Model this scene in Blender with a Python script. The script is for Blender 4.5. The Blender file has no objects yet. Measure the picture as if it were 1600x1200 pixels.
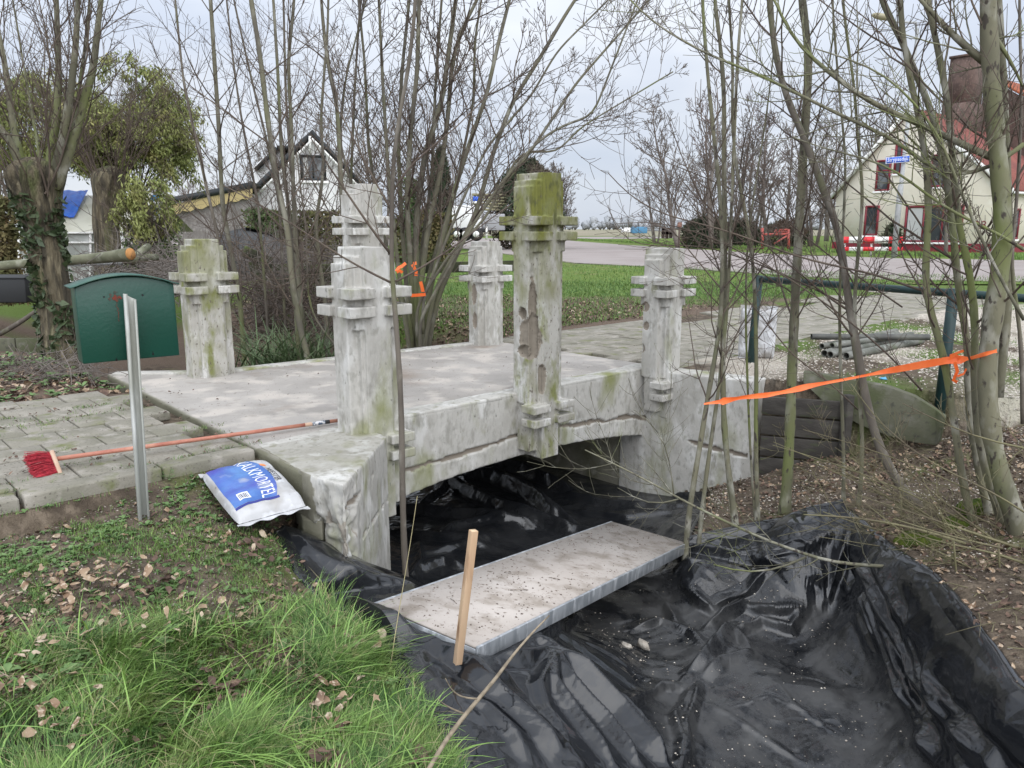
import bpy, bmesh, math, random
import numpy as np
from mathutils import Vector, Matrix, noise as mnoise
random.seed(7); RNG=np.random.default_rng(7)
C=bpy.context; SC=C.scene; COL=SC.collection
R=math.radians
# ---------------------------------------------------------------- camera
CAMH=1.30; TH=math.atan(242/1200)
cam=bpy.data.objects.new('camera',bpy.data.cameras.new('camera')); COL.objects.link(cam)
cam.location=(0,0,CAMH); cam.rotation_euler=(math.pi/2-TH,0,0)
cam.data.sensor_width=36; cam.data.lens=27; cam.data.clip_end=9000; cam.data.clip_start=.05
SC.camera=cam
SC.view_settings.view_transform='Standard'; SC.view_settings.look='None'
SC.view_settings.exposure=0.38; SC.view_settings.gamma=1
try:
    SC.cycles.max_bounces=6; SC.cycles.diffuse_bounces=3; SC.cycles.glossy_bounces=3
    SC.cycles.transmission_bounces=3; SC.cycles.transparent_max_bounces=8
    SC.cycles.caustics_reflective=False; SC.cycles.caustics_refractive=False
except Exception: pass
# ---------------------------------------------------------------- sky: pale overcast
w=bpy.data.worlds.new('World'); SC.world=w; w.use_nodes=True
nt=w.node_tree; N=nt.nodes; Lk=nt.links
bg=N['Background']
sky=N.new('ShaderNodeTexSky'); sky.sky_type='NISHITA'; sky.sun_disc=False
SUN_EL,SUN_AZ=R(44),R(158)
sky.sun_elevation=SUN_EL; sky.sun_rotation=SUN_AZ
sc_=N.new('ShaderNodeVectorMath'); sc_.operation='SCALE'; sc_.inputs['Scale'].default_value=.10
Lk.new(sky.outputs[0],sc_.inputs[0])
tc=N.new('ShaderNodeTexCoord'); sep=N.new('ShaderNodeSeparateXYZ'); Lk.new(tc.outputs['Generated'],sep.inputs[0])
mp=N.new('ShaderNodeMapping'); mp.inputs['Scale'].default_value=(1,1,3.2); Lk.new(tc.outputs['Generated'],mp.inputs[0])
nz=N.new('ShaderNodeTexNoise'); nz.inputs['Scale'].default_value=2.3; nz.inputs['Detail'].default_value=5; Lk.new(mp.outputs[0],nz.inputs[0])
cr=N.new('ShaderNodeValToRGB'); cr.color_ramp.elements[0].position=.36; cr.color_ramp.elements[1].position=.66
cr.color_ramp.elements[0].color=(.53,.585,.69,1); cr.color_ramp.elements[1].color=(.73,.76,.81,1); Lk.new(nz.outputs[0],cr.inputs[0])
el=N.new('ShaderNodeValToRGB'); e=el.color_ramp.elements; e[0].position=0; e[0].color=(.90,.90,.90,1); e[1].position=1; e[1].color=(1.6,1.58,1.55,1)
x=el.color_ramp.elements.new(.16); x.color=(.95,.95,.96,1)
x=el.color_ramp.elements.new(.3); x.color=(1.15,1.15,1.15,1)
x=el.color_ramp.elements.new(.6); x.color=(1.6,1.58,1.55,1)
Lk.new(sep.outputs[2],el.inputs[0])
mu=N.new('ShaderNodeMix'); mu.data_type='RGBA'; mu.blend_type='MULTIPLY'; mu.inputs[0].default_value=1
Lk.new(cr.outputs[0],mu.inputs[6]); Lk.new(el.outputs[0],mu.inputs[7])
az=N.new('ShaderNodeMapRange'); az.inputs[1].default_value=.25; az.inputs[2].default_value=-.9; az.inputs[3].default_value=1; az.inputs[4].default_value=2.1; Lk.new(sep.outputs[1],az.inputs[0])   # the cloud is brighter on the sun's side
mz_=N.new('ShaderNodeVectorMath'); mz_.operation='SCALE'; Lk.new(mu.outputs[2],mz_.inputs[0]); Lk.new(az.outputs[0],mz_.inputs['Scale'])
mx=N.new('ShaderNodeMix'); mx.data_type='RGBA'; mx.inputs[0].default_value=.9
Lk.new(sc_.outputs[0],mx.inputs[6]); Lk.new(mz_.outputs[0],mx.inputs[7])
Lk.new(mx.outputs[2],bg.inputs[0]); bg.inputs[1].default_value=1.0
sd=bpy.data.lights.new('sun','SUN'); sd.energy=1.2; sd.angle=R(80); sd.color=(1,.96,.9)
so=bpy.data.objects.new('sun',sd); COL.objects.link(so)
# direction towards the sun: sun_rotation measured from +Y clockwise
sdir=Vector((math.sin(SUN_AZ)*math.cos(SUN_EL),math.cos(SUN_AZ)*math.cos(SUN_EL),math.sin(SUN_EL)))
so.rotation_euler=sdir.to_track_quat('Z','Y').to_euler()
# ---------------------------------------------------------------- geometry helpers
def W(px,py,z=None,Y=None):
    """point seen at a photo pixel, on height z or at distance Y"""
    v=(py-600)/1200;u=(px-800)/1200
    f=math.cos(TH)-v*math.sin(TH); ww=-math.sin(TH)-v*math.cos(TH)
    t=(z-CAMH)/ww if Y is None else Y/f
    return np.array((u*t,f*t,CAMH+ww*t))
def PV(px,py,A,B):
    v=(py-600)/1200;u=(px-800)/1200
    f=math.cos(TH)-v*math.sin(TH); ww=-math.sin(TH)-v*math.cos(TH)
    dx,dy=B[0]-A[0],B[1]-A[1]; n=(-dy,dx)
    t=(n[0]*A[0]+n[1]*A[1])/(n[0]*u+n[1]*f)
    return np.array((u*t,f*t,CAMH+ww*t))
AX=np.array((.725,.688)); BX=np.array((-.688,.725)); NO=np.array((-.954,4.975)); PANG=math.atan2(.688,.725)
def ST(s,t,z=None):
    p=NO+AX*s+BX*t
    return np.array((p[0],p[1])) if z is None else np.array((p[0],p[1],z))
def toST(X,Y):
    return (X-NO[0])*AX[0]+(Y-NO[1])*AX[1],(X-NO[0])*BX[0]+(Y-NO[1])*BX[1]
def _h(ix,iy,iz,seed):
    n=(ix*73856093)^(iy*19349663)^(iz*83492791)^(seed*2654435761&0x7fffffff)
    n=n&0xffffffff; n=(n^(n>>13))*1274126177&0xffffffff; n=n^(n>>16)
    return (n&0xffff)/32767.5-1
def vn(p,seed=0):
    p=np.asarray(p,float); i=np.floor(p).astype(np.int64); f=p-i; u=f*f*(3-2*f); r=0
    for a in (0,1):
        for b in (0,1):
            for c in (0,1):
                wgt=(u[...,0] if a else 1-u[...,0])*(u[...,1] if b else 1-u[...,1])*(u[...,2] if c else 1-u[...,2])
                r=r+wgt*_h(i[...,0]+a,i[...,1]+b,i[...,2]+c,seed)
    return r
def fbm(p,o=4,seed=0):
    p=np.asarray(p,float); r=0;a=1;s=0
    for k in range(o):
        r=r+a*vn(p*2**k+k*17.3,seed+k); s+=a; a*=.5
    return r/s
def fbm2(x,y,sc,o=3,seed=0): return fbm(np.stack([x*sc,y*sc,np.zeros_like(x)+.37],-1),o,seed)
def sstep(a,b,x):
    t=np.clip((x-a)/(b-a),0,1); return t*t*(3-2*t)
class MB:
    def __init__(s): s.v=[];s.f=[];s.m=[];s.n=0
    def add(s,v,f,m=0):
        v=np.asarray(v,float).reshape(-1,3); s.v.append(v)
        if isinstance(f,np.ndarray): s.f.append(f+s.n); s.m.append(np.full(len(f),m))
        else:
            by={}
            for q in f: by.setdefault(len(q),[]).append(q)
            for k,q in by.items(): s.f.append(np.array(q)+s.n); s.m.append(np.full(len(q),m))
        s.n+=len(v); return s
    def box(s,c,sz,rot=0,m=0,tilt=None,taper=1):
        x,y,z=[q/2 for q in sz]; k=taper
        v=np.array([(-x,-y,-z),(x,-y,-z),(x,y,-z),(-x,y,-z),(-x*k,-y*k,z),(x*k,-y*k,z),(x*k,y*k,z),(-x*k,y*k,z)])
        if tilt is not None: v=v@np.array(tilt).T
        cr_,sr=math.cos(rot),math.sin(rot)
        v=np.stack([v[:,0]*cr_-v[:,1]*sr,v[:,0]*sr+v[:,1]*cr_,v[:,2]],-1)+np.array(c)
        return s.add(v,[(0,3,2,1),(4,5,6,7),(0,1,5,4),(1,2,6,5),(2,3,7,6),(3,0,4,7)],m)
    def bar(s,a,b,wd,ht,m=0,up=(0,0,1)):
        a=Vector(a);b=Vector(b);d=(b-a).normalized();u=Vector(up); sd_=d.cross(u).normalized(); u=sd_.cross(d)
        v=[]
        for p in (a,b):
            for i,j in ((-1,-1),(1,-1),(1,1),(-1,1)): v.append(p+sd_*(i*wd/2)+u*(j*ht/2))
        return s.add([tuple(q) for q in v],[(0,1,2,3),(7,6,5,4),(0,4,5,1),(1,5,6,2),(2,6,7,3),(3,7,4,0)],m)
    def prism(s,poly,z0,z1,m=0):
        n=len(poly); z0=np.broadcast_to(z0,n); z1=np.broadcast_to(z1,n)
        v=[(p[0],p[1],a) for p,a in zip(poly,z0)]+[(p[0],p[1],a) for p,a in zip(poly,z1)]
        ar=sum(poly[i][0]*poly[(i+1)%n][1]-poly[(i+1)%n][0]*poly[i][1] for i in range(n))
        f=[tuple(range(n))[::-1],tuple(range(n,2*n))]+[(i,(i+1)%n,(i+1)%n+n,i+n) for i in range(n)]
        if ar<0: f=[q[::-1] for q in f]
        return s.add(v,f,m)
    def tube(s,P,rad,k=6,m=0,cap=True):
        P=np.asarray(P,float); n=len(P); rad=np.broadcast_to(rad,n)
        T=np.gradient(P,axis=0); T/=np.linalg.norm(T,axis=1)[:,None]+1e-9
        ref=np.array((0.,0,1)) if abs(T[:,2]).mean()<.8 else np.array((1.,0,0))
        A=np.cross(T,ref); A/=np.linalg.norm(A,axis=1)[:,None]+1e-9; B=np.cross(T,A)
        an=np.arange(k)*2*math.pi/k
        v=P[:,None,:]+rad[:,None,None]*(A[:,None,:]*np.cos(an)[None,:,None]+B[:,None,:]*np.sin(an)[None,:,None])
        i=np.arange(n-1)[:,None]*k; j=np.arange(k)[None,:]; j2=(j+1)%k
        f=np.stack([i+j,i+j2,i+k+j2,i+k+j],-1).reshape(-1,4)
        s.add(v.reshape(-1,3),f[:,::-1].copy(),m)
        if cap and k>3:
            s.f.append(np.array([[s.n-n*k+q for q in range(k)]])); s.m.append(np.array([m]))
            s.f.append(np.array([[s.n-k+q for q in range(k)][::-1]])); s.m.append(np.array([m]))
        return s
    def grid(s,X,Y,Z,m=0,flip=False):
        h,w_=X.shape; v=np.stack([X,Y,Z],-1).reshape(-1,3)
        i=(np.arange(h-1)[:,None]*w_+np.arange(w_-1)[None,:])
        f=np.stack([i,i+1,i+w_+1,i+w_],-1).reshape(-1,4)
        if flip: f=f[:,::-1].copy()
        return s.add(v,f,m)
    def lathe(s,c,prof,k=24,m=0):
        c=np.array(c,float); n=len(prof); an=np.arange(k)*2*math.pi/k
        v=np.array([[(c[0]+r_*math.cos(a),c[1]+r_*math.sin(a),c[2]+z_) for a in an] for r_,z_ in prof]).reshape(-1,3)
        i=np.arange(n-1)[:,None]*k; j=np.arange(k)[None,:]; j2=(j+1)%k
        return s.add(v,np.stack([i+j,i+j2,i+k+j2,i+k+j],-1).reshape(-1,4),m)
    def mesh(s,name):
        me=bpy.data.meshes.new(name); v=np.concatenate(s.v) if s.v else np.zeros((0,3))
        me.vertices.add(len(v)); me.vertices.foreach_set('co',v.ravel())
        ls=[];st=[];o=0;mi=[]
        for f,m in zip(s.f,s.m):
            k=f.shape[1]; ls.append(f.ravel()); st.append(np.arange(len(f))*k+o); o+=f.size; mi.append(m)
        ls=np.concatenate(ls); st=np.concatenate(st); mi=np.concatenate(mi)
        me.loops.add(len(ls)); me.loops.foreach_set('vertex_index',ls.astype(np.int32))
        me.polygons.add(len(st)); me.polygons.foreach_set('loop_start',st.astype(np.int32))
        me.polygons.foreach_set('material_index',mi.astype(np.int32))
        me.update(calc_edges=True); me.validate(); return me
    def build(s,name,mats,parent=None,smooth=False,bevel=0):
        me=s.mesh(name); return link(name,me,mats,parent,smooth,bevel)
def link(name,me,mats,parent=None,smooth=False,bevel=0):
    o=bpy.data.objects.new(name,me); COL.objects.link(o)
    for q in (mats if isinstance(mats,(list,tuple)) else [mats]): me.materials.append(q)
    if parent is not None:
        o.parent=parent; o.location=-Vector(parent.location)   # parts are modelled in world coordinates
    if smooth: me.polygons.foreach_set('use_smooth',[True]*len(me.polygons))
    if bevel:
        b=o.modifiers.new('bevel','BEVEL'); b.width=bevel; b.segments=2; b.limit_method='ANGLE'; b.angle_limit=R(35)
    return o
def tag(o,label=None,cat=None,group=None,kind=None):
    if label: o['label']=label
    if cat: o['category']=cat
    if group: o['group']=group
    if kind: o['kind']=kind
    return o
def empty(name,loc,label,cat,group=None):
    o=bpy.data.objects.new(name,None); COL.objects.link(o); o.location=tuple(loc); o.empty_display_size=.1
    return tag(o,label,cat,group)
def copy_thing(root,loc,rz,scale,label,group=None):
    r=root.copy(); COL.objects.link(r); r.location=loc; r.rotation_euler=(0,0,rz); r.scale=(scale[0],scale[0],scale[1]) if isinstance(scale,tuple) else (scale,)*3
    r['label']=label
    if group: r['group']=group
    for ch in list(root.children):
        c=ch.copy(); COL.objects.link(c); c.parent=r
        for g in ch.children:
            d=g.copy(); COL.objects.link(d); d.parent=c
    return r
# ---------------------------------------------------------------- materials
def mat(name,col,rough=.85,layers=(),bump=0,bscale=20,spec=.5,metal=0,bdet=8,sss=0,coat=0,stretch=None,bdist=.01,emis=None):
    """layers: (colour, scale, lo, hi[, detail, kind]) mixed over in order; procedural noise in world space"""
    m=bpy.data.materials.new(name); m.use_nodes=True; n=m.node_tree.nodes; l=m.node_tree.links
    b=n['Principled BSDF']; b.inputs['Roughness'].default_value=rough; b.inputs['Metallic'].default_value=metal
    b.inputs['Specular IOR Level'].default_value=spec
    if coat: b.inputs['Coat Weight'].default_value=coat
    geo=n.new('ShaderNodeNewGeometry'); pos=geo.outputs['Position']
    if stretch:
        mpp=n.new('ShaderNodeMapping'); mpp.inputs['Scale'].default_value=stretch; l.new(pos,mpp.inputs[0]); pos=mpp.outputs[0]
    rgb=n.new('ShaderNodeRGB'); rgb.outputs[0].default_value=(*col,1); cur=rgb.outputs[0]
    for i,ly in enumerate(layers):
        c,scl,lo,hi=ly[:4]; det=ly[4] if len(ly)>4 else 6; kind=ly[5] if len(ly)>5 else 'noise'
        if kind=='attr':
            at=n.new('ShaderNodeAttribute'); at.attribute_name=scl; src=at.outputs['Fac']
        elif kind=='voronoi':
            t=n.new('ShaderNodeTexVoronoi'); t.inputs['Scale'].default_value=scl; l.new(pos,t.inputs['Vector']); src=t.outputs['Distance']
        else:
            t=n.new('ShaderNodeTexNoise'); t.inputs['Scale'].default_value=scl; t.inputs['Detail'].default_value=det
            ad=n.new('ShaderNodeVectorMath'); ad.inputs[1].default_value=(i*7.1,i*3.3,i*5.7); l.new(pos,ad.inputs[0]); l.new(ad.outputs[0],t.inputs['Vector']); src=t.outputs[0]
        mr=n.new('ShaderNodeMapRange'); mr.inputs[1].default_value=lo; mr.inputs[2].default_value=hi; l.new(src,mr.inputs[0])
        fac=mr.outputs[0]
        if len(ly)>6:   # only between two heights (fades in from z0 to z1)
            sx=n.new('ShaderNodeSeparateXYZ'); l.new(geo.outputs['Position'],sx.inputs[0]); mz=n.new('ShaderNodeMapRange'); mz.inputs[1].default_value=ly[6][0]; mz.inputs[2].default_value=ly[6][1]; l.new(sx.outputs[2],mz.inputs[0])
            mm=n.new('ShaderNodeMath'); mm.operation='MULTIPLY'; l.new(fac,mm.inputs[0]); l.new(mz.outputs[0],mm.inputs[1]); fac=mm.outputs[0]
        mx=n.new('ShaderNodeMix'); mx.data_type='RGBA'; l.new(fac,mx.inputs[0]); l.new(cur,mx.inputs[6]); mx.inputs[7].default_value=(*c,1); cur=mx.outputs[2]
    l.new(cur,b.inputs['Base Color'])
    if bump:
        t=n.new('ShaderNodeTexNoise'); t.inputs['Scale'].default_value=bscale; t.inputs['Detail'].default_value=bdet; l.new(pos,t.inputs['Vector'])
        bp=n.new('ShaderNodeBump'); bp.inputs['Strength'].default_value=bump; bp.inputs['Distance'].default_value=bdist
        l.new(t.outputs[0],bp.inputs['Height']); l.new(bp.outputs[0],b.inputs['Normal'])
    if emis: b.inputs['Emission Color'].default_value=(*emis[0],1); b.inputs['Emission Strength'].default_value=emis[1]
    return m
def setattr_pt(o,name,val):
    a=o.data.attributes.new(name,'FLOAT','POINT'); a.data.foreach_set('value',np.asarray(val,np.float32))
def remesh(mb,vox,name,mats,parent,disp=None,smooth=True,rot=None,org=(0,0)):
    """fuse overlapping blocks into one weathered casting (voxels aligned with the casting)"""
    rot=PANG if rot is None else rot; ca,sa=math.cos(rot),math.sin(rot); org=(*org,0.); RM=np.array([(ca,-sa,0),(sa,ca,0),(0,0,1)])
    mb.v=[(q-org)@RM for q in mb.v]
    me=mb.mesh(name+'_tmp'); o=bpy.data.objects.new(name+'_tmp',me); COL.objects.link(o)
    md=o.modifiers.new('r','REMESH'); md.mode='VOXEL'; md.voxel_size=vox; md.adaptivity=0
    dg=C.evaluated_depsgraph_get(); ev=o.evaluated_get(dg); me2=bpy.data.meshes.new_from_object(ev)
    bpy.data.objects.remove(o); bpy.data.meshes.remove(me); me2.name=name
    n=len(me2.vertices); co=np.empty(n*3); me2.vertices.foreach_get('co',co); co=co.reshape(-1,3)
    no=np.empty(n*3); me2.vertices.foreach_get('normal',no); no=no.reshape(-1,3)
    co=co@RM.T+org; no=no@RM.T; me2.vertices.foreach_set('co',co.ravel()); me2.update()
    sp=np.zeros(n)
    if disp is not None:
        d,sp=disp(co,no); co=co+no*d[:,None]; me2.vertices.foreach_set('co',co.ravel()); me2.update()
    me2.materials.clear()
    ob=link(name,me2,mats,parent,smooth); setattr_pt(ob,'spall',sp); return ob
def text_part(txt,size,fn,material,parent,name='lettering',extrude=0.0,res=2,spacing=1.0,subdiv=0):
    cu=bpy.data.curves.new('t','FONT'); cu.body=txt; cu.size=size; cu.extrude=extrude; cu.align_x='CENTER'; cu.align_y='CENTER'; cu.resolution_u=res; cu.space_character=spacing
    o=bpy.data.objects.new('t',cu); COL.objects.link(o); dg=C.evaluated_depsgraph_get()
    me=bpy.data.meshes.new_from_object(o.evaluated_get(dg)); bpy.data.objects.remove(o)
    if subdiv:
        bm=bmesh.new(); bm.from_mesh(me); bmesh.ops.triangulate(bm,faces=bm.faces[:])
        for _ in range(subdiv): bmesh.ops.subdivide_edges(bm,edges=[e for e in bm.edges if e.calc_length()>size*.12],cuts=1,use_grid_fill=False); bmesh.ops.triangulate(bm,faces=bm.faces[:])
        bm.to_mesh(me); bm.free()
    n=len(me.vertices); co=np.empty(n*3); me.vertices.foreach_get('co',co); co=fn(co.reshape(-1,3)); me.vertices.foreach_set('co',co.ravel()); me.update(); me.name=name
    me.materials.clear()
    return link(name,me,material,parent)
# ================================================================ materials used by the setting
M={}
M['concrete']=mat('old_whitewashed_concrete',(.46,.445,.41),.9,[((.37,.355,.32),2.6,.46,.66),((.55,.54,.51),6,.52,.62,12),((.33,.32,.285),24,.52,.68,12),((.27,.265,.20),9,.60,.72,12),((.29,.28,.25),11,.58,.72,10),((.22,.23,.10),3.2,.54,.74,8),((.14,.14,.12),34,.66,.75,8),((.25,.215,.175),'spall',.3,.7,0,'attr'),((.17,.16,.115),'old',.1,1.1,0,'attr')],.6,45,.25,bdist=.009,stretch=(1,1,.5))
M['concrete_algae']=mat('algae_stained_concrete',(.43,.415,.375),.92,[((.34,.325,.29),4,.42,.62),((.54,.53,.50),7,.54,.64,12),((.31,.30,.26),24,.52,.68,12),((.21,.21,.11),5,.50,.72,9),((.165,.17,.045),4.6,.36,.56,9,'noise',(.75,1.25)),((.10,.105,.04),18,.52,.68,8,'noise',(.9,1.4)),((.19,.20,.08),8,.54,.68,8),((.235,.205,.165),'spall',.3,.7,0,'attr'),((.12,.10,.08),55,.62,.72,4)],.6,45,.25,bdist=.009,stretch=(1,1,.5))
M['deckcon']=mat('bridge_deck_concrete',(.375,.35,.32),.85,[((.30,.28,.255),1.6,.42,.60,9),((.47,.43,.385),3.3,.5,.62,9),((.29,.265,.235),5,.58,.72,10),((.24,.20,.165),1.1,.60,.72,9),((.10,.09,.08),60,.68,.73,3),((.20,.185,.165),22,.66,.74,5),((.15,.145,.10),'old',.1,1.0,0,'attr')],.6,70,.3,bdist=.006)
M['greycon']=mat('damp_grey_concrete',(.27,.25,.205),.9,[((.17,.16,.125),4,.4,.62),((.36,.34,.30),9,.55,.7),((.13,.14,.05),6,.58,.7),((.15,.11,.08),'spall',.3,.7,0,'attr')],.5,40,.25)
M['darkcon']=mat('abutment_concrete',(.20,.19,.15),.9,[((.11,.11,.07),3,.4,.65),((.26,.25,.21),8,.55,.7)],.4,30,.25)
M['soil']=mat('ground_cover',(.115,.09,.065),1,[((.07,.054,.04),5,.42,.6),((.17,.135,.10),14,.5,.66,10),((.10,.115,.04),2.1,.56,.70,8),((.47,.43,.36),'gravel',.05,.9,0,'attr'),((.10,.145,.035),'grass',.1,.9,0,'attr'),((.135,.10,.075),'leaf',.2,.8,0,'attr')],.9,45,.2,bdist=.03)
# gravel speckle is added inside the ground material below
M['grassfar']=mat('verge_grass',(.10,.16,.035),1,[((.15,.19,.05),3,.4,.65),((.07,.11,.03),9,.5,.7),((.20,.17,.09),1.1,.58,.72)],.8,12,.1,bdist=.05)
M['tile']=mat('paving_slab',(.27,.25,.21),.92,[((.20,.19,.15),3,.4,.62),((.34,.315,.275),9,.52,.7),((.155,.165,.075),5,.57,.70),((.12,.11,.09),70,.6,.7,3)],.6,90,.2,bdist=.006)
M['road']=mat('red_brown_asphalt_road',(.30,.265,.25),.95,[((.255,.22,.205),.45,.4,.65),((.335,.30,.285),14,.5,.7)],.2,60,.2)
M['plastic']=None
# ================================================================ heights of the ground
def tps(P,z,reg=1e-3):
    P=np.asarray(P,float); n=len(P)
    d=np.hypot(P[:,None,0]-P[None,:,0],P[:,None,1]-P[None,:,1])+1e-9
    K=d*d*np.log(d)+np.eye(n)*reg; A=np.zeros((n+3,n+3)); A[:n,:n]=K; A[:n,n]=1; A[:n,n+1:]=P; A[n,:n]=1; A[n+1:,:n]=P.T
    c=np.linalg.solve(A,np.concatenate([z,[0,0,0]]))
    def f(x,y):
        x=np.asarray(x,float); sh=x.shape; x=x.ravel(); y=np.asarray(y,float).ravel(); out=np.empty(len(x))
        for i in range(0,len(x),20000):
            a=x[i:i+20000];b=y[i:i+20000]
            dd=np.hypot(a[:,None]-P[None,:,0],b[:,None]-P[None,:,1])+1e-9
            out[i:i+20000]=(dd*dd*np.log(dd))@c[:n]+c[n]+c[n+1]*a+c[n+2]*b
        return out.reshape(sh)
    return f
def ctl(px=(),xy=()):
    P=[];z=[]
    for a,b,c in px: q=W(a,b,z=c); P.append(q[:2]); z.append(c)
    for a,b,c in xy: P.append((a,b)); z.append(c)
    return np.array(P),np.array(z)
gp=ctl([(0,805,-.12),(110,790,-.12),(222,812,-.14),(400,745,-.13),(320,800,-.17),(100,950,-.22),(0,1000,-.25),(300,930,-.25),(430,850,-.28),(470,930,-.38),(560,1010,-.45),(630,1090,-.49),(680,1190,-.53),(300,1150,-.40),(0,1190,-.33),(500,1150,-.47),(150,1100,-.30),
 (1070,850,-.86),(1145,815,-.80),(1225,800,-.73),(1090,778,-1.05),(1190,740,-.84),(1240,722,-.70),(1310,702,-.62),(1440,697,-.42),(1400,760,-.55),(1335,790,-.56),(1300,740,-.62),(1525,842,-.50),(1590,830,-.42),(1450,885,-.52),(1600,1060,-.50),(1600,700,-.2),(1600,900,-.42),(1520,720,-.32)],
 [(-.5,1.5,-.52),(-2,1,-.38),(.1,.6,-.56),(-3.5,2.2,-.2),(-5,3,-.12),(4.5,4.2,-.2),(5,3,-.3),(4,2,-.42),(3,1.3,-.5),(2.2,2.2,-.5),(6.5,5,-.02),(2.1,6.5,-.86),(-1.15,3.9,-.42),(-1.45,4.25,-.22),(-.9,4.3,-.8),(-4.5,.5,-.3)])
G_front=tps(*gp)
tarp_px=[(1003,768,-1.2),(1110,782,-1.08),(700,850,-1.12),(800,820,-1.2),(640,900,-.98),(900,800,-1.22),(1000,800,-1.14),(1075,860,-.93),
 (440,822,-.27),(470,905,-.40),(600,1012,-.46),(650,1090,-.49),(700,1190,-.53),
 (480,865,-.34),(545,900,-.43),(620,930,-.47),(722,1034,-.47),(780,1050,-.50),(865,1012,-.60),(640,985,-.44),(700,1090,-.47),
 (960,945,-1.08),(1050,935,-1.12),(1000,1000,-1.14),(1150,1010,-1.13),(1100,1150,-1.16),(1300,1080,-1.15),(1400,1190,-1.16),(1010,1080,-1.1),(1200,1100,-1.16),(950,1010,-1.0),
 (930,1100,-.74),(1040,1200,-.92),(850,1100,-.60),(950,1200,-.76),(800,1200,-.57),(1080,1190,-1.12),(985,1060,-1.03),(880,965,-1.0),
 (1200,822,-.73),(1325,786,-.50),(1250,835,-.66),(1100,858,-.87),(1100,885,-.92),(1300,945,-1.06),(1170,935,-1.08),(1450,885,-.48),(1595,1060,-.46),(1300,965,-1.1),(1360,1050,-1.12),(1400,1120,-1.12),(1450,1195,-1.1)]
_st=[(.05,2.7,-1.15),(1.5,2.7,-1.25),(3.05,2.7,-1.2),(.05,0,-.95),(.6,.5,-1.15),(1.5,0,-1.25),(2.6,.3,-1.22),(3.05,.3,-1.2),(.05,1.3,-1.1)]
tp=ctl(tarp_px,[(*ST(s,t),z) for s,t,z in _st]+[(0,1.7,-.56),(.3,1.0,-.6),(.9,1.8,-.9),(1.4,1.6,-.9),(2.15,1.7,-.5),(1.75,2.0,-1.08),(2.13,4.3,-.80),(2.13,3.7,-.80),(2.03,3.15,-.80),(1.95,2.7,-.80),(1.95,2.2,-.80),(1.83,2.6,-1.1),(-.77,4.6,-.93)])
T_base=tps(*tp,reg=4e-3)
LE=[ST(.05,2.75),ST(.05,.05),(-.775,4.62),(-.84,3.75),W(440,820,z=-.27)[:2],W(470,908,z=-.4)[:2],W(600,1014,z=-.46)[:2],W(650,1093,z=-.49)[:2],W(700,1195,z=-.53)[:2],(-.02,1.75),(.15,1.1)]
RE=[ST(3.06,2.75),ST(3.06,.1),W(1106,778,z=-1.1)[:2],W(1092,812,z=-1.0)[:2],W(1078,850,z=-.9)[:2],W(1200,816,z=-.73)[:2],W(1325,779,z=-.5)[:2],W(1460,885,z=-.47)[:2],W(1600,1056,z=-.46)[:2],(2.15,1.9),(2.2,1.2)]
LE=np.array([tuple(q) for q in LE]); RE=np.array([tuple(q) for q in RE])
def inpoly(x,y,poly):
    r=np.zeros(x.shape,bool); n=len(poly)
    for i in range(n):
        x0,y0=poly[i];x1,y1=poly[(i+1)%n]
        c=((y0>y)!=(y1>y)); r^=c&(x<(x1-x0)*(y-y0)/(y1-y0+1e-12)+x0)
    return r
_o=RE-LE; _o=_o/np.linalg.norm(_o,axis=1)[:,None]; RE[4:]-=_o[4:]*.07; LE[5:]+=_o[5:]*.05
TPOLY=np.concatenate([LE,RE[::-1]]); TPOLY_IN=np.concatenate([LE-_o*.02,(RE+_o*.035)[::-1]])
UP=np.array([(.9,8.0),(1.34,7.22),(2.17,6.66),(2.74,6.36),(3.35,6.10),(4.15,5.72),(5.2,5.2),(9,4.0),(60,3)])
def sd_upper(x,y):   # >0 on the yard side of the retaining line
    best=np.full(x.shape,1e9); sg=np.ones(x.shape)
    for i in range(len(UP)-1):
        a=UP[i];b=UP[i+1];d=b-a;L=np.hypot(*d); u=np.clip(((x-a[0])*d[0]+(y-a[1])*d[1])/L**2,0,1)
        q=np.hypot(x-a[0]-u*d[0],y-a[1]-u*d[1]); s=np.where((x-a[0])*(-d[1])+(y-a[1])*d[0]>0,1,-1)
        upd=q<best; best=np.where(upd,q,best); sg=np.where(upd,s,sg)
    return best*sg
def G(x,y):
    x=np.asarray(x,float); y=np.asarray(y,float); s,t=toST(x,y)
    gf=G_front(np.clip(x,-6,7),np.clip(y,.4,7.2)); far=sstep(6,8,np.hypot(np.clip(np.abs(x)-0,0,99),np.clip(2-y,0,99)))
    gf=gf*(1-far)-.1*far
    dd=sd_upper(x,y); wid=.05+1.0*sstep(3.9,4.8,x)
    up=np.clip(dd/wid,0,1); gf=gf*(1-up)+0*up
    flat=np.where(s<-.66,-.06,np.where(s>3.3,-.012,-1.32))
    ditch=-.95*sstep(-.9,.3,s)*(1-sstep(2.6,4.0,s))*(1-.35*sstep(6,14,t))*(1-sstep(12,16,t))
    back=ditch-.05*(s<2)
    z=np.where(t>2.62,back,np.where((t>.02)|((t>-.28)&(s>-.75)&(s<3.25)),flat,gf))
    z=np.where((t>-.28)&(t<=.02)&(s>=3.25),np.where(dd>0,0,gf),z)
    ins=inpoly(x,y,TPOLY_IN); z=np.where(ins,np.minimum(z,T_base(x,y)-.10),z)
    z=z+.018*fbm2(x,y,3.1,4,3)*(np.hypot(x,y)<14)
    z=np.where((t>-.05)&(t<2.62)&(s<-.6),-.06,z)
    z=np.where((t>.02)&(t<2.5)&(s>=3.3),-.03,z)
    return z
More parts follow.
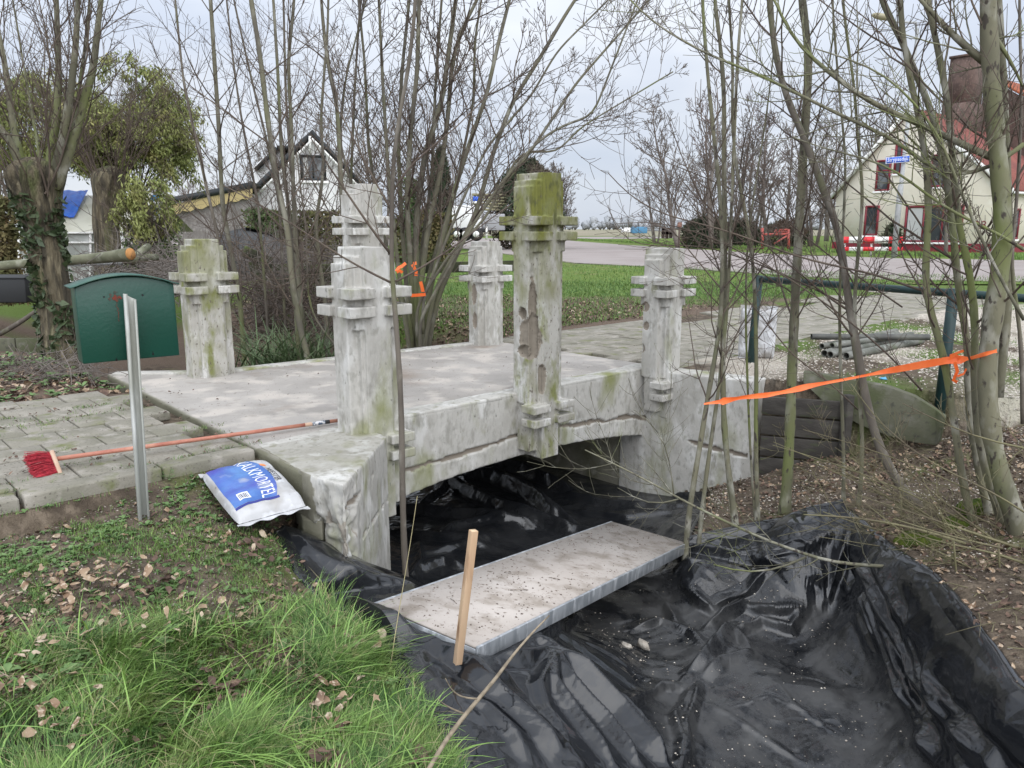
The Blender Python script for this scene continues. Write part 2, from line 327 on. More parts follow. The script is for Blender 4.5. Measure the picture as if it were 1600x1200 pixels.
def Gs(x,y): return float(G(np.array([x]),np.array([y]))[0])
# ================================================================ ground sheet to the horizon
def axis(lo,hi,step,far):
    d=np.arange(lo,hi+1e-6,step); g=[hi+step*1.6]; k=step*1.6
    while g[-1]<far: k*=1.35; g.append(g[-1]+k)
    h=[lo-step*1.6]; k=step*1.6
    while h[-1]>-far: k*=1.35; h.append(h[-1]-k)
    return np.concatenate([h[::-1],d,g])
gx=axis(-5.5,6.5,.04,5000); gy=axis(.6,12,.04,5000)
GX,GY=np.meshgrid(gx,gy); GZ=G(GX,GY); rr=np.hypot(GX,GY)
GZ=np.where(rr>40,np.minimum(GZ,0)*0-.02,GZ)
mb=MB(); mb.grid(GX,GY,GZ); ground=mb.build('ground',M['soil'],smooth=True); tag(ground,kind='structure')
s_,t_=toST(GX,GY); dU=sd_upper(GX,GY)
grv=((s_>3.2)&(dU>0)&((t_<.05))&(GY<17.5)).astype(float)*sstep(.40,.62,.5+.9*fbm2(GX,GY,.55,3,11)+.25*(GX-3)/4)
grs=((GY>13.5)|((t_>2.6)&(s_>3.4)))*sstep(-.4,.1,fbm2(GX,GY,.8,3,5)+.3)
grs=np.maximum(grs,((s_>3.2)&(dU>0)&(t_<.05)).astype(float)*sstep(.02,.35,fbm2(GX,GY,.6,3,11)*-1))
lf=((t_>2.5)&(GY<15)).astype(float)*sstep(-.5,.2,fbm2(GX,GY,.9,3,8)+.15)
setattr_pt(ground,'gravel',grv.ravel()); setattr_pt(ground,'grass',grs.ravel()); setattr_pt(ground,'leaf',lf.ravel())
def sheet(name,poly,z,m,kind='structure'):
    mb=MB(); mb.add([(x,y,z) for x,y in poly],[tuple(range(len(poly)))]); o=mb.build(name,m)
    return tag(o,kind=kind)
P2=lambda *q:[tuple(W(a,b,z=0)[:2]) for a,b in q]
sheet('meadow',[(-400,16),(-400,1200),(600,1200),(600,20),(20,19.6),(13,18.5),(6.0,18.9),(1.5,19.5),(-6,17)],.004,M['grassfar'])
M['field']=mat('winter_field',(.21,.19,.125),1,[((.26,.22,.16),.02,.4,.6),((.15,.18,.08),.05,.5,.7)])
sheet('field',[(-1500,150),(-1500,4500),(2500,4500),(2500,150)],.03,M['field'])
rd=P2((690,384),(900,412),(1050,419),(1300,436),(1620,441))+[(60,9)]+[(90,20),(40,30)]+P2((1600,407),(1400,404),(1200,397),(1080,389),(980,383),(900,377),(870,374))+[(-8,118),(-60,118),(-60,70)]
sheet('road',rd,.016,M['road'])
sheet('side_road',P2((866,374.5),(1060,372.2),(1060,369.6),(860,370.2)),.02,M['road'])
# concrete strip along the road edge
mb=MB(); e_=P2((690,384),(900,412),(1050,419),(1300,436),(1620,441))
for a,b in zip(e_[:-1],e_[1:]): mb.bar((*a,.02),(*b,.02),.16,.03)
tag(mb.build('kerb_strip',M['greycon']),kind='structure')
# ================================================================ paved paths (individual slabs in one surface)
def slabs(name,s0,s1,t0,t1,seed,lim=None,z=0.0,dz=.004):
    rg=np.random.default_rng(seed); mb=MB(); q=.30; rot=math.atan2(AX[1],AX[0])
    nt_=int(round((t1-t0)/q))
    for j in range(nt_):
        off=(j%2)*q/2
        for i in range(-1,int((s1-s0)/q)+1):
            a=s0+i*q+off; c=ST(a+q/2,t0+(j+.5)*q)
            if a<s0-.01 or a+q>s1+.02: continue
            if lim is not None and not lim(c,a+q/2,t0+(j+.5)*q): continue
            tl=Matrix.Rotation(rg.normal(0,.008),3,'X')@Matrix.Rotation(rg.normal(0,.008),3,'Y')
            mb.box((c[0],c[1],z-.03+rg.normal(0,dz)),(q-.009,q-.009,.06),rot,0,tl)
    o=mb.build(name,M['tile'],bevel=.006); return tag(o,kind='structure')
slabs('path',-6.2,-.68,.16,2.56,3)
slabs('driveway_path',3.34,15.2,-.15,2.55,4,lim=lambda c,s,t: not(t>1.9 and s>4.6 and math.sin(s*2)>.2))
mb=MB(); 
for a,b in ((-6.2,-5.2),(-5.19,-4.2),(-4.19,-3.2),(-3.19,-2.02),(-2.0,-1.34),(-1.33,-.8)):
    p=ST(a,.07);q=ST(b,.07); d=random.uniform(-.006,.006); mb.bar((*p,-.075+d),(*q,-.075+d),.13,.17)
tag(mb.build('kerb',M['tile'],bevel=.012),kind='structure')
# ================================================================ the bridge
bridge=empty('bridge',ST(1.6,1.2,0),'old whitewashed concrete footbridge with six stepped pillars over the ditch','bridge')
def seg_d(p,a,b):
    a=np.array(a);b=np.array(b);d=b-a;L=(d@d); u=np.clip(((p-a)@d)/L,0,1); return np.linalg.norm(p-a-u[:,None]*d,axis=1)
crk=[]
for A_,B_,px in (((-.82,4.75),(-.885,3.784),[[(594,722),(575,745),(556,775),(540,797)],[(627,743),(605,775),(577,815),(560,845),(547,873)]]),
                 (ST(3.1,.04),(2.1,6.52),[[(1003,691),(1040,690),(1075,688),(1110,700),(1165,712)]])):
    for q in px: crk.append([PV(x,y,A_,B_) for x,y in q])
def soffit(s): return -.50-.13*((s-1.45)/1.6)**2
def crackz(s): return soffit(s)+.17+.015*np.sin(s*5)
def erode(co,no,amp=.004,extra=()):
    n1=fbm(co*6,3,1); n2=fbm(co*40,3,2); d=amp*n1+.0011*n2; sp=np.zeros(len(co))
    pit=np.clip(fbm(co*19,2,9)-.52,0,1); d-=pit*.02
    return d,sp
def disp_body(co,no):
    d,sp=erode(co,no,.004); s,t=toST(co[:,0],co[:,1]); nn=fbm(co*14,3,5)
    face=(np.abs(t-.03)<.035)
    dz=np.abs(co[:,2]-crackz(s)-.02*vn(co*7,4)); on=face&(s>.1)&(s<3.1)&(dz<.016+.018*nn+.006*np.sin(s*9))
    for c in crk:
        dd=np.min([seg_d(co,a,b) for a,b in zip(c[:-1],c[1:])],axis=0)
        on|=(dd<.019+.022*nn)&(no[:,2]<.6)
    d=np.where(on,-.028-.01*nn,d); sp=np.where(on,1.,sp)
    # crumbled end of the near wing
    q=np.linalg.norm(co-np.array((-1.0,3.84,-.25)),axis=1); br=(np.clip(1-np.abs(co[:,2]+.30)/.32,0,1)*(np.hypot(co[:,0]+.92,co[:,1]-3.8)<.2))
    d=d-br*np.clip(.02+.06*fbm(co*16,3,6),0,.07); sp=np.maximum(sp,(br*np.clip(fbm(co*9,3,12),0,1)>.2)*.6)
    return d,sp
mb=MB()
# near wing: wall, then the outer beam with an arched underside, then far wing
A1=(-1.105,3.966);A2=(-.868,3.784);A3=(-.80,4.74)
mb.prism([A2,A3,ST(-.02,.05),ST(-.22,.05),(-1.02,4.45),(-1.02,3.93)],-1.25,.0)
mb.prism([A1,A2,(-.84,4.3),ST(-.02,.2),ST(-.74,.12)],-.27,.0)
S=np.linspace(-.1,3.15,40)
pl=[ST(s,.03) for s in S]; pb=[ST(s,.26) for s in S]
v=[];f=[]
for i,s in enumerate(S):
    zb=soffit(s); v+=[(*pl[i],zb),(*pb[i],zb),(*pb[i],.012),(*pl[i],.012)]
    if i: o=4*i; p=o-4; f+=[(p,p+1,o+1,o),(p+1,p+2,o+2,o+1),(p+2,p+3,o+3,o+2),(p+3,p,o,o+3)]
n_=len(v); f+=[(3,2,1,0),(n_-4,n_-3,n_-2,n_-1)]; mb.add(v,f)
Rw0=ST(3.06,.03); Rw1=(2.12,6.52); Rw2=(2.27,6.72); Rw3=ST(3.3,.3)
mb.prism([Rw0,Rw1,Rw2,Rw3,ST(3.06,.3)],-1.4,.006)
def age(o):
    n=len(o.data.vertices); co=np.empty(n*3); o.data.vertices.foreach_get('co',co); co=co.reshape(-1,3); no=np.empty(n*3); o.data.vertices.foreach_get('normal',no); no=no.reshape(-1,3)
    s,t=toST(co[:,0],co[:,1]); side=np.clip(-(no[:,0]*AX[0]+no[:,1]*AX[1]),0,1)*(s<-.45)*(np.hypot(co[:,0]+.95,co[:,1]-3.84)>.16+.05*fbm(co*9,2,4)); top=(no[:,2]>.6)*(s<-.1)*(t<.05)*sstep(.10,.25,np.hypot(co[:,0]+.93,co[:,1]-3.86)+.08*fbm(co*5,3,6))*.45
    setattr_pt(o,'old',np.clip(side*1.1+.25*fbm(co*7,3,8)*(side>.2),0,1)+top*(co[:,2]>-.08))
age(remesh(mb,.0125,'wall',M['concrete'],bridge,disp_body))
mb=MB(); mb.prism([ST(-.8,-.62)+0*BX,ST(-.70,-.2),ST(-.1,.05),ST(.0,.15),ST(3.2,.15),ST(3.36,-.02),ST(3.36,2.62),ST(3.1,2.42),ST(.05,2.74),ST(-.66,3.34)],[-.25]*10,[-.002]*10)
def disp_deck(co,no):
    d,sp=erode(co,no,.003); s,t=toST(co[:,0],co[:,1]); d=d+.012*np.sin(np.clip(s,0,3.1)*math.pi/3.1)*(no[:,2]>.7)
    return d,sp
age(remesh(mb,.016,'deck',[M['deckcon']],bridge,disp_deck))
# raised lighter edge strips, abutment walls, rear beam
mb=MB(); mb.bar((*ST(.15,.10),.008),(*ST(3.1,.10),.008),.14,.03); mb.bar((*ST(0.1,2.66),.006),(*ST(3.1,2.40),.006),.14,.03)
mb.bar((*ST(-.62,3.24),.004),(*ST(0.1,2.66),.004),.12,.03)
mb.build('edge_strip',M['concrete'],bridge,bevel=.008)
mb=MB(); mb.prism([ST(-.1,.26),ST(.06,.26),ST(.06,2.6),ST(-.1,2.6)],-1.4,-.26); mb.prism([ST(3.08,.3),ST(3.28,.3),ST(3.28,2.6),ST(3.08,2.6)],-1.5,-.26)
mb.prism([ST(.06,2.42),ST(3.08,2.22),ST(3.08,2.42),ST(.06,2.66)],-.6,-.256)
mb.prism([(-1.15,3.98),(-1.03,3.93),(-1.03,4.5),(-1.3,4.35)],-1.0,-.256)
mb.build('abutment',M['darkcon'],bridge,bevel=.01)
PANG=math.atan2(AX[1],AX[0])
def pillar(c,top,r1,below=None,spalls=(),algae=False,sc=1.0,half=False):
    mb=MB(); ca,sa=math.cos(PANG),math.sin(PANG)
    def bx(x0,x1,y0,y1,z0,z1):
        x0,x1,y0,y1=[q*sc for q in (x0,x1,y0,y1)]; mx_,my_=(x0+x1)/2,(y0+y1)/2
        mb.box((c[0]+mx_*ca-my_*sa,c[1]+mx_*sa+my_*ca,(z0+z1)/2),(x1-x0,y1-y0,z1-z0),PANG)
    zb=-.05
    bx(-.095,.095,-.15,.15,zb,top)
    bx(-.146,.146,-.12,.12,r1-.14,top-.055)
    bx(-.118,.118,-.125,.125,zb,r1-.1)
    bx(-.19,.19,-.085,.085,zb,top-.10)
    def ring(z0,z1,ys=(-1,1)):
        for sx in (-1,1):
            for sy in ys: bx(*sorted((sx*.045,sx*.232)),*sorted((sy*.048,sy*.20)),z0,z1)
    h=.068; g=.045
    ring(r1-h,r1); ring(r1-2*h-g,r1-h-g)
    for sx in (-1,1):
        for sy in (-1,1): bx(*sorted((sx*.10,sx*.155)),*sorted((sy*.09,sy*.142)),r1-2*h-g-.085,r1-2*h-g+.01)
    if below:
        rz,pz,w_=below
        ring(rz-.06,rz,(-1,)); ring(rz-.06-.11,rz-.11,(-1,))
        bx(-.095,.095,-.15,.05,pz,0); bx(-.18,.18,-.085,.05,pz+.06,0)
    def dp(co,no):
        d,sp=erode(co,no,.0016); nn=fbm(co*18,3,6)
        for q in spalls:
            cx=np.array(q[:3]); r_=np.array(q[3:6]); e=np.linalg.norm((co-cx)/r_,axis=1)+.28*nn
            on=e<1; d=np.where(on,-(q[6])*np.clip((1-e)*5,0,1)-.006*np.abs(nn),d); sp=np.where(on,1,sp)
        return d,sp
    return remesh(mb,.0068,'pillar',M['concrete_algae'] if algae else M['concrete'],bridge,dp,org=tuple(c))
pN=(-.954,4.975);pR=(1.40,7.13);pL=(-2.74,6.88);pB=(-.30,8.82);pM=(.205,6.06);pK=(-1.50,7.87)
def SPx(px,py,Y,rx,rz,dep,ry=.12): q=W(px,py,Y=Y); return (q[0],q[1],q[2],rx,ry,rz,dep)
tag(pillar(pN,1.19,.94,(-.03,-1.2+.6,1)),'short near pillar with pale grey stepped sides')
pillar(pL,1.215,.925,algae=True)
pillar(pR,1.13,.875,(-.08,-.43,1),[SPx(1009,480,7.0,.03,.05,.014),SPx(1010,510,7.0,.028,.045,.014),SPx(1003,545,7.02,.03,.05,.015)])
pillar(pB,1.165,.90,None,[SPx(741,460,8.7,.03,.12,.02),SPx(742,500,8.7,.03,.10,.02)])
tag(pillar(pM,1.715,1.395,(-.05,-.50,1),[SPx(831,475,5.93,.035,.20,.022),SPx(828,525,5.93,.085,.20,.018),SPx(817,490,5.93,.035,.05,.05),SPx(818,548,5.93,.05,.05,.04),SPx(847,592,5.9,.035,.12,.016)],True),'tall middle pillar with brown spalled patches')
pillar(pK,1.735,1.425,None,[SPx(601,345,7.72,.025,.10,.03)])
# ================================================================ black plastic sheet lining the ditch
def fold_fan(x,y,A,a0,a1,freq,amp,r0,r1,seed):
    dx=x-A[0];dy=y-A[1];r=np.hypot(dx,dy);ph=np.arctan2(dy,dx)
    am=(a0+a1)/2; dph=(ph-am+math.pi)%(2*math.pi)-math.pi
    wv=dph*freq+1.1*fbm2(x,y,1.1,3,seed)+.7*vn(np.stack([dph*freq*.37,r*.3,dph*0+seed],-1),seed+4)
    q=wv-np.floor(wv); prof=np.where(q<.32,q/.32,(1-q)/.68); prof=prof**1.25
    k=np.floor(wv); ampk=.35+.65*(np.sin(k*12.9898+seed)*.5+.5)
    m=sstep(1.0,.75,np.abs(dph)/abs(a1-a0)*2)*sstep(r0*.2,r0,r)*(1-sstep(r1*.75,r1,r))
    return (prof-.35)*ampk*m*np.minimum(amp,r/freq*.42)
def tri(t): q=t-np.floor(t); return np.abs(q*2-1)*2-1
def facets(x,y,f,seed,o=4,warp=.55):
    """creased sheet: sums of triangle waves in random directions, each bent by the one before, so facets stay flat"""
    rg=np.random.default_rng(seed); z=0;a=1.;s=0; wx=x;wy=y
    for k in range(o):
        an=rg.uniform(0,math.pi); an2=rg.uniform(0,math.pi); p=rg.uniform(0,9,3)
        t1=tri((wx*math.cos(an)+wy*math.sin(an))*f+p[0]+.35*tri((wx*math.cos(an2)+wy*math.sin(an2))*f*.43+p[1]))
        z=z+a*t1; s+=a; a*=.58; wx,wy=wx+warp/f*.25*t1*math.cos(an2),wy+warp/f*.25*t1*math.sin(an2); f*=1.73
    return z/s
def Tpix(px,py):
    v=(py-600)/1200;u=(px-800)/1200; f=math.cos(TH)-v*math.sin(TH); ww=-math.sin(TH)-v*math.cos(TH)
    t=np.linspace(1.5,11,400); X=u*t;Y=f*t; Z=CAMH+ww*t; d=Z-T_base(X,Y); i=np.argmax(d<0)
    if i==0: i=399
    return np.array((X[i],Y[i],float(T_base(X[i],Y[i]))))
_CR=[
 ([(450,832),(500,872),(560,908),(620,957),(680,1003),(735,1042),(775,1085),(830,1140),(880,1200)],.055,.13),([(585,978),(640,1020),(690,1075),(725,1135),(760,1200)],.03,.09),([(700,1085),(760,1110),(800,1160),(825,1200)],.03,.07),([(520,905),(570,960),(610,990)],.02,.06),([(470,850),(490,900),(540,950)],.02,.06),
 ([(865,1014),(838,1075),(850,1120),(890,1190)],.05,.07),([(865,1014),(862,1065),(920,1150),(960,1205)],.05,.07),([(865,1014),(890,1060),(945,1130),(1000,1205)],.06,.07),([(865,1014),(905,1050),(965,1112),(1042,1205)],.09,.11),([(865,1014),(820,1024),(770,1034)],.05,.07),([(840,998),(880,985),(905,960)],.05,.06),
 ([(902,1005),(955,1031),(1030,1074)],.018,.035),([(929,1069),(955,1095),(996,1129),(1045,1195)],.07,.09),([(970,1102),(1030,1080),(1079,1076)],.04,.06),([(1079,1076),(1049,1125),(1060,1162),(1064,1205)],.05,.06),
 ([(1140,984),(1095,1042),(1072,1061)],.08,.09),([(1140,984),(1172,1018)],.05,.06),([(1183,1022),(1125,1042),(1091,1069)],.05,.06),([(1091,1069),(1065,1136),(1072,1200)],.06,.06),
 ([(1254,949),(1234,986),(1189,975),(1140,990)],.06,.07),([(1254,949),(1200,954),(1155,945),(1125,964),(1099,990)],.06,.07),([(1069,921),(1095,945),(1121,964)],.07,.07),([(1000,925),(1040,950),(1060,985)],.04,.06),([(985,985),(1030,975),(1075,990),(1100,1010)],.035,.06),
 ([(1050,866),(1125,870),(1200,874),(1260,862),(1320,825)],.04,.06),([(1069,889),(1121,866),(1200,881),(1275,900),(1361,915)],.07,.10),([(1290,943),(1305,907),(1327,829)],.05,.08),([(1110,952),(1174,926),(1207,881)],.05,.08),([(1275,900),(1290,943)],.04,.06),
 ([(1181,1018),(1275,1061),(1387,1110),(1489,1144)],.014,.022),([(1099,1102),(1162,1136),(1260,1200)],.014,.025),([(1200,1060),(1240,1100),(1330,1160)],.010,.03),([(1130,1110),(1200,1090),(1290,1120)],.010,.03),
 ([(1346,814),(1357,881),(1372,960),(1399,1050),(1425,1121)],.055,.07),([(1346,814),(1361,911),(1399,982),(1444,1069),(1489,1140)],.06,.07),([(1346,814),(1376,889),(1425,982),(1470,1069),(1489,1136)],.05,.055),([(1346,814),(1395,874),(1455,960),(1519,1050),(1582,1125)],.06,.07),([(1346,814),(1387,844),(1500,960),(1600,1069)],.045,.06),([(1346,814),(1410,890),(1480,985),(1545,1075)],.05,.05),
 ([(1504,1057),(1537,1125),(1594,1200)],.05,.06),([(1466,1042),(1474,1095),(1511,1125)],.04,.05),([(1436,1151),(1466,1200)],.06,.07),([(1490,1140),(1530,1200)],.05,.06),([(1380,850),(1440,905),(1540,1010),(1600,1090)],.04,.05),
 ([(760,728),(815,739),(892,775)],.09,.14),([(760,745),(829,778),(870,819)],.10,.14),([(696,757),(790,802),(865,825),(899,836)],.10,.15),([(720,740),(790,755),(902,829)],.09,.12),([(610,799),(730,806),(805,821)],.07,.12),([(610,832),(692,844),(767,859)],.06,.10),([(692,836),(711,825),(767,814),(842,825)],.06,.10),([(655,889),(692,877),(730,892)],.05,.08),([(640,870),(700,862),(770,838)],.05,.08),([(880,775),(960,790),(1080,795)],.05,.10),([(900,800),(980,812),(1060,800)],.04,.08),([(640,905),(660,880),(655,850)],.05,.07),([(660,790),(690,770),(700,750)],.06,.10)]
_CR+=[([(1346,814),(1364,880),(1385,960),(1412,1050),(1445,1125)],.045,.05),([(1346,814),(1380,890),(1412,975),(1455,1060),(1475,1110)],.045,.05),([(1346,814),(1402,890),(1467,985),(1530,1080),(1560,1130)],.05,.05),([(1400,850),(1470,930),(1560,1040),(1600,1100)],.05,.05),([(1346,814),(1350,880),(1360,950),(1380,1020)],.05,.05),([(1420,880),(1500,985),(1600,1125)],.05,.05),([(1330,815),(1320,860),(1300,900),(1280,925)],.04,.05),([(1340,815),(1335,870),(1322,920)],.04,.05),([(1540,1060),(1570,1130),(1600,1180)],.05,.06)]
CREASES=[([Tpix(*q) for q in L],h*(1.25 if L[0][0]>1300 else 1.0),w*(1.35 if L[0][0]>1300 else 1.0)) for L,h,w in _CR]
def tarpz(x,y,ed=1.0):
    z=T_base(x,y); s,t=toST(x,y); z0=z.copy(); floor=sstep(-1.0,-1.10,z)
    r=np.zeros(x.shape)
    for L_,h_,w_ in CREASES:
        D=np.full(x.shape,9.); sg=np.zeros(x.shape)
        for a,b in zip(L_[:-1],L_[1:]):
            d=b-a;ux_,uy_,uz_=x-a[0],y-a[1],z0-a[2]; uu=np.clip((ux_*d[0]+uy_*d[1]+uz_*d[2])/(d@d),0,1); q=np.sqrt((ux_-uu*d[0])**2+(uy_-uu*d[1])**2+(uz_-uu*d[2])**2); up=q<D; D=np.where(up,q,D); sg=np.where(up,np.sign(ux_*d[1]-uy_*d[0]),sg)
        Le=np.minimum(np.hypot(x-L_[0][0],y-L_[0][1]),np.hypot(x-L_[-1][0],y-L_[-1][1]))
        ww=w_*np.where(sg>0,.62,1.35)*(.8+.35*fbm2(x,y,1.7,2,int(w_*1000))); p=np.clip(1-D/ww,0,1); v=h_*1.3*(p**1.2)*sstep(0,.18,Le+.05)
        r=np.maximum(r,v)+.25*np.minimum(r,v)
    z=z+r
    ub=sstep(-1.0,-.4,t); k=1-.7*floor
    z=z+k*(.034*facets(x+1.3*z0,y,.9,5,3)+.012*facets(x+.1+1.3*z0,y+.4*z0,2.6,9,2))+floor*(.016*facets(x,y,1.1,4,3)+.003*facets(x,y,5.,14,2))
    z=z0+(z-z0)*ed
    gl=G_front(np.clip(x,-6,7),np.clip(y,.4,7.2))+.018
    return np.where((ed<.9)&(t<-.35),np.maximum(z,gl*(1-ed)+z*ed),z)
def edge(E_,v):
    u=np.linspace(0,1,len(E_)); return np.stack([np.interp(v,UV,E_[:,0]),np.interp(v,UV,E_[:,1])],-1)
UV=np.array([0,.27,.32,.42,.455,.50,.66,.74,.83,.92,1.0])
vv_=np.concatenate([np.linspace(0,.3,110),np.linspace(.3,.46,60)[1:],np.linspace(.46,.87,300)[1:],np.linspace(.87,1,14)[1:]])
uu_=np.concatenate([np.linspace(0,.80,150),np.linspace(.80,1,80)[1:]])
a_=edge(LE,vv_)[:,None,:]; b_=edge(RE,vv_)[:,None,:]; wob=.012*np.sin(vv_*60)[:,None,None]
XY=a_+(b_-a_)*uu_[None,:,None]+wob*np.array((1,.4))*(1-2*np.abs(uu_-.5))[None,:,None]**6
ED_=sstep(0,.09,np.minimum(uu_,(1-uu_)*5))[None,:]
def drape(X,Y,Z,iters=0):
    """let the sheet, cut slightly too large, settle on the ditch: distance constraints, bending, gravity, contact"""
    P=np.stack([X,Y,Z],-1); floorz=T_base(X,Y)-.035; pin=np.zeros(X.shape,bool); pin[:,0]=pin[:,-1]=pin[0]=pin[-1]=True
    ex=.022+.05*np.clip(fbm2(X,Y,1.3,2,71)+.35,0,1)
    def setup(sl1,sl2,k,e): d=np.linalg.norm(P[sl2]-P[sl1],axis=-1); return [sl1,sl2,d*(1+ex[sl1]*e),k]
    H=[];S_=slice
    for o in (0,1):
        H.append(setup((S_(None),S_(o,-1,2)),(S_(None),S_(o+1,None,2)),.9,1.0)); H.append(setup((S_(o,-1,2),S_(None)),(S_(o+1,None,2),S_(None)),.9,1.0))
    B=[]
    for st,k in ((2,.10),(5,.12)):
        for o in range(0,2*st,st):
            pass
        B.append((st,k))
    V=np.zeros_like(P); inv=(~pin)[...,None].astype(float)
    bend=[]
    for st,k in B:
        bend.append(((S_(None),S_(0,-st)),(S_(None),S_(st,None)),k,st)); bend.append(((S_(0,-st),S_(None)),(S_(st,None),S_(None)),k,st))
    rb=[np.linalg.norm(P[b]-P[a],axis=-1)*(1+ex[a]*.9) for a,b,k,st in bend]
    sh=[((S_(0,-1),S_(0,-1)),(S_(1,None),S_(1,None)),.15),((S_(0,-1),S_(1,None)),(S_(1,None),S_(0,-1)),.15)]
    rs=[np.linalg.norm(P[b]-P[a],axis=-1)*(1+ex[a]) for a,b,k in sh]
    P=P+inv*np.stack([X*0,X*0,.004*fbm2(X,Y,9,2,5)],-1)
    if iters==0: return np.stack([X,Y,Z],-1)
    for it in range(iters):
        V=V*.90; V[...,2]-=.00022; Q=P+V*inv
        for a,b,L,k in H:
            A=Q[a];Bq=Q[b]; d=Bq-A; l=np.linalg.norm(d,axis=-1); c=(k*.5*(l-L)/(l+1e-9))[...,None]*d; Q[a]=A+c*inv[a]; Q[b]=Bq-c*inv[b]
        for (a,b,k),L in zip(sh,rs):
            d=Q[b]-Q[a]; l=np.linalg.norm(d,axis=-1); c=(k*.5*(l-L)/(l+1e-9))[...,None]*d; Q[a]=Q[a]+c*inv[a]; Q[b]=Q[b]-c*inv[b]
        if it%2==0:
            for (a,b,k,st),L in zip(bend,rb):
                d=Q[b]-Q[a]; l=np.linalg.norm(d,axis=-1); c=(k*.5*np.minimum(l-L,0)/(l+1e-9))[...,None]*d; Q[a]=Q[a]+c*inv[a]; Q[b]=Q[b]-c*inv[b]
        if it%8==0: fl=T_base(Q[...,0],Q[...,1])-.035 if it%40==0 else fl
        hit=Q[...,2]<fl; Q[...,2]=np.where(hit,fl,Q[...,2])
        V=Q-P; V[hit]*=.5; P=Q
    return P
TZ0=tarpz(XY[...,0],XY[...,1],.25+.75*ED_)
DR=drape(XY[...,0],XY[...,1],TZ0)
X_,Y_=XY[...,0],XY[...,1]; B0=T_base(X_,Y_); e_=.02; gx_=(T_base(X_+e_,Y_)-T_base(X_-e_,Y_))/(2*e_); gy_=(T_base(X_,Y_+e_)-T_base(X_,Y_-e_))/(2*e_); nl=np.sqrt(1+gx_**2+gy_**2); dsp=DR[...,2]-B0; kk=np.clip(1.0*ED_,0,1)*(Y_>1.2)*(toST(X_,Y_)[1]<-.3)
TX=X_-gx_/nl*dsp*kk; TY=Y_-gy_/nl*dsp*kk; TZ=B0+dsp*(1-kk+kk/nl)
# the sheet runs under the plank and is pulled up just in front of its near end
_A=W(965,812,z=-.83);_D=W(722,1020,z=-.39);_C=W(608,936,z=-.39);_B=W(1065,851,z=-.83)
_l=((_A+_B)-(_C+_D))/2; _Lp=np.linalg.norm(_l); _e1=_l/_Lp; _e2=((_D+_B)-(_C+_A))/2; _Wp=np.linalg.norm(_e2); _e2/=_Wp; _pc=(_A+_B+_C+_D)/4
_h1=_e1[:2]/np.linalg.norm(_e1[:2]); _u=((TX-_pc[0])*_h1[0]+(TY-_pc[1])*_h1[1])/np.linalg.norm(_e1[:2]); _v=(TX-_pc[0])*_e2[0]+(TY-_pc[1])*_e2[1]
_pz=_pc[2]+_e1[2]*_u
_in=(np.abs(_v)<_Wp/2+.02)&(_u>-_Lp/2-.012)&(_u<_Lp/2+.02); TZ=np.where(_in,np.minimum(TZ,_pz-.086),TZ)
_cr=np.clip(1-np.abs(_u+_Lp/2+.05)/np.where(_u>-_Lp/2-.05,.046,.20),0,1)*sstep(_Wp/2+.20,_Wp/2-.02,np.abs(_v+.02)); _lift=(-.328+.010*fbm2(TX,TY,5,2,3))-TZ; TZ=TZ+np.clip(_lift,0,.3)*np.minimum(_cr*1.25,1)**.8
# the borders lie on the banks and are rolled under
gz=G(TX[:,0],TY[:,0])
hh=np.minimum(uu_*6,1)[None,:]
M['plastic']=mat('black_plastic_sheet',(.010,.011,.013),.20,[((.02,.021,.023),1.7,.50,.72,9)],.14,34,.62,bdist=.004,coat=0)
n=M['plastic'].node_tree.nodes; l=M['plastic'].node_tree.links; b=n['Principled BSDF']
at=n.new('ShaderNodeAttribute'); at.attribute_name='silt'; ge=n.new('ShaderNodeNewGeometry')
t1=n.new('ShaderNodeTexNoise'); t1.inputs['Scale'].default_value=3.6; t1.inputs['Detail'].default_value=12; t1.inputs['Roughness'].default_value=.72; l.new(ge.outputs['Position'],t1.inputs['Vector'])
ml=n.new('ShaderNodeMapRange'); ml.inputs[1].default_value=.40; ml.inputs[2].default_value=.60; l.new(t1.outputs[0],ml.inputs[0])
mm=n.new('ShaderNodeMath'); mm.operation='MULTIPLY'; l.new(ml.outputs[0],mm.inputs[0]); l.new(at.outputs['Fac'],mm.inputs[1])
rr_=n.new('ShaderNodeMapRange'); rr_.inputs[3].default_value=.12; rr_.inputs[4].default_value=.52; l.new(mm.outputs[0],rr_.inputs[0]); l.new(rr_.outputs[0],b.inputs['Roughness'])
src=b.inputs['Base Color'].links[0].from_socket; mq=n.new('ShaderNodeMix'); mq.data_type='RGBA'; mf=n.new('ShaderNodeMath'); mf.operation='MULTIPLY'; mf.inputs[1].default_value=.85; l.new(mm.outputs[0],mf.inputs[0])
l.new(mf.outputs[0],mq.inputs[0]); l.new(src,mq.inputs[6]); mq.inputs[7].default_value=(.055,.055,.054,1); l.new(mq.outputs[2],b.inputs['Base Color'])
Gs_arr=lambda q:G(q[:,0],q[:,1])+.012
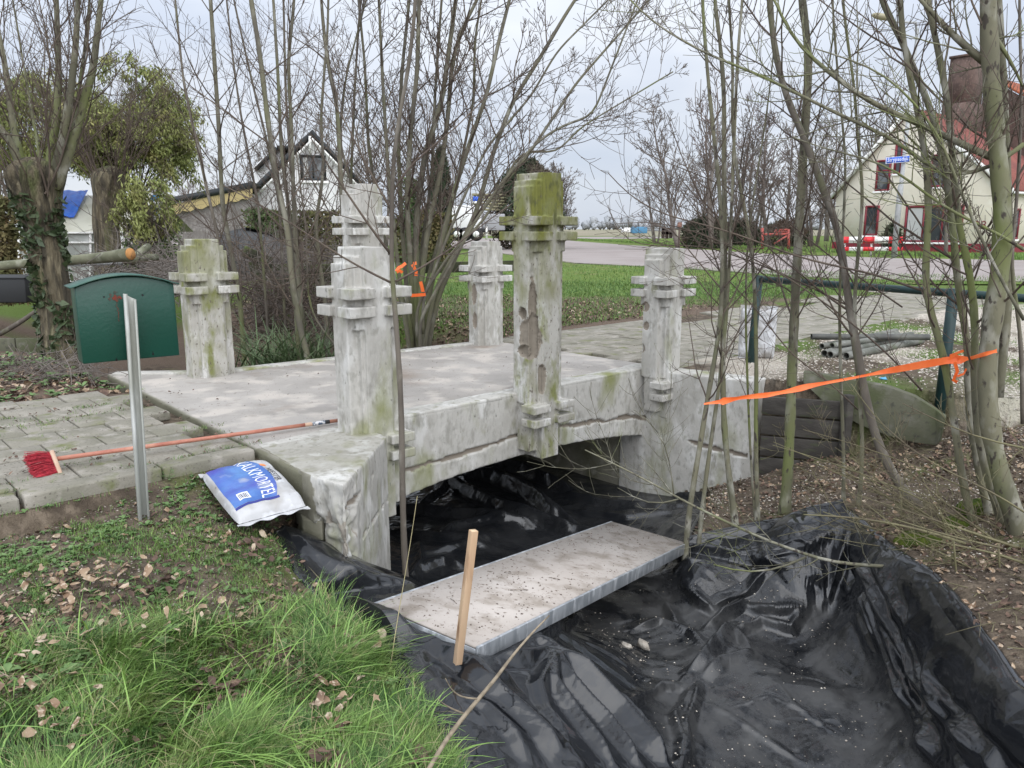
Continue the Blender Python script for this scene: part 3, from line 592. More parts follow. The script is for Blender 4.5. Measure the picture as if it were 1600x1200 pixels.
# fine crumple: pyramidal cells give flat facets with sharp creases
old=b.inputs['Normal'].links[0].from_node; last=old
for scl_,dist_,st_ in ((2.3,.040,.42),(7.5,.008,.40)):
    wn=n.new('ShaderNodeTexNoise'); wn.inputs['Scale'].default_value=1.7; wn.inputs['Detail'].default_value=1; l.new(ge.outputs['Position'],wn.inputs['Vector'])
    wa=n.new('ShaderNodeVectorMath'); wa.operation='MULTIPLY_ADD'; wa.inputs[1].default_value=(.5,.5,.5); l.new(wn.outputs['Color'],wa.inputs[0]); l.new(ge.outputs['Position'],wa.inputs[2])
    vo=n.new('ShaderNodeTexVoronoi'); vo.distance='MANHATTAN'; vo.inputs['Scale'].default_value=scl_; l.new(wa.outputs[0],vo.inputs['Vector'])
    bq=n.new('ShaderNodeBump'); bq.inputs['Strength'].default_value=st_; bq.inputs['Distance'].default_value=dist_; l.new(vo.outputs['Distance'],bq.inputs['Height']); l.new(last.outputs[0],bq.inputs['Normal']); last=bq
l.new(last.outputs[0],b.inputs['Normal'])
mb=MB(); mb.grid(TX,TY,TZ,flip=True)
# hem hanging down behind the outline so the sheet has a visible thickness at its border
for col,sg in ((0,-1),(-1,1)):
    E0=np.stack([TX[:,col],TY[:,col],TZ[:,col]],-1); d=(XY[:,col,:]-XY[:,1 if col==0 else -2,:]); d/=np.linalg.norm(d,axis=1)[:,None]+1e-9
    fr=(vv_>.40)[:,None]; wl_=(.085+.012*fbm2(vv_*40,vv_*0,1,2,5))[:,None]; E1=E0.copy(); E1[:,:2]+=d*np.where(fr,wl_*.45,.004); E2=E0.copy(); E2[:,:2]+=d*np.where(fr,wl_,.006)
    for q,h_ in ((E1,.028),(E2,.014)):
        gl=G_front(np.clip(q[:,0],-6,7),np.clip(q[:,1],.4,7.2))+h_+.010*fbm2(q[:,0],q[:,1],6,2,8); q[:,2]=np.where(fr[:,0],np.maximum(gl,Gs_arr(q)) ,q[:,2]-.03)
    E3=E2.copy(); E3[:,:2]+=d*.004; E3[:,2]-=.03
    mb.grid(*[np.stack([E0[:,i],E1[:,i],E2[:,i],E3[:,i]],1) for i in range(3)],flip=(sg>0))
tarp=mb.build('plastic_sheet',M['plastic'],smooth=True); sb_m=tarp.modifiers.new('soft','SUBSURF'); sb_m.levels=1; sb_m.render_levels=1
tag(tarp,'creased shiny black plastic sheet lining the ditch under the bridge','plastic sheet')
silt=np.concatenate([(sstep(-1.0,-1.12,TZ)*np.where(toST(TX,TY)[1]>-.5,.35,1)).ravel(),np.zeros(mb.n-TZ.size)]); silt=np.maximum(silt,.0); setattr_pt(tarp,'silt',silt)
# ================================================================ things on and around the bridge
M['green_paint']=mat('dark_green_enamel',(.003,.050,.032),.42,[((.004,.062,.040),2.5,.45,.7)],.12,60,.5,coat=.1)
M['green_light']=mat('weathered_green_enamel',(.04,.10,.08),.6,[((.075,.13,.10),5,.45,.7),((.03,.08,.065),12,.5,.7)],.2,60)
M['rust']=mat('rust_spots',(.16,.035,.02),.9,[((.05,.06,.045),30,.45,.6)])
M['galv']=mat('galvanised_steel',(.46,.47,.46),.5,[((.36,.37,.37),9,.42,.6),((.56,.57,.56),25,.55,.68)],.1,40,.4,metal=.25,stretch=(1,1,.25))
M['galv2']=mat('weathered_grey_channel',(.40,.41,.38),.6,[((.20,.20,.16),5,.5,.7),((.52,.53,.51),14,.5,.7)],.15,40,metal=.15,stretch=(1,1,.2))
M['black']=mat('dark_hole',(.01,.01,.01),.9)
# ---- letter box on a steel channel
MBX=3.35   # distance of the post
b0=W(222,812,z=-.14); Yp=b0[1]
mbx=empty('mailbox',(b0[0],b0[1],-.14),'dark green arched letter box on a galvanised post, seen from behind','letter box')
def mp3(px,py,Y): return W(px,py,Y=Y)
c0=W(205,480,Y=Yp+.09)
bl=W(122,500,Y=Yp-.09); br=W(276,500,Y=Yp+.17)    # back face of the box, slightly turned
ex=np.array((br-bl)[:2]); wd=np.linalg.norm(ex); ex/=wd; ey=np.array((-ex[1],ex[0]))   # ey away from the camera
cx=(bl[:2]+br[:2])/2; dep=.14
zt=W(122,449,Y=Yp-.09)[2]; zbm=W(122,569,Y=Yp-.09)[2]; rise=.042
def bxp(u,d,z): q=cx+ex*u+ey*d; return (q[0],q[1],z)
n_=14; us=np.linspace(-wd/2,wd/2,n_); arc=lambda u:zt+rise*(1-(2*u/wd)**2)**1.0
prof=[(u,arc(u)) for u in us]
v=[];
for d in (0,dep):
    v+=[bxp(-wd/2,d,zbm)]+[bxp(u,d,z) for u,z in prof]+[bxp(wd/2,d,zbm)]
k=len(v)//2; f=[tuple(range(k)),tuple(range(2*k-1,k-1,-1))]+[((i+1)%k,i,i+k,(i+1)%k+k) for i in range(k)]
mb=MB(); mb.add(v,f); mb.build('body',M['green_paint'],mbx,bevel=.005)
mb=MB(); v=[]
o_=.022
u2=np.linspace(-wd/2-o_,wd/2+o_,18); arc2=lambda u:zt+.001+(rise+.004)*np.clip(1-(2*u/wd)**2,-.12,1)
for d,dz in ((-.02,0),(dep+.03,.0)):
    for up in (0,.006): v+=[bxp(u,d,arc2(u)+up+dz) for u in u2]
v=np.array(v); n_=18
f=[]
for i in range(n_-1):
    f+=[(i,i+1,n_+i+1,n_+i),(2*n_+i+1,2*n_+i,3*n_+i,3*n_+i+1),(n_+i,n_+i+1,3*n_+i+1,3*n_+i),(i+1,i,2*n_+i,2*n_+i+1)]
f+=[(0,n_,3*n_,2*n_),(n_-1,3*n_-1,4*n_-1,2*n_-1)]
mb.add(v,f); mb.build('lid',M['green_light'],mbx)
mb=MB()   # screw holes and keyhole slots
def disc(mb,c,r,nrm,k=12,m=0,sq=1.0):
    nrm=np.array((*nrm,0.)); tx=np.array((-nrm[1],nrm[0],0)); tz=np.array((0,0,1.))
    a=np.arange(k)*2*math.pi/k; v=np.array(c)+np.cos(a)[:,None]*tx*r+np.sin(a)[:,None]*tz*r*sq
    mb.add(v,[tuple(range(k))],m)
for px,py,r,sq in ((164,460,.004,1),(224,460,.005,1),(173,556,.005,1),(232,552,.005,1)):
    t_=(px-122)/(276-122)*wd-wd/2; z=W(px,py,Y=Yp+.12)[2]; disc(mb,bxp(t_,-.0015,z),r,-ey)
for px,py in ((173,562),(232,557)):
    t_=(px-122)/(276-122)*wd-wd/2; z=W(px,py,Y=Yp+.12)[2]; disc(mb,bxp(t_,-.0015,z+.022),.0022,-ey,8,sq=4)
tag(mb.build('screw_holes',M['black'],mbx),kind='stuff')
mb=MB(); rg=np.random.default_rng(4)
t_=(181-122)/(276-122)*wd-wd/2; z=W(181,462,Y=Yp+.12)[2]
for i in range(46):
    a=rg.normal(0,.013);b=rg.normal(0,.011)
    if b<-.012 and abs(a)>.008: continue
    disc(mb,bxp(t_+a,-.0012-.00002*i,z+b),abs(rg.normal(.003,.0015))+.001,-ey,7)
for i in range(14): disc(mb,bxp(t_+.006+rg.normal(0,.002),-.0011-.00002*i,z-.02-i*.007),.002,-ey,6,sq=1.8)
mb.build('rust_patch',M['rust'],mbx)
# channel post: C section, leaning slightly like the photographed one
pt=W(203,459,Y=Yp-.035); pbm=np.array((b0[0],b0[1],-.5)); ztop=pt[2]
px_=ex; wch=.050; dch=.030
def post_section():
    a=[(-wch/2,0),(wch/2,0),(wch/2,-dch),(wch/2-.010,-dch),(wch/2-.010,-dch+.003),(wch/2-.004,-dch+.003),(wch/2-.004,-.004),(-wch/2+.004,-.004),(-wch/2+.004,-dch+.003),(-wch/2+.014,-dch+.003),(-wch/2+.014,-dch),(-wch/2,-dch)]
    return a
mb=MB(); sec=post_section(); v=[]
for p,z in ((np.array((pt[0],pt[1])),ztop),(b0[:2],-.5)):
    for i,(a,b) in enumerate(sec):
        q=p+ex*a+ey*(b+.03); zz=z-(.028 if (z==ztop and a>wch/2-.012) else 0); v.append((q[0],q[1],zz))
k=len(sec); f=[tuple(range(k))[::-1],tuple(range(k,2*k))]+[(i,(i+1)%k,(i+1)%k+k,i+k) for i in range(k)]
mb.add(v,f); mb.build('post',M['galv2'],mbx)
mb=MB()
for py in (487,545):
    q=W(203+(py-459)*.075,py,Y=Yp-.0); q[1]=np.interp(q[2],[-.5,ztop],[b0[1],pt[1]])+.024; disc(mb,q,.007,-ey,10)
tag(mb.build('slots',M['black'],mbx),kind='stuff')
# ---- broom with red bristles
M['wood_red']=mat('red_stained_broom_wood',(.43,.17,.115),.55,[((.52,.26,.18),8,.45,.65),((.36,.12,.08),20,.5,.7)],.15,60,stretch=(1,.2,1))
M['wood_pale']=mat('pale_beech',(.52,.36,.26),.6,[((.44,.29,.20),12,.45,.65)],.1,60)
M['bristle']=mat('red_bristles',(.50,.035,.055),.6,[((.30,.015,.03),40,.45,.6)])
M['sticker']=mat('torn_paper_sticker',(.62,.62,.62),.7,[((.07,.10,.15),45,.46,.56,4)])
M['band']=mat('black_band',(.02,.02,.02),.6)
h0=W(88,717,z=.062); h1=W(527,657,z=.022)
broom=empty('broom',h0,'long broom with red bristles lying across the slabs onto the deck','broom')
d=(h1-h0)/np.linalg.norm(h1-h0); L=np.linalg.norm(h1-h0)
P=lambda u:h0+d*u
mb=MB(); mb.tube([P(0),P(L*.3),P(L*.6),P(L*.86)],[.0125]*4,10); mb.build('handle',M['wood_red'],broom,smooth=True)
mb=MB(); mb.tube([P(L*.86),P(L*.89)],.0131,10,0,False); mb.build('label_edge',M['wood_pale'],broom,smooth=True)
mb=MB(); mb.tube([P(L*.89),P(L*.945)],.0132,10,0,False); mb.build('sticker',M['sticker'],broom,smooth=True)
mb=MB(); mb.tube([P(L*.945),P(L*.965)],.0133,10,0,False); mb.build('end_band',M['band'],broom,smooth=True)
mb=MB(); mb.tube([P(L*.86),P(L)],.0124,10); mb.build('handle_tip',M['wood_red'],broom,smooth=True)
hc=W(86,714,z=.06); sd=np.array((-d[1],d[0],0)); sd/=np.linalg.norm(sd)
hd_dir=np.array((d[0],d[1],0)); hd_dir/=np.linalg.norm(hd_dir)
# head: short wide block stood across the handle axis, bristles pointing away and down
bt=W(80,706,z=.105)-W(100,728,z=.02)
mb=MB(); ax_=np.array((.12,-.10,-.9)); 
top=hc+np.array((-.0,0,.045)); bot=hc+np.array((.03,-.05,-.05))
mb.bar(W(80,707,Y=h0[1]+.02),W(95,746,Y=h0[1]-.04),.075,.022,up=tuple(hd_dir)); mb.build('head',M['wood_pale'],broom,bevel=.006)
mb=MB(); rg=np.random.default_rng(3); pa=W(80,708,Y=h0[1]+.02); pb_=W(95,745,Y=h0[1]-.04); cr3=np.cross(pb_-pa,hd_dir); cr3/=np.linalg.norm(cr3)
for i in range(520):
    u=rg.random(); w_=rg.uniform(-.032,.032); s=pa+(pb_-pa)*u+cr3*w_-hd_dir*.01
    e_=s-hd_dir*(.105+rg.normal(0,.006))+(pb_-pa)*(u-.5)*.45*rg.uniform(.8,1.2)+cr3*(w_*.8)+rg.normal(0,.005,3)+np.array((0,0,-.022)); e_[2]=max(e_[2],.006)
    mdl=(s+e_)/2+np.array((0,0,.005)); mb.tube([s,mdl,e_],.0015,3,0,False)
mb.build('bristles',M['bristle'],broom)
# ---- bags of mortar
def bag_surface(w_,h_,th,puff,nx=44,ny=34,seed=0,seam=.035):
    """pillow shaped sack in local metres: u along length, v across; returns fn(u,v,side)->xyz"""
    def fn(u,v,side):
        a=np.clip(1-np.abs(2*u/w_)**4.5,0,1)**.5; b=np.clip(1-np.abs(2*v/h_)**5,0,1)**.45
        z=th/2*a*b*(1 if side>0 else -.55)
        wr=fbm(np.stack([u*9,v*9,u*0+seed+side],-1),4,seed); wr2=1-np.abs(fbm(np.stack([u*5,v*13,u*0+seed+3],-1),3,seed+1))*2.2
        edge=1-np.clip(a*b,0,1); z=z+puff*(wr*.5+wr2*.45*(.35+edge))*(.25+a*b)
        pin=1-.06*np.abs(2*v/h_)**2*np.abs(2*u/w_)**6
        return u*1.0,v*pin*(1-.05*(1-np.abs(2*u/w_)**2)*-1*0),z
    return fn
M['sack']=mat('dusty_white_sack',(.46,.46,.465),.5,[((.28,.26,.235),4,.50,.66,9),((.62,.63,.65),13,.55,.7),((.13,.12,.11),21,.66,.74,8)],.3,30,.45)
M['blue_print']=mat('blue_printed_sack',(.045,.12,.36),.45,[((.09,.21,.46),5,.42,.62,4),((.06,.06,.36),3.1,.5,.7),((.30,.33,.42),9,.60,.74,9)],.25,40,.45)
M['darkblue']=mat('dark_blue_print',(.02,.03,.20),.5)
M['white_ink']=mat('white_ink',(.72,.74,.80),.5); M['black_ink']=mat('black_ink',(.02,.02,.03),.5); M['orange_ink']=mat('orange_ink',(.80,.25,.08),.5)
def frame_fn(o,ux,vx):
    ux=np.array(ux,float);ux/=np.linalg.norm(ux); vx=np.array(vx,float); vx-=ux*(vx@ux); vx/=np.linalg.norm(vx); nx=np.cross(ux,vx); o=np.array(o)
    return lambda u,v,z:o+np.asarray(u)[...,None]*ux+np.asarray(v)[...,None]*vx+np.asarray(z)[...,None]*nx
def sack(name,label,o,ux,vx,w_,h_,th,seed,group=None,puff=.014):
    root=empty(name,o,label,'mortar bag',group); fn=bag_surface(w_,h_,th,puff,seed=seed); F=frame_fn(o,ux,vx)
    mb=MB(); U,V=np.meshgrid(np.linspace(-w_/2,w_/2,70),np.linspace(-h_/2,h_/2,52))
    for side in (1,-1):
        a,b,c=fn(U,V,side); q=F(a,b,c); mb.grid(q[...,0],q[...,1],q[...,2],flip=(side<0))
    # flat crimped seams at both ends
    for e in (-1,1):
        vv=np.linspace(-h_/2,h_/2,52); uu=np.stack([np.full(52,e*w_/2),np.full(52,e*(w_/2+.032))],0); zz=np.stack([vv*0,.006*np.sin(vv*60)+.004],0)
        q=F(uu,np.stack([vv,vv*1.02]),zz); mb.grid(q[...,0],q[...,1],q[...,2])
        q=F(uu,np.stack([vv,vv*1.02]),zz-.0015); mb.grid(q[...,0],q[...,1],q[...,2],flip=True)
    mb.build('sack',M['sack'],root,smooth=True)
    return root,fn,F
def on_sack(fn,F,lift): return lambda co,ou=0,ov=0: None
def patch(fn,F,poly_fn,us,vs,mtl,root,name,lift=.0016):
    U,V=np.meshgrid(us,vs); U2,V2=poly_fn(U,V); a,b,c=fn(U2,V2,1); q=F(a,b,c+lift); mb=MB(); mb.grid(q[...,0],q[...,1],q[...,2]); return mb.build(name,mtl,root,smooth=True)
def writing(fn,F,root,txt,size,u0,v0,ang,mtl,name='lettering',arc=0,spacing=1.05,sx=1,sy=1,lift=.003):
    ca,sa=math.cos(ang),math.sin(ang)
    def g(co):
        x=co[:,0]*sx;y=co[:,1]*sy+arc*(co[:,0]*sx)**2; u=u0+x*ca-y*sa; v=v0+x*sa+y*ca
        a,b,c=fn(u,v,1); return F(a,b,c+lift)
    return text_part(txt,size,g,mtl,root,name,spacing=spacing,subdiv=2)
# corners in the picture: top-left (316,731) top-right (408,722) bottom-right (480,775) bottom (366,838)
cA=W(318,742,z=-.05);cB=W(412,728,z=-.05);cC=W(478,784,z=-.12);cD=W(372,828,z=-.16)
cen=(cA+cB+cC+cD)/4; ux=(cC+cD)/2-(cA+cB)/2; vx=(cB+cC)/2-(cA+cD)/2
wl=np.linalg.norm(ux)*1.0; hl=np.linalg.norm(vx)*1.04
bag,fn,F=sack('mortar_bag','blue and white printed mortar bag lying against the end of the bridge',cen+np.array((0,0,.0)),ux,vx,wl,hl,.135,5,puff=.024)
# blue panel with a curved upper border, dark lower-left, white upper part
us=np.linspace(-.485*wl,.37*wl,50); vs=np.linspace(0,1,30)
patch(fn,F,lambda U,V:(U,-.45*hl+V*(.45*hl+.12*hl+.18*hl*(1-((U/wl+.05)/.45)**2))),us,vs,M['blue_print'],bag,'blue_panel')
patch(fn,F,lambda U,V:(U,-.45*hl+V*(.62*hl)),np.linspace(.373*wl,.40*wl,6),vs,M['darkblue'],bag,'dark_stripe')
writing(fn,F,bag,'KALKMORTEL',.104,-.03*wl,.11*hl,0,M['white_ink'],arc=-.55,sx=.70,sy=1.0)
writing(fn,F,bag,'MEESTER',.046,-.02*wl,.335*hl,0,M['black_ink'],arc=-.5,sx=1.0)
patch(fn,F,lambda U,V:(U,V),np.linspace(.20*wl,.31*wl,8),np.linspace(-.34*hl,-.18*hl,8),M['white_ink'],bag,'barcode_label',.003)
mb=MB(); rg=np.random.default_rng(2); vv=-.325*hl
while vv<-.20*hl:
    t2=rg.uniform(.003,.008); U,V=np.meshgrid(np.linspace(.215*wl,.295*wl,6),np.linspace(vv,vv+t2*.6,2)); a,b,c=fn(U,V,1); q=F(a,b,c+.0042); mb.grid(q[...,0],q[...,1],q[...,2]); vv+=t2+.002
mb.build('barcode',M['black_ink'],bag)
patch(fn,F,lambda U,V:(U+V*.4,V+.0),np.linspace(-.335*wl,-.29*wl,5),np.linspace(.26*hl,.34*hl,5),M['orange_ink'],bag,'orange_mark',.003)
# standing white sack behind the green post
q0=W(1190,562,z=.0); 
bag2,fn2,F2=sack('mortar_bag','crumpled white mortar bag with blue sides standing behind the green barrier post',(q0[0]-.02,q0[1]+.12,.255),(0.05,.12,1),(1,-.25,0),.50,.36,.20,9,puff=.045)
us=np.linspace(-.20,.16,30); patch(fn2,F2,lambda U,V:(U,V),us,np.linspace(-.165,-.08,10),M['blue_print'],bag2,'blue_side',.004)
patch(fn2,F2,lambda U,V:(U,V),np.linspace(.04,.08,8),np.linspace(-.09,.04,12),M['blue_print'],bag2,'blue_band',.002)
# ---- aluminium platform plank across the ditch
M['ply']=mat('dusty_plywood_deck',(.385,.345,.31),.9,[((.45,.41,.375),2.5,.42,.62),((.27,.235,.20),7,.5,.66,9),((.17,.14,.115),38,.60,.70,6)],.4,80,.2,bdist=.004)
M['alu']=mat('aluminium_frame',(.42,.44,.46),.42,[((.30,.32,.34),14,.45,.6),((.58,.60,.62),30,.52,.66)],.2,50,.5,metal=.55,stretch=(1,1,.3))
pA=W(965,812,z=-.83)+0;pD=W(722,1020,z=-.39);pC=W(608,936,z=-.39);pB2=W(1065,851,z=-.83)
ln=(pA+pB2)/2-(pC+pD)/2; Lp=np.linalg.norm(ln); e1=ln/Lp; e2=(pD+pB2)/2-(pC+pA)/2; Wp=np.linalg.norm(e2); e2-=e1*(e2@e1); e2/=np.linalg.norm(e2); e3=np.cross(e2,e1); e3=e3 if e3[2]>0 else -e3
pc=(pA+pB2+pC+pD)/4
plank=empty('platform_plank',pc,'long dusty plywood plank with a metal edge lying across the black plastic','plank')
def pbx(mb,u0,u1,v0,v1,z0,z1,m=0):
    v=[pc+e1*u+e2*w+e3*z for z in (z0,z1) for u,w in ((u0,v0),(u0,v1),(u1,v1),(u1,v0))]
    mb.add(v,[(0,3,2,1),(4,5,6,7),(0,1,5,4),(1,2,6,5),(2,3,7,6),(3,0,4,7)][::1],m)
h=Lp/2; ww=Wp/2
mb=MB(); pbx(mb,-h+.004,h-.004,-ww+.014,ww-.014,-.012,-.001); o=mb.build('board',M['ply'],plank)
mb=MB()
for sgn in (-1,1):
    a,b=sorted((sgn*ww,sgn*(ww-.014))); pbx(mb,-h,h,a,b,-.075,0)
    a,b=sorted((sgn*(ww-.014),sgn*(ww-.05))); pbx(mb,-h,h,a,b,-.075,-.069)
for sgn in (-1,1):
    a,b=sorted((sgn*h,sgn*(h-.004))); pbx(mb,a,b,-ww+.014,ww-.014,-.07,-.0125)
for u in (-.7,0,.7): pbx(mb,u-.02,u+.02,-ww+.03,ww-.03,-.06,-.016)
mb.build('metal_frame',M['alu'],plank,bevel=.003)
mb=MB(); rg=np.random.default_rng(12)
for i in range(1500):
    u=rg.uniform(-h+.03,h-.03);v_=rg.uniform(-ww+.04,ww-.04); 
    if vn(np.array([u*2.2,v_*3,1.]),3)<rg.uniform(-.9,.35): continue
    r_=min(abs(rg.normal(.0018,.002))+.0009,.006); q=pc+e1*u+e2*v_+e3*(.0+r_*.3-.003)
    an=rg.random(5)*6.28; pp=[q+e1*math.cos(k*1.257)*r_*rg.uniform(.7,1.5)+e2*math.sin(k*1.257)*r_*rg.uniform(.7,1.5) for k in range(5)]
    mb.add(pp+[q+e3*r_],[(k,(k+1)%5,5) for k in range(5)])
for u,v_,l_,a in ((-.6,.02,.10,.6),(-.25,.05,.06,1.2),(.75,-.14,.05,.2),(-.95,-.1,.06,2.),(-.4,-.15,.045,.4)):
    q=pc+e1*u+e2*v_+e3*.004; dd=e1*math.cos(a)+e2*math.sin(a); mb.tube([q,q+dd*l_*.5+e3*.003,q+dd*l_],.0022,4)
M['crumb']=mat('soil_crumbs',(.075,.055,.042),1,[((.30,.26,.22),60,.5,.6)])
tag(mb.build('debris',M['crumb'],plank),kind='stuff')
# ---- wooden stake
M['pine']=mat('raw_pine_stake',(.44,.29,.175),.7,[((.52,.37,.24),10,.42,.62),((.35,.22,.13),26,.52,.66),((.20,.10,.05),13,.70,.76,2)],.15,70,stretch=(1,1,.15))
sb=W(717,1019,z=-.40)+np.array((0,.0,0)); stp=W(740,829,Y=sb[1]+.03)
stake=empty('wooden_stake',sb,'upright pale pine stake beside the near end of the plank','stake')
dv=(stp-sb); dv/=np.linalg.norm(dv); mb=MB(); mb.bar(sb-dv*.05,stp,.030,.028,up=(.5,-.85,0)); mb.build('stake_shaft',M['pine'],stake,bevel=.0015)
mb=MB(); q=stp+dv*.0; mb.bar(stp,stp+dv*.001,.028,.026,up=(.5,-.85,0)); mb.build('cut_end',mat('fresh_cut_pine',(.66,.48,.30),.7),stake)
# ---- green pipe barrier
M['pipe_green']=mat('dark_green_pipe',(.005,.026,.026),.5,[((.012,.042,.04),8,.45,.65)],.1,60,.5)
bar_=empty('pipe_barrier',W(1175,565,z=0),'dark green tubular barrier rail on three posts beside the gravel','barrier')
g1=W(1173,566,z=-.0);g2=W(1470,625,z=-.05); g1t=W(1186,436,Y=g1[1]-.02); g2t=W(1490,458,Y=g2[1]-.03)
dr=(g2t-g1t); dr/=np.linalg.norm(dr); g3t=g2t+dr*1.95; g3=g3t.copy(); g3[2]=-.2
mb=MB(); mb.tube([g1t+dr*.02+np.array((0,0,.0)),g2t,g3t+dr*.3],.031,14); mb.build('rail',M['pipe_green'],bar_,smooth=True)
for a,b,r_ in ((g1,g1t,.037),(g2,g2t,.042),(g3,g3t,.042)):
    mb=MB(); d_=(a-b); mb.tube([a+d_*.3,b+np.array((0,0,.035))],r_,14); mb.build('post',M['pipe_green'],bar_,smooth=False)
# ---- loose pipes on the gravel
M['pvc']=mat('weathered_grey_pipe',(.16,.16,.14),.7,[((.09,.095,.075),5,.42,.62),((.25,.25,.23),15,.55,.7),((.10,.13,.05),4,.6,.75)],.2,60)
M['pvc_dark']=mat('dark_grey_pipe',(.055,.055,.05),.6,[((.10,.10,.085),6,.45,.65)],.2,60)
pipes=[((1268,526),(1452,527),.13,'dark grey pipe lying across the top of the pipe heap',1,.034),
 ((1284,541),(1400,517),.04,'bluish grey pipe end lying leftmost in the pipe heap',0,.032),((1288,552),(1402,522),.04,'grey pipe at the near left of the heap',0,.036),((1297,554),(1412,528),.04,'grey pipe lying between two others at the foot of the heap',0,.036),
 ((1322,556),(1440,532),.04,'mossy grey pipe at the near right of the heap',0,.038),((1300,540),(1425,522),.10,'thin pale grey pipe lying on the lower pipes of the heap',0,.030)]
for (a,b,z,lb,dk,r_) in pipes:
    p=W(*a,z=z);q=W(*b,z=z); mb=MB(); dd=(q-p)/np.linalg.norm(q-p)
    o=empty('plastic_pipe',p,lb,'pipe','loose pipes heaped on the gravel')
    mb.tube([p,q],r_,14,0,False); mb.tube([q,p],r_*.84,14,0,False)
    # end rings
    for e_ in (p,q):
        T=dd; A_=np.cross(T,(0,0,1)); A_/=np.linalg.norm(A_); B_=np.cross(T,A_); an=np.arange(14)*2*math.pi/14
        ro=e_+r_*(np.cos(an)[:,None]*A_+np.sin(an)[:,None]*B_); ri=e_+r_*.84*(np.cos(an)[:,None]*A_+np.sin(an)[:,None]*B_)
        mb.add(np.concatenate([ro,ri]),[(i,(i+1)%14,14+(i+1)%14,14+i) for i in range(14)])
    mb.build('pipe_wall',M['pvc_dark'] if dk else M['pvc'],o,smooth=True)
# ---- bowed concrete edging panel and timber retaining boards
M['mossboard']=mat('mossy_grey_panel',(.105,.105,.07),.9,[((.07,.08,.035),3,.42,.62),((.15,.145,.115),8,.54,.7),((.06,.06,.045),20,.58,.7)],.4,50)
bp=empty('retaining_panel',W(1370,650,z=-.2),'bowed mossy grey panel leaning against the gravel edge','panel')
pn=[(1255,581),(1300,588),(1345,596),(1390,605),(1430,620),(1462,640),(1478,652)]; pbn=[(1255,598),(1300,640),(1345,665),(1390,682),(1430,692),(1462,696),(1470,690)]
mb=MB(); tp_=[];bt_=[]
for i,((a,b),(c_,d_)) in enumerate(zip(pn,pbn)):
    Y=np.interp(i,[0,6],[6.55,5.75]); tp_.append(W(a,b,Y=Y+.03)); bt_.append(W(c_,d_,Y=Y-.05))
th_=np.array((.03,.05,.008)); v=[];n_=len(tp_)
for t,b in zip(tp_,bt_): v+=[b,t,t+th_,b+th_]
f=[(0,3,2,1),(4*n_-4,4*n_-3,4*n_-2,4*n_-1)]
for i in range(1,n_):
    o=4*i;p=o-4; f+=[(p,p+1,o+1,o),(p+1,p+2,o+2,o+1),(p+2,p+3,o+3,o+2),(p+3,p,o,o+3)]
mb.add(v,f); mb.build('panel_face',M['mossboard'],bp,bevel=.006)
M['dark_timber']=mat('dark_wet_timber',(.042,.037,.032),.85,[((.075,.068,.058),4,.45,.65),((.055,.065,.03),7,.58,.72)],.5,40,stretch=(1,1,3))
rt=empty('retaining_wall',(2.5,6.4,-.4),'dark timber retaining wall between the bridge wing and the mossy panel','retaining wall')
ra=np.array((2.18,6.50));rb=np.array((2.80,6.27))
for i,(z0,z1) in enumerate(((-.86,-.66),(-.65,-.47),(-.46,-.29),(-.28,-.12))):
    mb=MB(); o_=i*.008; mb.bar((*(ra+(0,o_)),(z0+z1)/2),(*(rb+(0.02,o_)),(z0+z1)/2),.035,z1-z0-.006); mb.build('board',M['dark_timber'],rt,bevel=.004)
for x_,y_ in ((2.80,6.24),):
    mb=MB(); mb.box((x_,y_,-.5),(.07,.07,.9),.3); mb.build('stake_post',M['dark_timber'],rt,bevel=.01)
# ---- orange barrier tape
M['tape']=mat('fluorescent_orange_tape',(.95,.16,.03),.5,[((1.0,.22,.06),8,.4,.6)],.1,30)
tpx=[(1100,631,4.98),(1130,627,4.98),(1160,621,5.0),(1200,617,5.02),(1232,611,5.05),(1270,602,5.0),(1330,591,4.9),(1390,579,4.75),(1440,570,4.55),(1480,563,4.40),(1500,562,4.38),(1515,560,4.33),(1540,553,4.12),(1558,548,4.08)]
pts=np.array([W(a,b,Y=y) for a,b,y in tpx]); tt=np.linspace(0,len(pts)-1,80); pts=np.stack([np.interp(tt,np.arange(len(pts)),pts[:,i]) for i in range(3)],-1)
hw=.022*(1-.62*np.exp(-((tt-6)/1.2)**2)*0)*(.72+.45*vn(np.stack([tt*1.1,tt*0,tt*0],-1),4)); hw[:6]*=.5; tw=.5*vn(np.stack([tt*.6,tt*0+3,tt*0],-1),5)
up=np.stack([np.zeros(80),np.sin(tw)*1,np.cos(tw)],-1)*hw[:,None]
tap=empty('barrier_tape',pts[0],'long orange barrier tape stretched between the saplings on the right','barrier tape')
mb=MB(); a=pts-up;b=pts+up; X=np.stack([a,pts+np.array((0,.004,0)),b],0); mb.grid(X[...,0],X[...,1],X[...,2]); X=X+np.array((0,.0012,0)); mb.grid(X[...,0],X[...,1],X[...,2],flip=True); mb.build('ribbon',M['tape'],tap,smooth=True)
def ribbon(mb,px,Y,hw=.011):
    p=np.array([W(a,b,Y=Y+k*.01) for k,(a,b) in enumerate(px)]); n_=len(p); T=np.gradient(p,axis=0); S_=np.cross(T,(0,1,.2)); S_/=np.linalg.norm(S_,axis=1)[:,None]+1e-9
    X=np.stack([p-S_*hw,p+S_*hw],0); mb.grid(X[...,0],X[...,1],X[...,2]); X=X+np.array((0,.001,0)); mb.grid(X[...,0],X[...,1],X[...,2],flip=True)
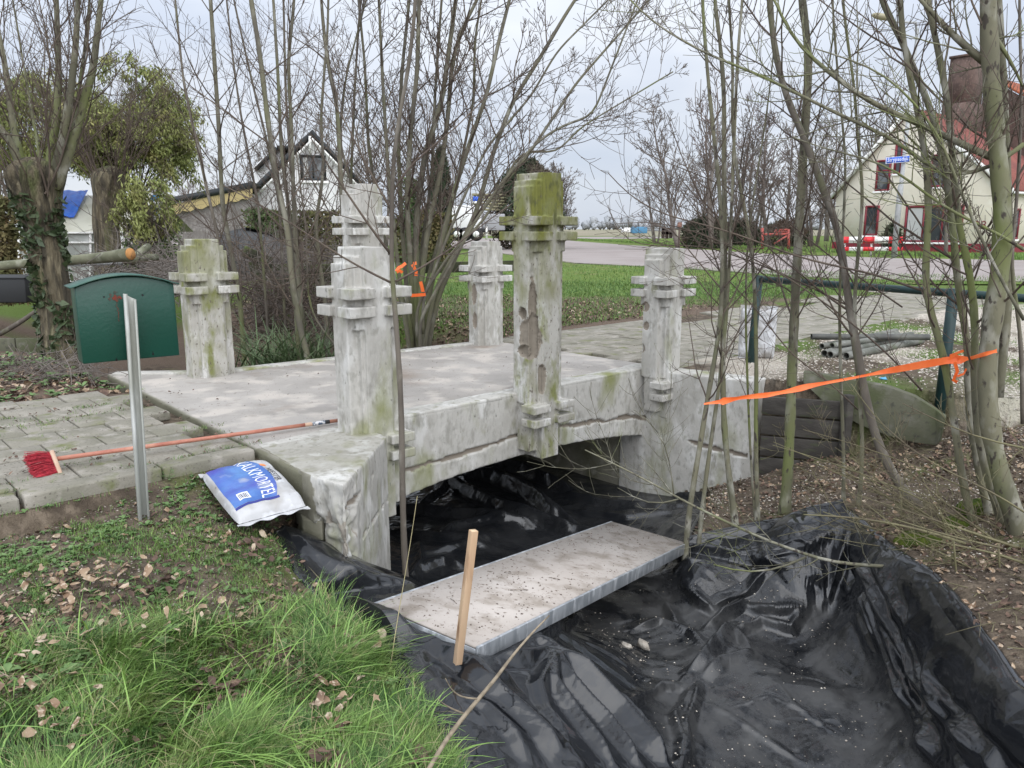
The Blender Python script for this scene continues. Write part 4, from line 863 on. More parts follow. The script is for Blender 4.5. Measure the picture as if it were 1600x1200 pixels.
mb=MB(); ribbon(mb,[(1484,556),(1492,553),(1500,560),(1494,566),(1486,561)],4.36,.008); ribbon(mb,[(1492,566),(1496,580),(1490,594),(1496,597)],4.34,.010); ribbon(mb,[(1496,588),(1506,584),(1510,576)],4.34,.007); ribbon(mb,[(1506,548),(1494,552),(1484,562)],4.35,.008)
mb.build('knot',M['tape'],tap)
for lb,segs,Y in (('short orange tape scrap on the twig left of the many stemmed tree',[[(619,424),(623,418),(628,416),(634,411)],[(620,425),(625,423),(629,426)]],4.6),('small orange tape strip hanging on the many stemmed tree',[[(644,413),(647,418),(650,424),(650,431)],[(646,412),(651,411)]],9.0),('short horizontal orange tape end beside the near short pillar',[[(642,461.8),(654,461),(665,460)],[(657,440),(659,447),(661,456)]],9.0)):
    mb=MB(); 
    for sgm in segs: ribbon(mb,sgm,Y,.019 if Y>6 else .009)
    tag(mb.build('tape_scrap',M['tape']),lb,'tape scrap')
# ---- litter in the ditch
M['blue_bit']=mat('blue_plastic_scrap',(.10,.38,.62),.4)
def bit(name,lb,cat,px,py,z,r_,m,n_=7,fl=.3,seed=1,Y=None):
    rg=np.random.default_rng(seed); c=W(px,py,z=z); mb=MB(); a=np.sort(rg.random(n_)*6.283); rr_=r_*rg.uniform(.6,1.2,n_)
    lo=[(c[0]+math.cos(t)*q,c[1]+math.sin(t)*q,c[2]) for t,q in zip(a,rr_)]; hi=[(c[0]+math.cos(t)*q*.6,c[1]+math.sin(t)*q*.6,c[2]+r_*fl*rg.uniform(.6,1.3)) for t,q in zip(a,rr_)]
    mb.add(lo+hi,[tuple(range(n_,2*n_))]+[(i,(i+1)%n_,n_+(i+1)%n_,n_+i) for i in range(n_)]+[tuple(range(n_))[::-1]]); return tag(mb.build(name,m),lb,cat)
bit('plastic_scrap','light blue plastic scrap on the gravel behind the orange tape','scrap',1381,592,.006,.045,M['blue_bit'],seed=3)
bit('plastic_scrap','tiny blue scrap lying on the black sheet in the ditch','scrap',1016,1081,-1.10,.035,M['blue_bit'],seed=5)
M['rubble']=mat('broken_concrete_rubble',(.50,.46,.40),.95,[((.36,.32,.27),30,.45,.6)],.5,90)
bit('rubble_stone','pale lump of rubble on the black sheet, left of its neighbour','rubble',977,1017,-1.12,.05,M['rubble'],8,.9,6)
bit('rubble_stone','pale lump of rubble on the black sheet, right of its neighbour','rubble',1004,1011,-1.12,.05,M['rubble'],8,.9,8)
bit('rubble_stone','yellowish chip of rubble at the bottom of the plastic lined ditch','rubble',1040,1160,-1.13,.03,M['rubble'],7,.8,9)
# ================================================================ saplings and trees
M['bark_olive']=mat('olive_sapling_bark',(.165,.155,.10),.85,[((.11,.105,.07),5,.42,.60,9),((.28,.27,.22),11,.52,.66,10),((.145,.165,.055),1.7,.54,.66,8),((.055,.045,.035),30,.59,.66,5)],.4,70,stretch=(1,1,.45),bdist=.004)
M['bark_mid']=mat('grey_olive_bark',(.15,.14,.095),.88,[((.10,.09,.07),4,.42,.62),((.24,.23,.185),9,.54,.7),((.13,.145,.055),1.7,.54,.68)],.4,70,stretch=(1,1,.5),bdist=.004)
M['bark_grey']=mat('grey_brown_bark',(.145,.125,.10),.88,[((.095,.08,.065),5,.42,.62),((.23,.21,.175),11,.55,.7),((.13,.14,.06),3,.55,.7)],.4,70,stretch=(1,1,.5),bdist=.004)
M['bark_willow']=mat('furrowed_willow_bark',(.115,.095,.06),.95,[((.05,.042,.028),9,.44,.58,8),((.20,.17,.11),14,.54,.66,8),((.10,.115,.04),3,.54,.68)],1.0,22,stretch=(1.6,1.6,.28),bdist=.05)
M['twig']=mat('dark_twigs',(.085,.062,.048),.8,[((.13,.10,.075),3,.45,.65)])
M['twig_olive']=mat('olive_twigs',(.16,.145,.075),.8,[((.10,.08,.05),3,.45,.62)])
M['twig_far']=mat('far_brown_twigs',(.145,.12,.105),.9,[((.19,.165,.145),.3,.4,.6)])
M['leaf_willow']=mat('willow_leaves',(.22,.24,.07),.7,[((.15,.18,.045),1.2,.42,.6),((.31,.29,.10),2.5,.54,.68)])
M['ivy']=mat('ivy_leaves',(.035,.055,.022),.6,[((.06,.085,.035),9,.45,.6)])
rgT=np.random.default_rng(77)
def unit(v): return v/(np.linalg.norm(v)+1e-9)
def perp(d,az):
    a=unit(np.cross(d,(0.13,.21,.97) if abs(d[2])<.9 else (1,.1,0))); b=np.cross(d,a); return a*math.cos(az)+b*math.sin(az)
def twig(mb,p,d,L,r,lev,rg,up=.28,wob=.16,kids=5,ratio=.5,k=3,ang=(.6,1.0),opp=True,m=0,rmin=.0014,n=None):
    n=n or max(4,min(8,int(L/.09)+3)); P=[np.array(p,float)]; d=unit(np.array(d,float)); st=L/(n-1)
    for i in range(n-1):
        d=unit(d+np.array((0,0,up))*(1.0/n)*1.6+rg.normal(0,wob/n**.5,3)); P.append(P[-1]+d*st)
    P=np.array(P); rad=np.linspace(r,max(r*.35,rmin),n); mb.tube(P,rad,k,m,False)
    if lev<=0: return
    cnt=max(1,int(kids*(.7+.6*rg.random()))); az=rg.random()*6.28
    for c in range(cnt):
        u=.22+.72*(c+rg.random()*.5)/cnt; i=min(int(u*(n-1)),n-2); f=u*(n-1)-i; q=P[i]*(1-f)+P[i+1]*f; dd=unit(P[i+1]-P[i]); az+=1.57+rg.normal(0,.35)
        for s in ((0,math.pi) if (opp and rg.random()<.6) else (0,)):
            a=rg.uniform(*ang); nd=dd*math.cos(a)+perp(dd,az+s)*math.sin(a)
            twig(mb,q,nd,L*ratio*(1.15-u*.6)*rg.uniform(.6,1.15),max(r*.55*(1-u*.4),rmin),lev-1,rg,up,wob,kids*.8,ratio,k,ang,opp,m,rmin)
def smooth_path(P,rad,step=.09):
    P=np.asarray(P,float); L=np.concatenate([[0],np.cumsum(np.linalg.norm(np.diff(P,axis=0),axis=1))]); n=max(int(L[-1]/step),4); t=np.linspace(0,L[-1],n)
    # Catmull-Rom style smoothing by repeated averaging
    Q=np.stack([np.interp(t,L,P[:,i]) for i in range(3)],-1)
    for _ in range(3): Q[1:-1]=(Q[:-2]+2*Q[1:-1]+Q[2:])/4
    return Q,np.interp(t,L,rad)
def sapling(label,px,Y,r0,dY=0.,seed=0,nb=16,bl=(.35,1.1),f0=.25,lev=2,bark='bark_olive',tw='twig',ext=1.6,group=None,root=True,name='sapling',k=8,up=.28,ground=True,rtop=.45,ang=(.55,.95),side=None,kids=5,base_z=None):
    """px: stem as seen in the photo from base to top, standing Y metres off; r0 in metres"""
    rg=np.random.default_rng(seed); n=len(px)
    P=[W(a,b,Y=Y+dY*i/max(n-1,1)) for i,(a,b) in enumerate(px)]
    d=unit(P[-1]-P[-2])
    if ext>0: P.append(P[-1]+d*ext*.5+np.array((0,0,ext*.5)))
    if ground:
        z=Gs(P[0][0],P[0][1]); 
        b=P[0].copy(); b[2]=min(z-.08,b[2]-.02); b[:2]+= (P[0]-P[1])[:2]*.1
        P=[b]+P
    rad=np.linspace(r0,r0*rtop,len(P)); P,rad=smooth_path(P,rad)
    rad=rad*(1+.05*np.sin(np.arange(len(rad))*1.7)+.04*rg.normal(size=len(rad)))
    if ground: rad[:4]*=np.array([1.5,1.3,1.15,1.05])
    root=empty(name,P[0],label,'tree',group)
    mb=MB(); mb.tube(P,rad,k); 
    # knots where branches left
    mb.build('trunk',M[bark],root,smooth=True)
    mb=MB(); N_=len(P); az=rg.random()*6.28
    for c in range(nb):
        u=f0+(1-f0)*(c+rg.random())/nb; i=min(int(u*(N_-1)),N_-2); q=P[i]; dd=unit(P[i+1]-P[i]); az+=1.57+rg.normal(0,.4)
        for s in (0,math.pi):
            if rg.random()<.25: continue
            a=rg.uniform(*ang); pd=perp(dd,az+s)
            if side is not None and pd[0]*side<-.2: pd=-pd
            nd=dd*math.cos(a)+pd*math.sin(a); L=rg.uniform(*bl)*(1.15-.55*u)
            twig(mb,q,nd,L,min(rad[i]*.42,.0045+.005*L),lev,rg,up,.22,kids,.5,3)
    mb.build('crown',M[tw],root); return root
# ---- young trees on the right bank (stems traced bottom to top)
RG='young trees along the right bank'
def S(*a,**k):
    k.setdefault('kids',2.6); k.setdefault('wob',0); k.pop('wob')
    return sapling(*a,**k)
S('slim sapling bent at the foot, nearest the far end of the plank',[(1072,845),(1078,790),(1088,730),(1098,670),(1106,620),(1115,570),(1124,520),(1128,470),(1129,400),(1125,300),(1115,210),(1105,110),(1097,0)],5.0,.021,seed=1,nb=12,group=RG)
S('thin olive sapling just right of the one by the plank end',[(1092,845),(1099,780),(1108,710),(1117,650),(1124,600),(1130,550),(1136,480),(1140,400),(1143,320),(1148,200),(1152,90),(1160,0)],5.08,.017,seed=2,nb=11,group=RG)
S('forked sapling crossing the left end of the orange tape',[(1150,815),(1141,760),(1134,700),(1130,640),(1129,560),(1131,470),(1133,370),(1131,250),(1132,150),(1126,70),(1116,0)],5.15,.024,seed=3,nb=12,group=RG)
S('straight thin sapling growing in front of the first barrier post',[(1184,812),(1182,740),(1181,660),(1182,590),(1181,500),(1178,430),(1172,367),(1160,310),(1150,262),(1143,190),(1146,100),(1138,0)],5.2,.017,seed=4,nb=11,group=RG)
S('very thin upright sapling between two thicker stems near the first barrier post',[(1180,815),(1172,700),(1168,600),(1165,500),(1166,400),(1178,300),(1195,200),(1205,120)],5.35,.010,seed=14,nb=9,group=RG,ext=.5)
S('yellow green sapling, the brightest and thickest of the left cluster',[(1226,800),(1231,740),(1234,680),(1236,620),(1239,540),(1243,460),(1246,400),(1250,330),(1254,260),(1259,180),(1264,110),(1262,60),(1252,0)],5.3,.038,seed=5,nb=14,k=10,group=RG,rtop=.6)
S('grey sapling that leans left and curves out of the moss at its foot',[(1500,842),(1450,808),(1415,770),(1386,730),(1362,665),(1348,600),(1336,530),(1326,470),(1316,400),(1308,350),(1288,300),(1268,245),(1250,200),(1228,152),(1212,90),(1203,20)],4.75,.032,dY=.6,seed=6,nb=14,k=10,bark='bark_grey',group=RG,rtop=.55)
S('thin sapling standing left of the mossy panel',[(1318,790),(1318,700),(1314,600),(1312,520),(1312,440),(1318,350),(1322,250),(1310,130),(1300,0)],5.2,.014,seed=7,nb=10,group=RG)
S('thin sapling passing in front of the mossy panel',[(1342,788),(1348,720),(1346,650),(1338,560),(1334,490),(1338,420),(1346,350),(1349,290),(1340,225),(1337,150),(1325,70),(1316,0)],5.0,.016,seed=8,nb=11,group=RG)
S('olive sapling left of the second barrier post',[(1528,842),(1508,775),(1496,700),(1486,625),(1475,556),(1460,508),(1444,455),(1446,400),(1452,350),(1450,288),(1440,200),(1425,137),(1412,75),(1405,0)],4.45,.024,seed=9,nb=14,k=9,group=RG,rtop=.6)
S('olive sapling rising behind the orange tape knot',[(1553,835),(1530,740),(1514,650),(1512,600),(1513,531),(1500,475),(1492,400),(1488,340),(1476,260),(1462,187),(1440,137),(1420,87),(1400,45),(1372,-5)],4.5,.025,seed=10,nb=14,k=9,group=RG,rtop=.6)
S('grey sapling between the tape knot and the thickest trunk',[(1575,845),(1548,765),(1528,690),(1522,600),(1524,500),(1518,440),(1506,385),(1496,345),(1490,275),(1482,162),(1470,100),(1460,50),(1447,0)],4.35,.024,seed=11,nb=14,k=9,group=RG,rtop=.6)
S('thickest trunk of the right hand trees, smooth and grey green',[(1605,850),(1585,810),(1562,740),(1548,680),(1541,600),(1545,530),(1556,470),(1566,400),(1568,330),(1560,250),(1552,170),(1547,100),(1543,0)],4.2,.055,seed=12,nb=7,k=14,group=RG,rtop=.72,f0=.5)
S('upright trunk close behind the thickest trunk on the right',[(1560,620),(1572,500),(1577,400),(1573,300),(1571,225),(1566,120),(1557,0)],4.6,.028,seed=13,nb=8,k=9,group=RG,ground=False,rtop=.8)
S('brown sapling at the right edge of the view',[(1598,662),(1597,560),(1590,480),(1578,420),(1590,300),(1597,160),(1592,0)],4.4,.013,seed=15,nb=9,group=RG,ground=False,bark='bark_grey')
# long arching boughs of those trees
def bough(mb,px,Y,dY,r0,seed,nb=8,bl=(.2,.6),lev=1,rtop=.35,k=6):
    rg=np.random.default_rng(seed); n=len(px); P=[W(a,b,Y=Y+dY*i/(n-1)) for i,(a,b) in enumerate(px)]; P,rad=smooth_path(P,np.linspace(r0,r0*rtop,n)); mb.tube(P,rad,k,0); N_=len(P); az=rg.random()*6
    for c in range(nb):
        u=.1+.88*(c+rg.random())/nb; i=min(int(u*(N_-1)),N_-2); dd=unit(P[i+1]-P[i]); az+=1.57
        for s in (0,math.pi):
            if rg.random()<.3: continue
            a=rg.uniform(.6,1.0); nd=dd*math.cos(a)+perp(dd,az+s)*math.sin(a); twig(mb,P[i],nd,rg.uniform(*bl),min(rad[i]*.5,.006),lev,rg,.3,.2,4,.5,3)
def boughs(label,lst,bark='bark_olive',cat='tree',group=None,name='sprawling_tree',**kw):
    mb=MB(); 
    for i,q in enumerate(lst): bough(mb,*q[:5],**(q[5] if len(q)>5 else {}))
    o=mb.build(name,M[bark],smooth=True); return tag(o,label,cat,group)
boughs('long bare boughs arching left across the sky from the thickest right trunk',[
 ([(1552,247),(1520,235),(1495,222),(1450,197),(1387,175),(1335,145),(1295,112),(1260,87),(1227,45),(1210,0)],4.22,.3,.021,101,dict(nb=12)),
 ([(1600,225),(1560,262),(1475,282),(1432,242),(1380,207),(1325,187),(1275,160),(1225,137),(1190,117),(1107,87),(1060,60),(1010,30),(985,0)],4.25,.4,.013,102,dict(nb=14)),
 ([(1545,102),(1495,65),(1462,25),(1425,-15)],4.22,.1,.022,103,dict(nb=4)),
 ([(1600,390),(1560,362),(1500,340),(1440,300),(1400,262),(1350,245),(1290,235),(1240,215)],4.1,.3,.010,104,dict(nb=9)),
 ([(1600,500),(1560,430),(1500,300),(1470,210),(1420,150),(1380,110),(1320,90),(1270,75)],3.9,.2,.009,105,dict(nb=9)),
 ([(1556,60),(1585,95),(1600,140)],4.2,0,.012,106,dict(nb=2))],'bark_olive')
boughs('low arching shoots spreading left through the orange tape',[
 ([(1440,610),(1395,560),(1350,520),(1285,470),(1225,430),(1170,400),(1110,370),(1050,350),(1000,345),(960,350)],4.9,.2,.007,111,dict(nb=9)),
 ([(1460,460),(1425,450),(1370,428),(1300,415),(1240,400),(1170,372),(1100,350),(1040,338),(985,310),(950,270)],4.7,.3,.009,112,dict(nb=10)),
 ([(1410,480),(1330,425),(1270,380),(1200,320),(1130,290),(1060,260),(1000,240),(975,215)],5.0,.3,.006,113,dict(nb=9)),
 ([(1330,480),(1250,440),(1180,410),(1090,380),(1010,388),(960,370),(950,320)],5.1,.1,.006,114,dict(nb=7)),
 ([(1340,640),(1290,590),(1240,560),(1180,480),(1120,420),(1080,370),(1050,300),(1030,270)],5.1,.1,.006,115,dict(nb=8))],'twig')
boughs('long olive branch lying low over the black plastic toward the bridge',[
 ([(1590,850),(1555,880),(1500,903),(1447,887),(1357,884),(1290,879),(1237,857),(1200,847),(1144,819),(1087,793),(1051,773),(1010,750),(974,732),(940,715),(914,703)],4.0,.6,.013,121,dict(nb=7,rtop=.3)),
 ([(1260,870),(1230,890),(1185,898),(1140,895),(1115,882)],4.3,0,.008,122,dict(nb=3)),
 ([(1060,780),(1030,800),(1018,795),(990,780),(965,762)],4.6,.1,.005,123,dict(nb=3)),
 ([(1053,775),(1045,700),(1043,690),(1025,660),(1000,642),(990,640)],4.6,.1,.005,124,dict(nb=3)),
 ([(1053,775),(1025,740),(1015,710),(1000,712)],4.6,.1,.004,125,dict(nb=2))],'bark_olive')
lst=[]; rg=np.random.default_rng(55)
for i in range(15):
    bx_=rg.uniform(1500,1610);by_=rg.uniform(800,900); ln_=rg.uniform(180,420); a=rg.uniform(2.35,2.95); cv=rg.uniform(-.5,.5)
    pts=[]; x,y=bx_,by_
    for q in range(8): pts.append((x,y)); x+=math.cos(a)*ln_/7; y-=math.sin(a)*ln_/7*.75; a-=cv/7
    lst.append((pts,rg.uniform(3.7,4.6),rg.uniform(-.1,.3),rg.uniform(.004,.010),200+i,dict(nb=5,bl=(.12,.4))))
boughs('tangle of thin shoots around the foot of the right hand trees',lst,'twig_olive',cat='shrub',name='shoot_tangle')
lst=[]
for px in ([(1600,915),(1570,925),(1540,900),(1490,870),(1430,850),(1370,800),(1330,770)],[(1600,880),(1540,850),(1480,860),(1420,830)],[(1560,850),(1562,920),(1580,960),(1590,1020),(1575,1060),(1548,1095)],[(1490,845),(1495,920),(1520,980),(1560,1020)],[(1600,1000),(1560,960),(1540,930),(1480,900)],[(1600,800),(1540,760),(1480,740),(1420,700),(1370,660),(1330,600)],[(1600,700),(1530,690),(1470,660),(1410,630)],[(1590,1130),(1582,1060),(1575,1020)]):
    lst.append((px,3.75,.2,rg.uniform(.005,.008),int(rg.integers(1000)),dict(nb=5,bl=(.1,.35))))
boughs('pale green twigs hanging over the right edge of the black plastic',lst,'twig_olive',cat='shrub',name='twig_tangle')
# ---- thin sapling growing out of the ditch in front of the near pillar
t=S('single thin sapling rising from the ditch in front of the near pillar',[(634,905),(631,850),(629,780),(628,700),(627,640),(624,580),(620,520),(616,470),(612,430),(611,390),(612,330),(613,270),(617,220),(628,160),(640,100),(650,0)],4.35,.020,seed=31,nb=6,f0=.72,k=9,bark='bark_grey',rtop=.45,name='sapling')
mb=MB()
for q in (([(611,398),(590,372),(562,332),(542,300),(520,270),(500,240),(485,215)],4.35,-.2,.008,131,dict(nb=5)),([(612,442),(590,436),(572,420),(545,408),(522,397),(490,372),(450,345),(400,315),(350,290)],4.35,-.2,.008,132,dict(nb=6)),([(618,440),(650,425),(700,392),(735,368),(765,340),(800,318)],4.35,.3,.007,133,dict(nb=5)),([(612,330),(590,290),(560,240),(540,180),(500,130),(455,95)],4.35,-.1,.006,134,dict(nb=5)),([(613,300),(640,250),(700,215),(760,150),(800,110)],4.35,.2,.006,135,dict(nb=5))): bough(mb,*q[:5],**q[5])
mb.build('branch',M['twig'],t)
# ---- young trees behind the left side of the bridge
def S(*a,**k):
    k.setdefault('kids',3.4); k.setdefault('bark','bark_mid'); a=list(a); a[3]*=.86; return sapling(*a,**k)
LG='bare young trees behind the bridge on the left'
S('dark thin tree rising just right of the left pillar',[(352,470),(342,375),(330,325),(316,262),(300,190),(287,130),(283,95)],8.6,.026,seed=41,nb=10,bl=(.6,1.6),bark='bark_grey',group=LG,ext=.8,rtop=.5)
S('pale straight tree just right of the left pillar',[(375,470),(357,372),(348,325),(344,250),(342,200),(336,110),(329,0)],8.9,.034,seed=42,nb=12,bl=(.6,1.6),group=LG,rtop=.7)
S('slender tree in front of the end of the left roof',[(416,480),(404,322),(390,250),(378,190),(366,110),(354,0)],9.2,.022,seed=43,nb=12,bl=(.6,1.5),bark='bark_grey',group=LG)
S('thin leaning tree crossing the white gable verge',[(445,500),(437,325),(426,260),(412,200),(392,120),(372,30),(365,0)],9.4,.022,seed=44,nb=12,bl=(.6,1.5),bark='bark_grey',group=LG)
S('fork stemmed tree growing beside the strap leaved plant',[(482,558),(470,520),(461,470),(454,420),(452,380),(446,340),(432,280),(420,200),(405,75),(392,0)],7.9,.040,seed=45,nb=12,bl=(.6,1.5),group=LG,k=10,rtop=.6)
S('straight tree left of the gable window',[(462,470),(456,400),(452,330),(440,247),(434,110),(427,0)],8.1,.030,seed=46,nb=11,bl=(.6,1.5),group=LG)
S('tree forking in front of the gable peak, left arm upright',[(470,470),(462,380),(459,330),(457,234),(450,96),(460,0)],8.3,.034,seed=47,nb=12,bl=(.6,1.5),group=LG)
S('dark stem between the forked tree and the straight one',[(464,460),(463,330),(455,275),(446,137),(443,0)],8.6,.024,seed=48,nb=11,bl=(.6,1.4),group=LG,bark='bark_grey')
S('wavy stem standing before the window of the white gable',[(508,470),(498,400),(492,350),(500,310),(506,260),(501,190),(506,120),(512,50)],8.8,.028,seed=49,nb=10,bl=(.5,1.3),group=LG)
S('tall tree directly behind the near short pillar',[(545,480),(535,330),(531,250),(527,165),(512,100),(505,40),(502,0)],8.8,.036,seed=50,nb=12,bl=(.7,1.7),group=LG)
S('grey stem left of the tall back pillar',[(560,420),(548,330),(549,261),(555,124),(563,0)],10.2,.028,seed=51,nb=11,bl=(.7,1.7),group=LG,bark='bark_grey')
S('curved low sapling arching over the strap leaved plant',[(530,540),(510,525),(492,500),(482,470),(480,420),(478,350),(470,300)],8.2,.018,seed=52,nb=7,bl=(.4,1.0),group=LG,bark='bark_grey',ext=.4)
# ---- many stemmed coppice behind the bridge
cop=empty('coppiced_tree',W(650,545,Y=9.7),'many stemmed bare tree fanning out behind the bridge beside the rail fence','tree')
ct=MB(); cb=MB(); rg=np.random.default_rng(61)
stems=[([(640,545),(628,470),(618,380),(606,260),(598,130),(592,0)],9.6,.040),([(645,545),(636,460),(628,350),(622,230),(628,110),(640,-5)],9.7,.045),([(650,545),(644,450),(636,330),(640,220),(652,110),(655,-5)],9.8,.055),
 ([(655,545),(650,450),(650,340),(664,240),(690,160),(700,90),(712,0)],9.7,.060),([(660,545),(656,460),(668,360),(690,260),(700,180),(706,100),(720,50),(745,0)],9.5,.050),([(665,545),(670,460),(690,380),(712,290),(735,220),(760,150),(778,70),(796,0)],9.6,.048),
 ([(668,545),(682,470),(712,400),(745,330),(770,240),(800,160),(850,80),(885,20),(905,-10)],9.4,.045),([(662,545),(680,450),(725,370),(770,305),(820,250),(860,190),(900,130),(935,90)],9.3,.034),
 ([(655,500),(690,440),(740,350),(780,290),(840,220),(890,190),(925,185),(950,120)],9.0,.026),([(650,480),(700,400),(760,340),(810,240),(830,235),(870,240),(905,200),(930,185)],9.1,.022),
 ([(640,520),(615,430),(590,330),(575,220),(570,100),(560,0)],9.9,.036),([(648,500),(660,380),(675,270),(680,140),(690,0)],10.1,.034),([(655,480),(690,360),(715,280),(740,160),(742,60),(752,0)],9.9,.030),([(660,470),(715,330),(760,230),(830,150),(870,80),(930,20)],9.2,.024),([(645,500),(600,400),(560,330),(530,220),(540,120),(556,60)],10.2,.026)]
for i,(px,Y,r0) in enumerate(stems):
    n=len(px); P=[W(a,b,Y=Y+.5*math.sin(i*2.1)*j/(n-1)) for j,(a,b) in enumerate(px)]; P=[P[0]+np.array((0,0,-.4))]+P+[P[-1]+unit(P[-1]-P[-2])*1.0]
    P,rad=smooth_path(P,np.linspace(r0*.82,r0*.34,len(P))); ct.tube(P,rad,9); N_=len(P); az=rg.random()*6
    nb=12
    for c in range(nb):
        u=.3+.7*(c+rg.random())/nb; j=min(int(u*(N_-1)),N_-2); dd=unit(P[j+1]-P[j]); az+=1.5
        for s in (0,math.pi):
            if rg.random()<.35: continue
            a=rg.uniform(.5,.95); nd=dd*math.cos(a)+perp(dd,az+s)*math.sin(a); twig(cb,P[j],nd,rg.uniform(.5,1.5)*(1.1-.4*u),min(rad[j]*.45,.011),2,rg,.3,.2,3.8,.5,3,rmin=.0028)
ct.build('trunk',M['bark_mid'],cop,smooth=True); cb.build('crown',M['twig'],cop)
# ---- pollard willows
def pollard(label,px,Y,rads,shoots,seed,leaves=None,bark='bark_willow',ivy=False,nsh=0,shl=(2.5,4)):
    rg=np.random.default_rng(seed); P=[W(a,b,Y=Y) for a,b in px]; P=[P[0]+np.array((0,0,-.3))]+P; rads=[rads[0]*1.1]+list(rads)
    tp0=P[-1]; P+= [tp0+np.array((0,0,.10)),tp0+np.array((0,0,.17))]; rads=rads+[rads[-1]*.8,rads[-1]*.25]
    P,rad=smooth_path(P,rads,.05); root=empty('pollard_willow',P[0],label,'tree'); k=40
    mb=MB(); mb.tube(P,rad,k)
    v=mb.v[0]; c=np.repeat(P,k,axis=0); o=v-c; r_=np.linalg.norm(o,axis=1); ang=np.arctan2(o[:,1],o[:,0])
    tw_=np.stack([np.cos(ang)*3.2,np.sin(ang)*3.2,v[:,2]*1.1],-1); f=1+.20*fbm(tw_*1.2,3,seed)+.16*(1-np.abs(fbm(tw_*np.array((1.6,1.6,.5)),3,seed+5))*3)
    mb.v[0]=c+o*f[:,None]; mb.build('trunk',M[bark],root,smooth=True)
    hd=tp0; st=MB(); tw=MB()
    for px2,dy,r0 in shoots:
        Q=[W(a,b,Y=Y+dy*i/len(px2)) for i,(a,b) in enumerate(px2)]; Q.append(Q[-1]+unit(Q[-1]-Q[-2])*1.2); Q,rd=smooth_path(Q,np.linspace(r0,r0*.35,len(Q))); st.tube(Q,rd,9); N_=len(Q); az=0
        for c in range(13):
            u=.25+.75*(c+rg.random())/13; j=min(int(u*(N_-1)),N_-2); dd=unit(Q[j+1]-Q[j]); a=rg.uniform(.35,.8); az+=2.4; nd=dd*math.cos(a)+perp(dd,az)*math.sin(a); twig(tw,Q[j],nd,rg.uniform(.5,1.3),min(rd[j]*.4,.009),2,rg,.3,.2,5,.5,3,opp=False,rmin=.0022)
    hr=rads[-3]
    for i in range(nsh):
        a=rg.random()*6.28; q=hd+np.array((math.cos(a)*hr*.8,math.sin(a)*hr*.8,rg.uniform(-.25,.05))); nd=unit(np.array((math.cos(a)*rg.uniform(.1,.9),math.sin(a)*rg.uniform(.1,.9),1))); twig(tw,q,nd,rg.uniform(*shl),rg.uniform(.006,.014),2,rg,.15,.25,7,.35,4,opp=False,rmin=.002)
    st.build('shoot',M['bark_olive'],root,smooth=True) if shoots else None
    tw.build('crown',M['twig'],root)
    return root,hd
pw,_=pollard('pollard willow with ivy on its trunk and tall upright shoots, behind the letter box',[(103,560),(92,500),(78,420),(66,350),(57,300),(55,272)],8.4,[.20,.165,.15,.16,.22,.27],[
 ([(45,300),(28,250),(10,205),(-20,180)],-.3,.05),([(45,290),(30,240),(18,180),(8,100),(0,60)],.2,.045),([(72,290),(80,240),(90,180),(92,100),(88,0)],.1,.05),([(78,290),(96,230),(110,150),(118,80),(122,0)],-.2,.05),([(88,295),(108,240),(128,170),(146,110),(152,50),(158,0)],.2,.055),([(66,285),(60,230),(45,150),(35,90)],.5,.02),([(80,300),(112,220),(125,130),(135,60),(140,0)],.4,.026)],71,nsh=26,shl=(1.0,2.6))
# ivy on the trunk
rg=np.random.default_rng(8); mb=MB()
for i in range(800):
    u=rg.random(); py=300+u*250; cxp=57+ (py-300)*.17; c=W(cxp,py,Y=8.4); a=rg.uniform(-3.0,.6); rr_=np.interp(py,[300,350,420,560],[.23,.18,.17,.2])*1.12
    if vn(np.array([a*1.2,py*.02,0]),5)<-.05: continue
    q=c+np.array((math.cos(a)*rr_,math.sin(a)*rr_,0)); t1=rg.normal(0,.022,3);t2=rg.normal(0,.022,3); mb.add([q-t1,q+t2,q+t1,q-t2],[(0,1,2,3)])
tag(mb.build('ivy',M['ivy']),'dark ivy growing over the trunk of the nearer pollard willow','ivy',kind='stuff')
pw2,_=pollard('leaning pollard willow trunk in front of the greenhouse',[(172,440),(170,398),(166,350),(168,310),(172,285),(175,275)],14.0,[.23,.19,.18,.20,.27,.27],[],72,nsh=70,shl=(1.0,2.6))
